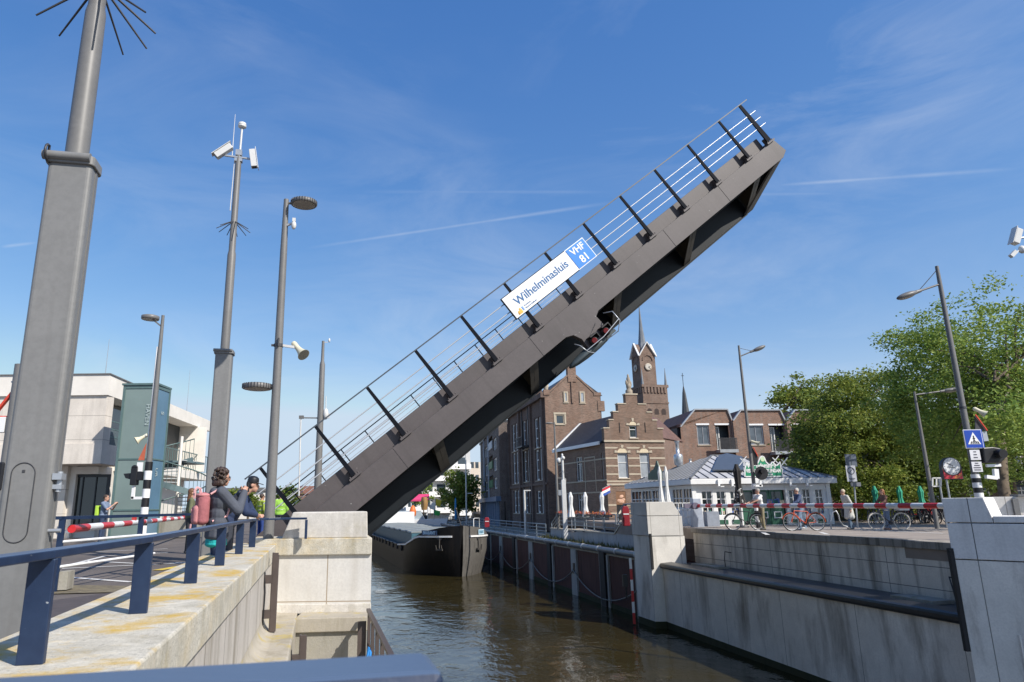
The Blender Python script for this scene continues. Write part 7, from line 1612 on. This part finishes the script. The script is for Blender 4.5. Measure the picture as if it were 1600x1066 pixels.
# hedge-like terrace screens and furniture under the trees
for k, x in enumerate((1312, 1352, 1392, 1432, 1468)):
    b_ = at(x, 815, 46+k*.6); b_.z = 0; s_ = thing('planter', 'low dark hedge planter on the shaded terrace', 'planter', b_, group='hedge planters under the trees'); part('box', MB().box((0, 0, .25), (1.5, .5, .5)), M_dark, s_)
    q = MB()
    for i in range(260): c = Vector((rnd.uniform(-.75, .75), rnd.uniform(-.25, .25), rnd.uniform(.5, 1.05))); d = Vector((rnd.uniform(-1, 1), rnd.uniform(-1, 1), rnd.uniform(-1, 1))).normalized()*.09; e = d.orthogonal().normalized()*.06; q.add([c-d, c+e, c+d, c-e], [(0, 1, 2, 3)])
    part('foliage', q, L_c, s_, recalc=False)
def chair(label, b_, rz, col, group):
    c = thing('terrace_chair', label, 'chair', b_, rz, group=group); part('seat', MB().box((0, 0, .45), (.45, .45, .05)), col, c, bevel=.01); part('backrest', MB().box((0, .21, .75), (.45, .04, .5)), col, c, bevel=.01)
    for sx in (-.2, .2):
        for sy in (-.2, .2): part('leg', MB().tube((sx, sy, 0), (sx, sy, .43), .018, n=6), M_steel, c)
    return c
for k, x in enumerate((1421, 1429, 1447, 1453)):
    b_ = at(x, 815, 38.5); b_.z = 0; chair('red terrace chair standing among the parked bicycles', b_, 1.2*k, M_red, 'red chairs under the trees')
# ------------------------------------------------------------------ bicycles
def bike(label, loc, rz, col, tyre=None, crate=False, group=None):
    b_ = thing('bicycle', label, 'bicycle', loc, rz, group=group); fm = mat('bike_'+str(col), col, .35, var=.08); tm = tyre or M_rubber
    for x in (.53, -.53):
        rim = MB(); rim.path([(x+.32*math.cos(2*math.pi*k/24), 0, .35+.32*math.sin(2*math.pi*k/24)) for k in range(24)], .013, 5, closed=True)
        for k in range(12): a = math.pi*k/6; rim.tube((x, 0, .35), (x+.31*math.cos(a), 0, .35+.31*math.sin(a)), .003, n=3, caps=False)
        rim.tube((x, -.05, .35), (x, .05, .35), .025, n=8); w_ = part('wheel', rim, M_galv, b_)
        part('tyre', MB().path([(x+.345*math.cos(2*math.pi*k/24), 0, .35+.345*math.sin(2*math.pi*k/24)) for k in range(24)], .022, 6, closed=True), tm, w_)
        part('mudguard', MB().path([(x+.385*math.cos(R(a)), 0, .35+.385*math.sin(R(a))) for a in range(20, 200, 20)], .018, 5), fm, b_)
    f = MB(); bbk_ = (-.08, 0, .30); st_ = (-.20, 0, .78); hd = (.36, 0, .82); hd2 = (.39, 0, .66)
    for a, b2, r in ((bbk_, st_, .02), (bbk_, hd2, .022), (st_, hd, .018), (bbk_, (-.53, 0, .35), .014), (st_, (-.53, 0, .35), .012), (hd2, hd, .024)): f.tube(a, b2, r, n=8)
    part('frame', f, fm, b_); part('fork', MB().tube(hd2, (.53, .05, .35), .012, n=6).tube(hd2, (.53, -.05, .35), .012, n=6), fm, b_)
    part('handlebar', MB().tube(hd, (.33, 0, 1.02), .015, n=6).path([(.12, -.28, 1.03), (.25, -.24, 1.06), (.33, 0, 1.04), (.25, .24, 1.06), (.12, .28, 1.03)], .014, 6), M_steel, b_)
    part('saddle', MB().tube(st_, (-.22, 0, .92), .014, n=6).ell((-.24, 0, .95), (.14, .085, .04)), M_black, b_)
    part('carrier', MB().box((-.58, 0, .76), (.42, .13, .02)).tube((-.62, .06, .74), (-.53, .06, .36), .008, n=5).tube((-.62, -.06, .74), (-.53, -.06, .36), .008, n=5), M_steel, b_)
    part('crank', MB().lathe([(.09, 0), (.09, .01)], (-.08, -.04, .30), (0, -1, 0), n=14).bar((-.08, -.06, .30), (.06, -.06, .18), .02, .02).box((.06, -.11, .18), (.09, .09, .02)).bar((-.08, .06, .30), (-.22, .06, .42), .02, .02).box((-.22, .11, .42), (.09, .09, .02)), M_steel, b_)
    if crate: part('crate', MB().box((-.60, 0, .80), (.42, .34, .03)).box((-.60, .17, .93), (.42, .02, .26)).box((-.60, -.17, .93), (.42, .02, .26)).box((-.39, 0, .93), (.02, .34, .26)).box((-.81, 0, .93), (.02, .34, .26)), M_galv, b_)
    return b_
def spot(x, Y): p = at(x, 800, Y); p.z = .0; return p
bike('dark city bicycle held by the man in the white shirt', spot(1163, 31.2), R(172), (.02, .025, .03))
bike('orange red bicycle pushed by the man in the navy jacket', spot(1254, 29.7), R(180), (.50, .07, .02))
bike('white tyred bicycle with rear crate beside the long haired woman', spot(1387, 29.2), R(181), (.05, .05, .06), tyre=mat('cream_tyre', (.55, .50, .42), .7), crate=True)
pk = bike('dark parked bicycle in the crowded rack under the trees', spot(1420, 37), R(70), (.03, .03, .035), group='parked bicycles under the trees')
for k, x in enumerate((1399, 1408, 1430, 1437, 1443, 1449, 1455, 1461, 1467, 1361, 1369)):
    dup(pk, spot(x, 37.2+.25*(k % 3)), R(60+rnd.uniform(-25, 40)))
rk = thing('bicycle_rack', 'bent silver tube bicycle stand right of the kiosk corner', 'bicycle rack', spot(1303, 31))
part('tube', MB().path([(-.22, 0, 0), (-.20, 0, .35), (-.05, 0, .72), (.10, 0, .78), (.18, 0, .6), (.2, 0, .35), (.32, 0, .16), (.5, 0, .1)], .028, 8), M_galv, rk)
# ------------------------------------------------------------------ people
SKIN = mat('skin', (.48, .27, .19), .5, var=.08, scale=12)
def basis(d, pn):
    d = d.normalized(); s = d.cross(pn).normalized(); p2 = s.cross(d); return Matrix((s, p2, d)).transposed()
def hand(mb, w_, d, pn, k, curl=.5, right=1):
    B = basis(d, pn); s = Vector(B.col[0]); p2 = Vector(B.col[1]); d = Vector(B.col[2])
    mb.ell(w_+d*.045*k, (.040*k, .018*k, .052*k), B)
    for i, (off, L) in enumerate(((-.030, .068), (-.010, .078), (.010, .073), (.029, .058))):
        a = w_+d*.088*k+s*off*k; c1 = a+(d*math.cos(curl)+p2*math.sin(curl))*L*.5*k; c2 = c1+(d*math.cos(curl*2.1)+p2*math.sin(curl*2.1))*L*.55*k; mb.cap(a, c1, .0095*k, .0088*k); mb.cap(c1, c2, .0088*k, .0075*k)
    a = w_+d*.03*k-s*.036*k*right; b2 = a+(d*.6-s*.7*right+p2*.3).normalized()*.038*k; mb.cap(a, b2, .012*k, .010*k); mb.cap(b2, b2+(d*.9+p2*.35-s*.1*right).normalized()*.032*k, .010*k, .008*k)
def person(label, loc, rz, H=1.75, lean=0, J={}, top=(.1, .1, .1), sleeve='long', legs=(.05, .06, .09), shoe=(.05, .05, .05), hair=(.05, .03, .02), hairstyle='short', vox=.016, head_turn=0, head_dir=0, coat=0, curl=.5, extra=None, hem=None, bulk=1., arm=1.):
    k = H/1.75; P0_ = 0; P = dict(anL=(-.10, 0, .08), anR=(.10, 0, .08), knL=(-.10, .02, .48), knR=(.10, .02, .48), hiL=(-.09, 0, .92), hiR=(.09, 0, .92), pel=(0, 0, .97), wai=(0, 0, 1.10), che=(0, .01, 1.29), shL=(-.185, 0, 1.425), shR=(.185, 0, 1.425), nec=(0, 0, 1.46), hed=(0, .02, 1.635), elL=(-.25, -.03, 1.13), elR=(.25, -.03, 1.13), wrL=(-.25, .06, .88), wrR=(.25, .06, .88))
    rot = Matrix.Rotation(-lean, 3, 'X'); piv = Vector((0, 0, .95))
    P = {n: Vector(p) for n, p in P.items()}
    for n in ('wai', 'che', 'shL', 'shR', 'nec', 'hed', 'elL', 'elR', 'wrL', 'wrR'): P[n] = rot @ (P[n]-piv)+piv
    P.update({n: Vector(p) for n, p in J.items()}); P = {n: p*k for n, p in P.items()}
    t_ = thing('person', label, 'person', loc, rz)
    tr = rot.copy(); hz_ = Matrix.Rotation(head_turn, 3, 'Z') @ Matrix.Rotation(-head_dir, 3, 'X'); H0 = P['hed']
    def hp_(v): return H0+hz_ @ (Vector(v)*k)
    b2 = MB()
    b2.ell(hp_((0, -.005, .02)), (.077*k, .096*k, .105*k), hz_); b2.ell(hp_((0, .025, -.055)), (.056*k, .066*k, .065*k), hz_); b2.ell(hp_((0, .055, -.095)), (.03*k, .03*k, .025*k), hz_)
    b2.ell(hp_((0, .098, -.015)), (.013*k, .020*k, .026*k), hz_); b2.ell(hp_((0, .086, -.062)), (.024*k, .012*k, .010*k), hz_)
    for s in (-1, 1): b2.ell(hp_((s*.078, -.005, -.01)), (.012*k, .022*k, .032*k), hz_)
    b2.cap(P['nec']-Vector((0, 0, .04*k)), hp_((0, -.015, -.07)), .058*k, .052*k)
    def torso(mb, e, bulk=1.):
        mb.ell(P['che'], ((.165*bulk+e)*k, (.105*bulk+e)*k, (.185+e)*k), tr); mb.ell(P['wai'], ((.145*bulk+e)*k, (.098*bulk+e)*k, (.17+e)*k), tr); mb.ell(P['pel'], ((.160*bulk+e)*k, (.112*bulk+e)*k, (.13+e)*k))
        mb.cap(P['shL'], P['shR'], (.062+e)*k); mb.cap(P['nec']-(P['nec']-P['che'])*.1, P['che'], (.075+e)*k, (.10+e)*k)
    torso(b2, 0, bulk)
    for s in 'LR':
        b2.cap(P['sh'+s], P['el'+s], .046*k, .038*k); b2.cap(P['el'+s], P['wr'+s], .037*k, .026*k)
        d = (P['wr'+s]-P['el'+s]).normalized(); pn = Vector((1 if s == 'L' else -1, 0, .0)) if abs(d.x) < .8 else Vector((0, 1, 0)); hand(b2, P['wr'+s]+d*.01*k, d, pn, k, curl, 1 if s == 'L' else -1)
        b2.cap(P['hi'+s], P['kn'+s], .078*k, .054*k); b2.cap(P['kn'+s], P['an'+s], .052*k, .036*k); b2.ell(P['an'+s]+Vector((0, .06, -.035))*k, (.04*k, .11*k, .035*k))
    part('body', b2, SKIN, t_, remesh=vox*.62 if vox < .012 else vox, smooth_it=2)
    eye = MB()
    for s in (-1, 1): eye.ell(hp_((s*.031, .083, .012)), (.012*k, .007*k, .008*k), hz_, 8, 6); eye.ell(hp_((s*.031, .084, .032)), (.02*k, .008*k, .005*k), hz_, 8, 6)
    part('eyes', eye, mat('eye_dark', (.03, .02, .018), .3), t_)
    cl = MB(); e = .014; torso(cl, e, bulk)
    for s in 'LR':
        if sleeve == 'long': cl.cap(P['sh'+s], P['el'+s], (.056*arm+e)*k, (.050*arm+e)*k); cl.cap(P['el'+s], P['wr'+s]-(P['wr'+s]-P['el'+s])*.06, (.048*arm+e)*k, (.033*arm+e)*k)
        else: cl.cap(P['sh'+s], P['sh'+s].lerp(P['el'+s], .72), (.054+e)*k, (.052+e)*k)
    if coat:
        for i in range(14):
            z0 = .95-coat*i/13; cl.ell(Vector((0, -.01, z0*k)), ((.195+.035*i/13)*k, (.160+.045*i/13)*k, .12*k))
    if hem: 
        for i in range(4): cl.ell(Vector((0, .0, (.90-hem*i/3)*k)), ((.168*bulk+.012)*k, (.122*bulk+.012)*k, .09*k))
    tm = mat('top_'+str(top), top, .85, var=.16, scale=7, bmp=.35, bscale=14); part('coat' if coat else 'jacket' if sleeve == 'long' else 'shirt', cl, tm, t_, remesh=vox, smooth_it=3)
    lg = MB(); lg.ell(P['pel']-Vector((0, 0, .03*k)), ((.158*bulk+.008)*k, (.115*bulk+.008)*k, .13*k))
    for s in 'LR': lg.cap(P['hi'+s], P['kn'+s], .092*k*min(bulk, 1.1), .068*k); lg.cap(P['kn'+s], P['an'+s]-Vector((0, 0, .02*k)), .066*k, .055*k)
    part('trousers', lg, mat('leg_'+str(legs), legs, .85, var=.2, scale=8, bmp=.3, bscale=16), t_, remesh=vox, smooth_it=3)
    sh = MB()
    for s in 'LR': sh.ell(P['an'+s]+Vector((0, .055, -.038))*k, (.050*k, .135*k, .048*k)); sh.cap(P['an'+s]-Vector((0, 0, .03*k)), P['an'+s]+Vector((0, .0, .0)), .05*k, .046*k)
    for i in range(len(sh.v)): sh.v[i].z = max(sh.v[i].z, .002)
    part('shoes', sh, mat('shoe_'+str(shoe), shoe, .6), t_, remesh=vox)
    hm = mat('hair_'+str(hair), hair, .55, var=.35, scale=22, bmp=.5, bscale=30); hb_ = MB()
    if hairstyle == 'cap':
        hb_.ell(hp_((0, -.02, .015)), (.084*k, .094*k, .10*k), hz_); cpm = MB().lathe([(.094*k, 0), (.097*k, .04*k), (.088*k, .085*k), (.05*k, .112*k), (.005, .118*k)], hp_((0, -.008, .035)), hz_ @ Vector((0, 0, 1)), n=20)
        cpm.prism([hp_((.085*math.sin(a), .06+.115*math.cos(a), .04-.02*math.cos(a))) for a in [R(-90+15*i) for i in range(13)]], hz_ @ Vector((0, 0, .012*k))); part('cap', cpm, M_black, t_, bevel=.003)
        part('hair', hb_, hm, t_, remesh=vox)
    else:
        hb_.ell(hp_((0, -.022, .038)), (.088*k, .100*k, .098*k), hz_)
        if hairstyle == 'curly':
            rd = random.Random(5)
            for i in range(130):
                th, ph = rd.uniform(0, 6.28), rd.uniform(-.75, 1.5); v = Vector((math.cos(th)*math.cos(ph)*.112, math.sin(th)*math.cos(ph)*.122-.04, math.sin(ph)*.118+.030))
                if v.y > .045 and v.z < .07: continue
                rad = rd.uniform(.014, .028); hb_.ell(hp_(v), (rad*k,)*3, nu=8, nv=6)
            for i in range(16): a = R(150+i*15); v = Vector((math.cos(a)*.100, math.sin(a)*.10-.025, -.075+rd.uniform(-.03, .02))); hb_.ell(hp_(v), (.034*k, .034*k, .045*k), nu=8, nv=6)
        if hairstyle == 'long':
            for i in range(5): hb_.ell(hp_((0, -.055-.005*i, .0-.055*i)), ((.085-.004*i)*k, .06*k, .07*k), hz_)
        part('hair', hb_, hm, t_, remesh=.006 if hairstyle == 'curly' else vox*.7, smooth_it=1)
    if extra: extra(t_, P, k, hp_)
    return t_
# woman with pink backpack holding up a phone
def ex_woman(t_, P, k, hp_):
    q = MB()
    for s in (-1, 1): q.path([hp_((s*.034+.026*math.cos(2*math.pi*i/12), .100, .008+.020*math.sin(2*math.pi*i/12))) for i in range(12)], .0025, 5, closed=True); q.tube(hp_((s*.06, .097, .012)), hp_((s*.08, .0, .012)), .0025, n=5)
    part('glasses', q, M_black, t_)
    q = MB().ell(P['nec']+Vector((0, -.075, -.035))*k, (.135*k, .07*k, .075*k)); q.path([P['nec']+Vector((.10*math.cos(a), .085*math.sin(a)-.015, -.02+.0*math.sin(a)))*k for a in [2*math.pi*i/14 for i in range(14)]], .026*k, 8, closed=True); part('hood', q, mat('hood_slate', (.075, .082, .10), .85, var=.15, scale=8, bmp=.3), t_, remesh=.009, smooth_it=2)
    q = MB()
    for i in range(5): q.ell(Vector((0, .0, (.84-.045*i)*k)), ((.188+.003*i)*k, (.152+.003*i)*k, .06*k))
    part('shirt_hem', q, mat('turquoise_cloth', (.015, .36, .36), .8, var=.12, scale=9, bmp=.25), t_, remesh=.010, smooth_it=2)
W0_ = at(340, 870, 10.75)
wom = person('woman in slate jacket with pink backpack photographing the bridge with a phone', (W0_.x-.04, 10.75, 0), R(-60), 1.75, R(0),
    dict(elL=(-.27, .20, 1.16), wrL=(-.07, .35, 1.42), elR=(.27, .24, 1.15), wrR=(.075, .36, 1.43), hed=(0, .04, 1.64)), top=(.070, .078, .098), legs=(.045, .065, .13), hair=(.045, .026, .018), hairstyle='curly', vox=.0105, curl=.85, hem=.12, bulk=1.34, arm=1.28, head_dir=R(4), extra=ex_woman)
wm = ROOT[wom.name]
ph = thing('phone', 'black phone held up in front of the face of the woman in slate jacket', 'phone', mtx=wm @ Matrix.Translation((0, .435, 1.50)))
part('case', MB().box((0, 0, 0), (.15, .010, .075), rot=Matrix.Rotation(R(90), 3, 'Y')), M_black, ph, bevel=.006); part('screen', MB().box((0, -.0062, 0), (.068, .001, .138)), M_gdark, ph)
bp = thing('backpack', 'dusty pink backpack with looped straps on the back of the woman', 'backpack', mtx=wm @ Matrix.Translation((0, -.235, .94)) @ Matrix.Scale(1.08, 4))
M_pink = mat('pink_canvas', (.52, .21, .21), .8, var=.12, scale=10, bmp=.3); M_pink2 = mat('pink_canvas_dark', (.34, .115, .125), .85, var=.2, scale=8, bmp=.5, bscale=16); M_strap = mat('pale_pink_strap', (.66, .36, .36), .7)
bg2 = MB()
for z in [.07+.0258*i for i in range(13)]:
    for x in (-.08, -.04, 0, .04, .08): bg2.ell((x, 0, z), (.078, .088-.03*(z > .36), .07))
part('bag', bg2, M_pink2, bp, remesh=.010, smooth_it=4)
bg2 = MB()
for z in [.07+.024*i for i in range(7)]:
    for x in (-.06, -.03, 0, .03, .06): bg2.ell((x, -.075, z), (.066, .058, .06))
part('front_pocket', bg2, M_pink, bp, remesh=.009, smooth_it=4); bg2 = MB()
for x in (-.08, 0, .08): bg2.ell((x, -.01, .405), (.082, .092, .035))
part('flap', bg2, M_pink, bp, remesh=.009, smooth_it=3)
for s in (-1, 1): part('handle', MB().path([(s*.06, -.03, .42), (s*.065, -.05, .50), (s*.055, -.09, .52), (s*.05, -.115, .47), (s*.05, -.115, .36)], .010, 7), M_strap, bp)
part('strap', MB().path([(-.12, .08, .42), (-.13, .16, .47), (-.14, .28, .44), (-.145, .36, .28), (-.15, .31, .12), (-.15, .12, .05)], .017, 6).path([(.12, .08, .42), (.13, .16, .47), (.14, .28, .44), (.145, .36, .28), (.15, .31, .12), (.15, .12, .05)], .017, 6), M_strap, bp)
part('badge', MB().lathe([(.025, 0), (.024, .004)], (0, -.142, .20), (0, -1, 0), n=14), M_strap, bp); part('dangling_strap', MB().bar((.05, -.14, .02), (.06, -.15, -.10), .02, .006).bar((-.07, -.13, .02), (-.08, -.14, -.07), .02, .006), M_strap, bp)
# man in cap leaning on the railing
C0 = at(388, 800, 12.0)
person('man in black cap and navy jacket leaning on the railing', (C0.x-.33, 12.0, 0), R(-78), 1.78, R(24), dict(elL=(-.25, .34, 1.10), wrL=(-.06, .42, 1.06), elR=(.26, .30, 1.10), wrR=(.05, .44, 1.05), hed=(0, .36, 1.545)), top=(.02, .035, .085), legs=(.03, .035, .05), hair=(.03, .02, .015), hairstyle='cap', vox=.012, head_dir=R(8), bulk=1.2, arm=1.2)
# workers and bystanders beyond the bridge railing
def ex_vest(t_, P, k, hp_):
    q = MB()
    for z in (1.12, 1.28): q.ell(Vector((0, 0, z))*k, (.195*k, .138*k, .022*k))
    part('reflective_band', q, M_galv, t_)
person('worker in lime high visibility jacket behind the bridge railing', spot(438, 26.5), R(20), 1.76, top=(.27, .50, .07), legs=(.03, .035, .05), hair=(.06, .035, .02), vox=.018, bulk=1.2, extra=ex_vest)
person('bystander in yellow vest and blue sleeves half hidden by the lamp post', spot(408, 28), R(-40), 1.74, top=(.33, .42, .05), legs=(.02, .05, .2), hair=(.05, .03, .02), vox=.018, extra=ex_vest)
person('bystander with brown hair and olive jacket left of the pink backpack', spot(297, 19.5), R(-60), 1.74, top=(.13, .14, .075), legs=(.05, .05, .05), hair=(.14, .06, .025), hairstyle='long', vox=.016)
mb_ = person('man in blue grey shirt taking a photo in front of the green tower', spot(162, 27), R(-85), 1.76, R(2), dict(elL=(-.24, .22, 1.20), wrL=(-.10, .40, 1.40), elR=(.24, .22, 1.20), wrR=(.10, .40, 1.40)), top=(.16, .21, .30), sleeve='short', legs=(.03, .05, .10), hair=(.05, .03, .02), vox=.016, curl=.9, bulk=1.15)
mm_ = ROOT[mb_.name]; rb2 = thing('backpack', 'small lime green bag on the back of the man by the green tower', 'backpack', mtx=mm_ @ Matrix.Translation((0, -.22, .98))); part('bag', MB().prism([(x, y, 0) for x, y in rrect(.26, .14, .04)], (0, 0, .38)), mat('lime_bag', (.40, .62, .06), .7), rb2, bevel=.02); part('strap', MB().path([(-.1, .06, .36), (-.12, .2, .46), (-.13, .32, .3), (-.12, .1, .05)], .015, 6), M_black, rb2)
# right bank
person('man in white shirt and khaki trousers holding a dark bicycle by the striped lamp post', spot(1190, 31.2), R(92), 1.78, R(6), dict(elL=(-.27, .25, 1.25), wrL=(-.22, .55, 1.12), elR=(.27, .22, 1.25), wrR=(.2, .52, 1.12), knR=(.1, .05, .48), anR=(.1, -.08, .08)), top=(.70, .70, .68), sleeve='short', legs=(.24, .21, .13), hair=(.30, .27, .24), vox=.014)
person('grey haired man in navy jacket walking with an orange red bicycle', spot(1250, 30.4), R(95), 1.76, R(3), dict(elL=(-.25, .2, 1.2), wrL=(-.22, .45, 1.06), elR=(.25, .02, 1.13), wrR=(.22, .18, 1.0), knL=(-.09, .16, .50), anL=(-.09, .12, .09), knR=(.09, -.04, .48), anR=(.09, -.22, .12)), top=(.05, .075, .15), legs=(.17, .24, .34), shoe=(.5, .5, .5), hair=(.45, .43, .40), vox=.014)
def ex_coat(t_, P, k, hp_): part('bag', MB().box((.26*k, .02, .72*k), (.12, .30, .34)), M_black, t_, bevel=.03)
person('elderly person in long pale coat walking past the leaning sign post', spot(1326, 30.3), R(95), 1.70, R(12), dict(knL=(-.09, .08, .48), anL=(-.09, .06, .08), knR=(.09, -.03, .48), anR=(.09, -.16, .10)), top=(.50, .49, .45), legs=(.10, .15, .21), hair=(.50, .42, .30), vox=.014, coat=.42, extra=ex_coat)
person('long haired woman in brown top and jeans standing with a white tyred bicycle', spot(1385, 29.7), R(90), 1.66, R(5), dict(elL=(-.25, .18, 1.18), wrL=(-.2, .42, 1.05), elR=(.24, .2, 1.18), wrR=(.18, .40, 1.06)), top=(.16, .085, .06), legs=(.24, .31, .42), shoe=(.35, .2, .15), hair=(.24, .09, .035), hairstyle='long', vox=.014)
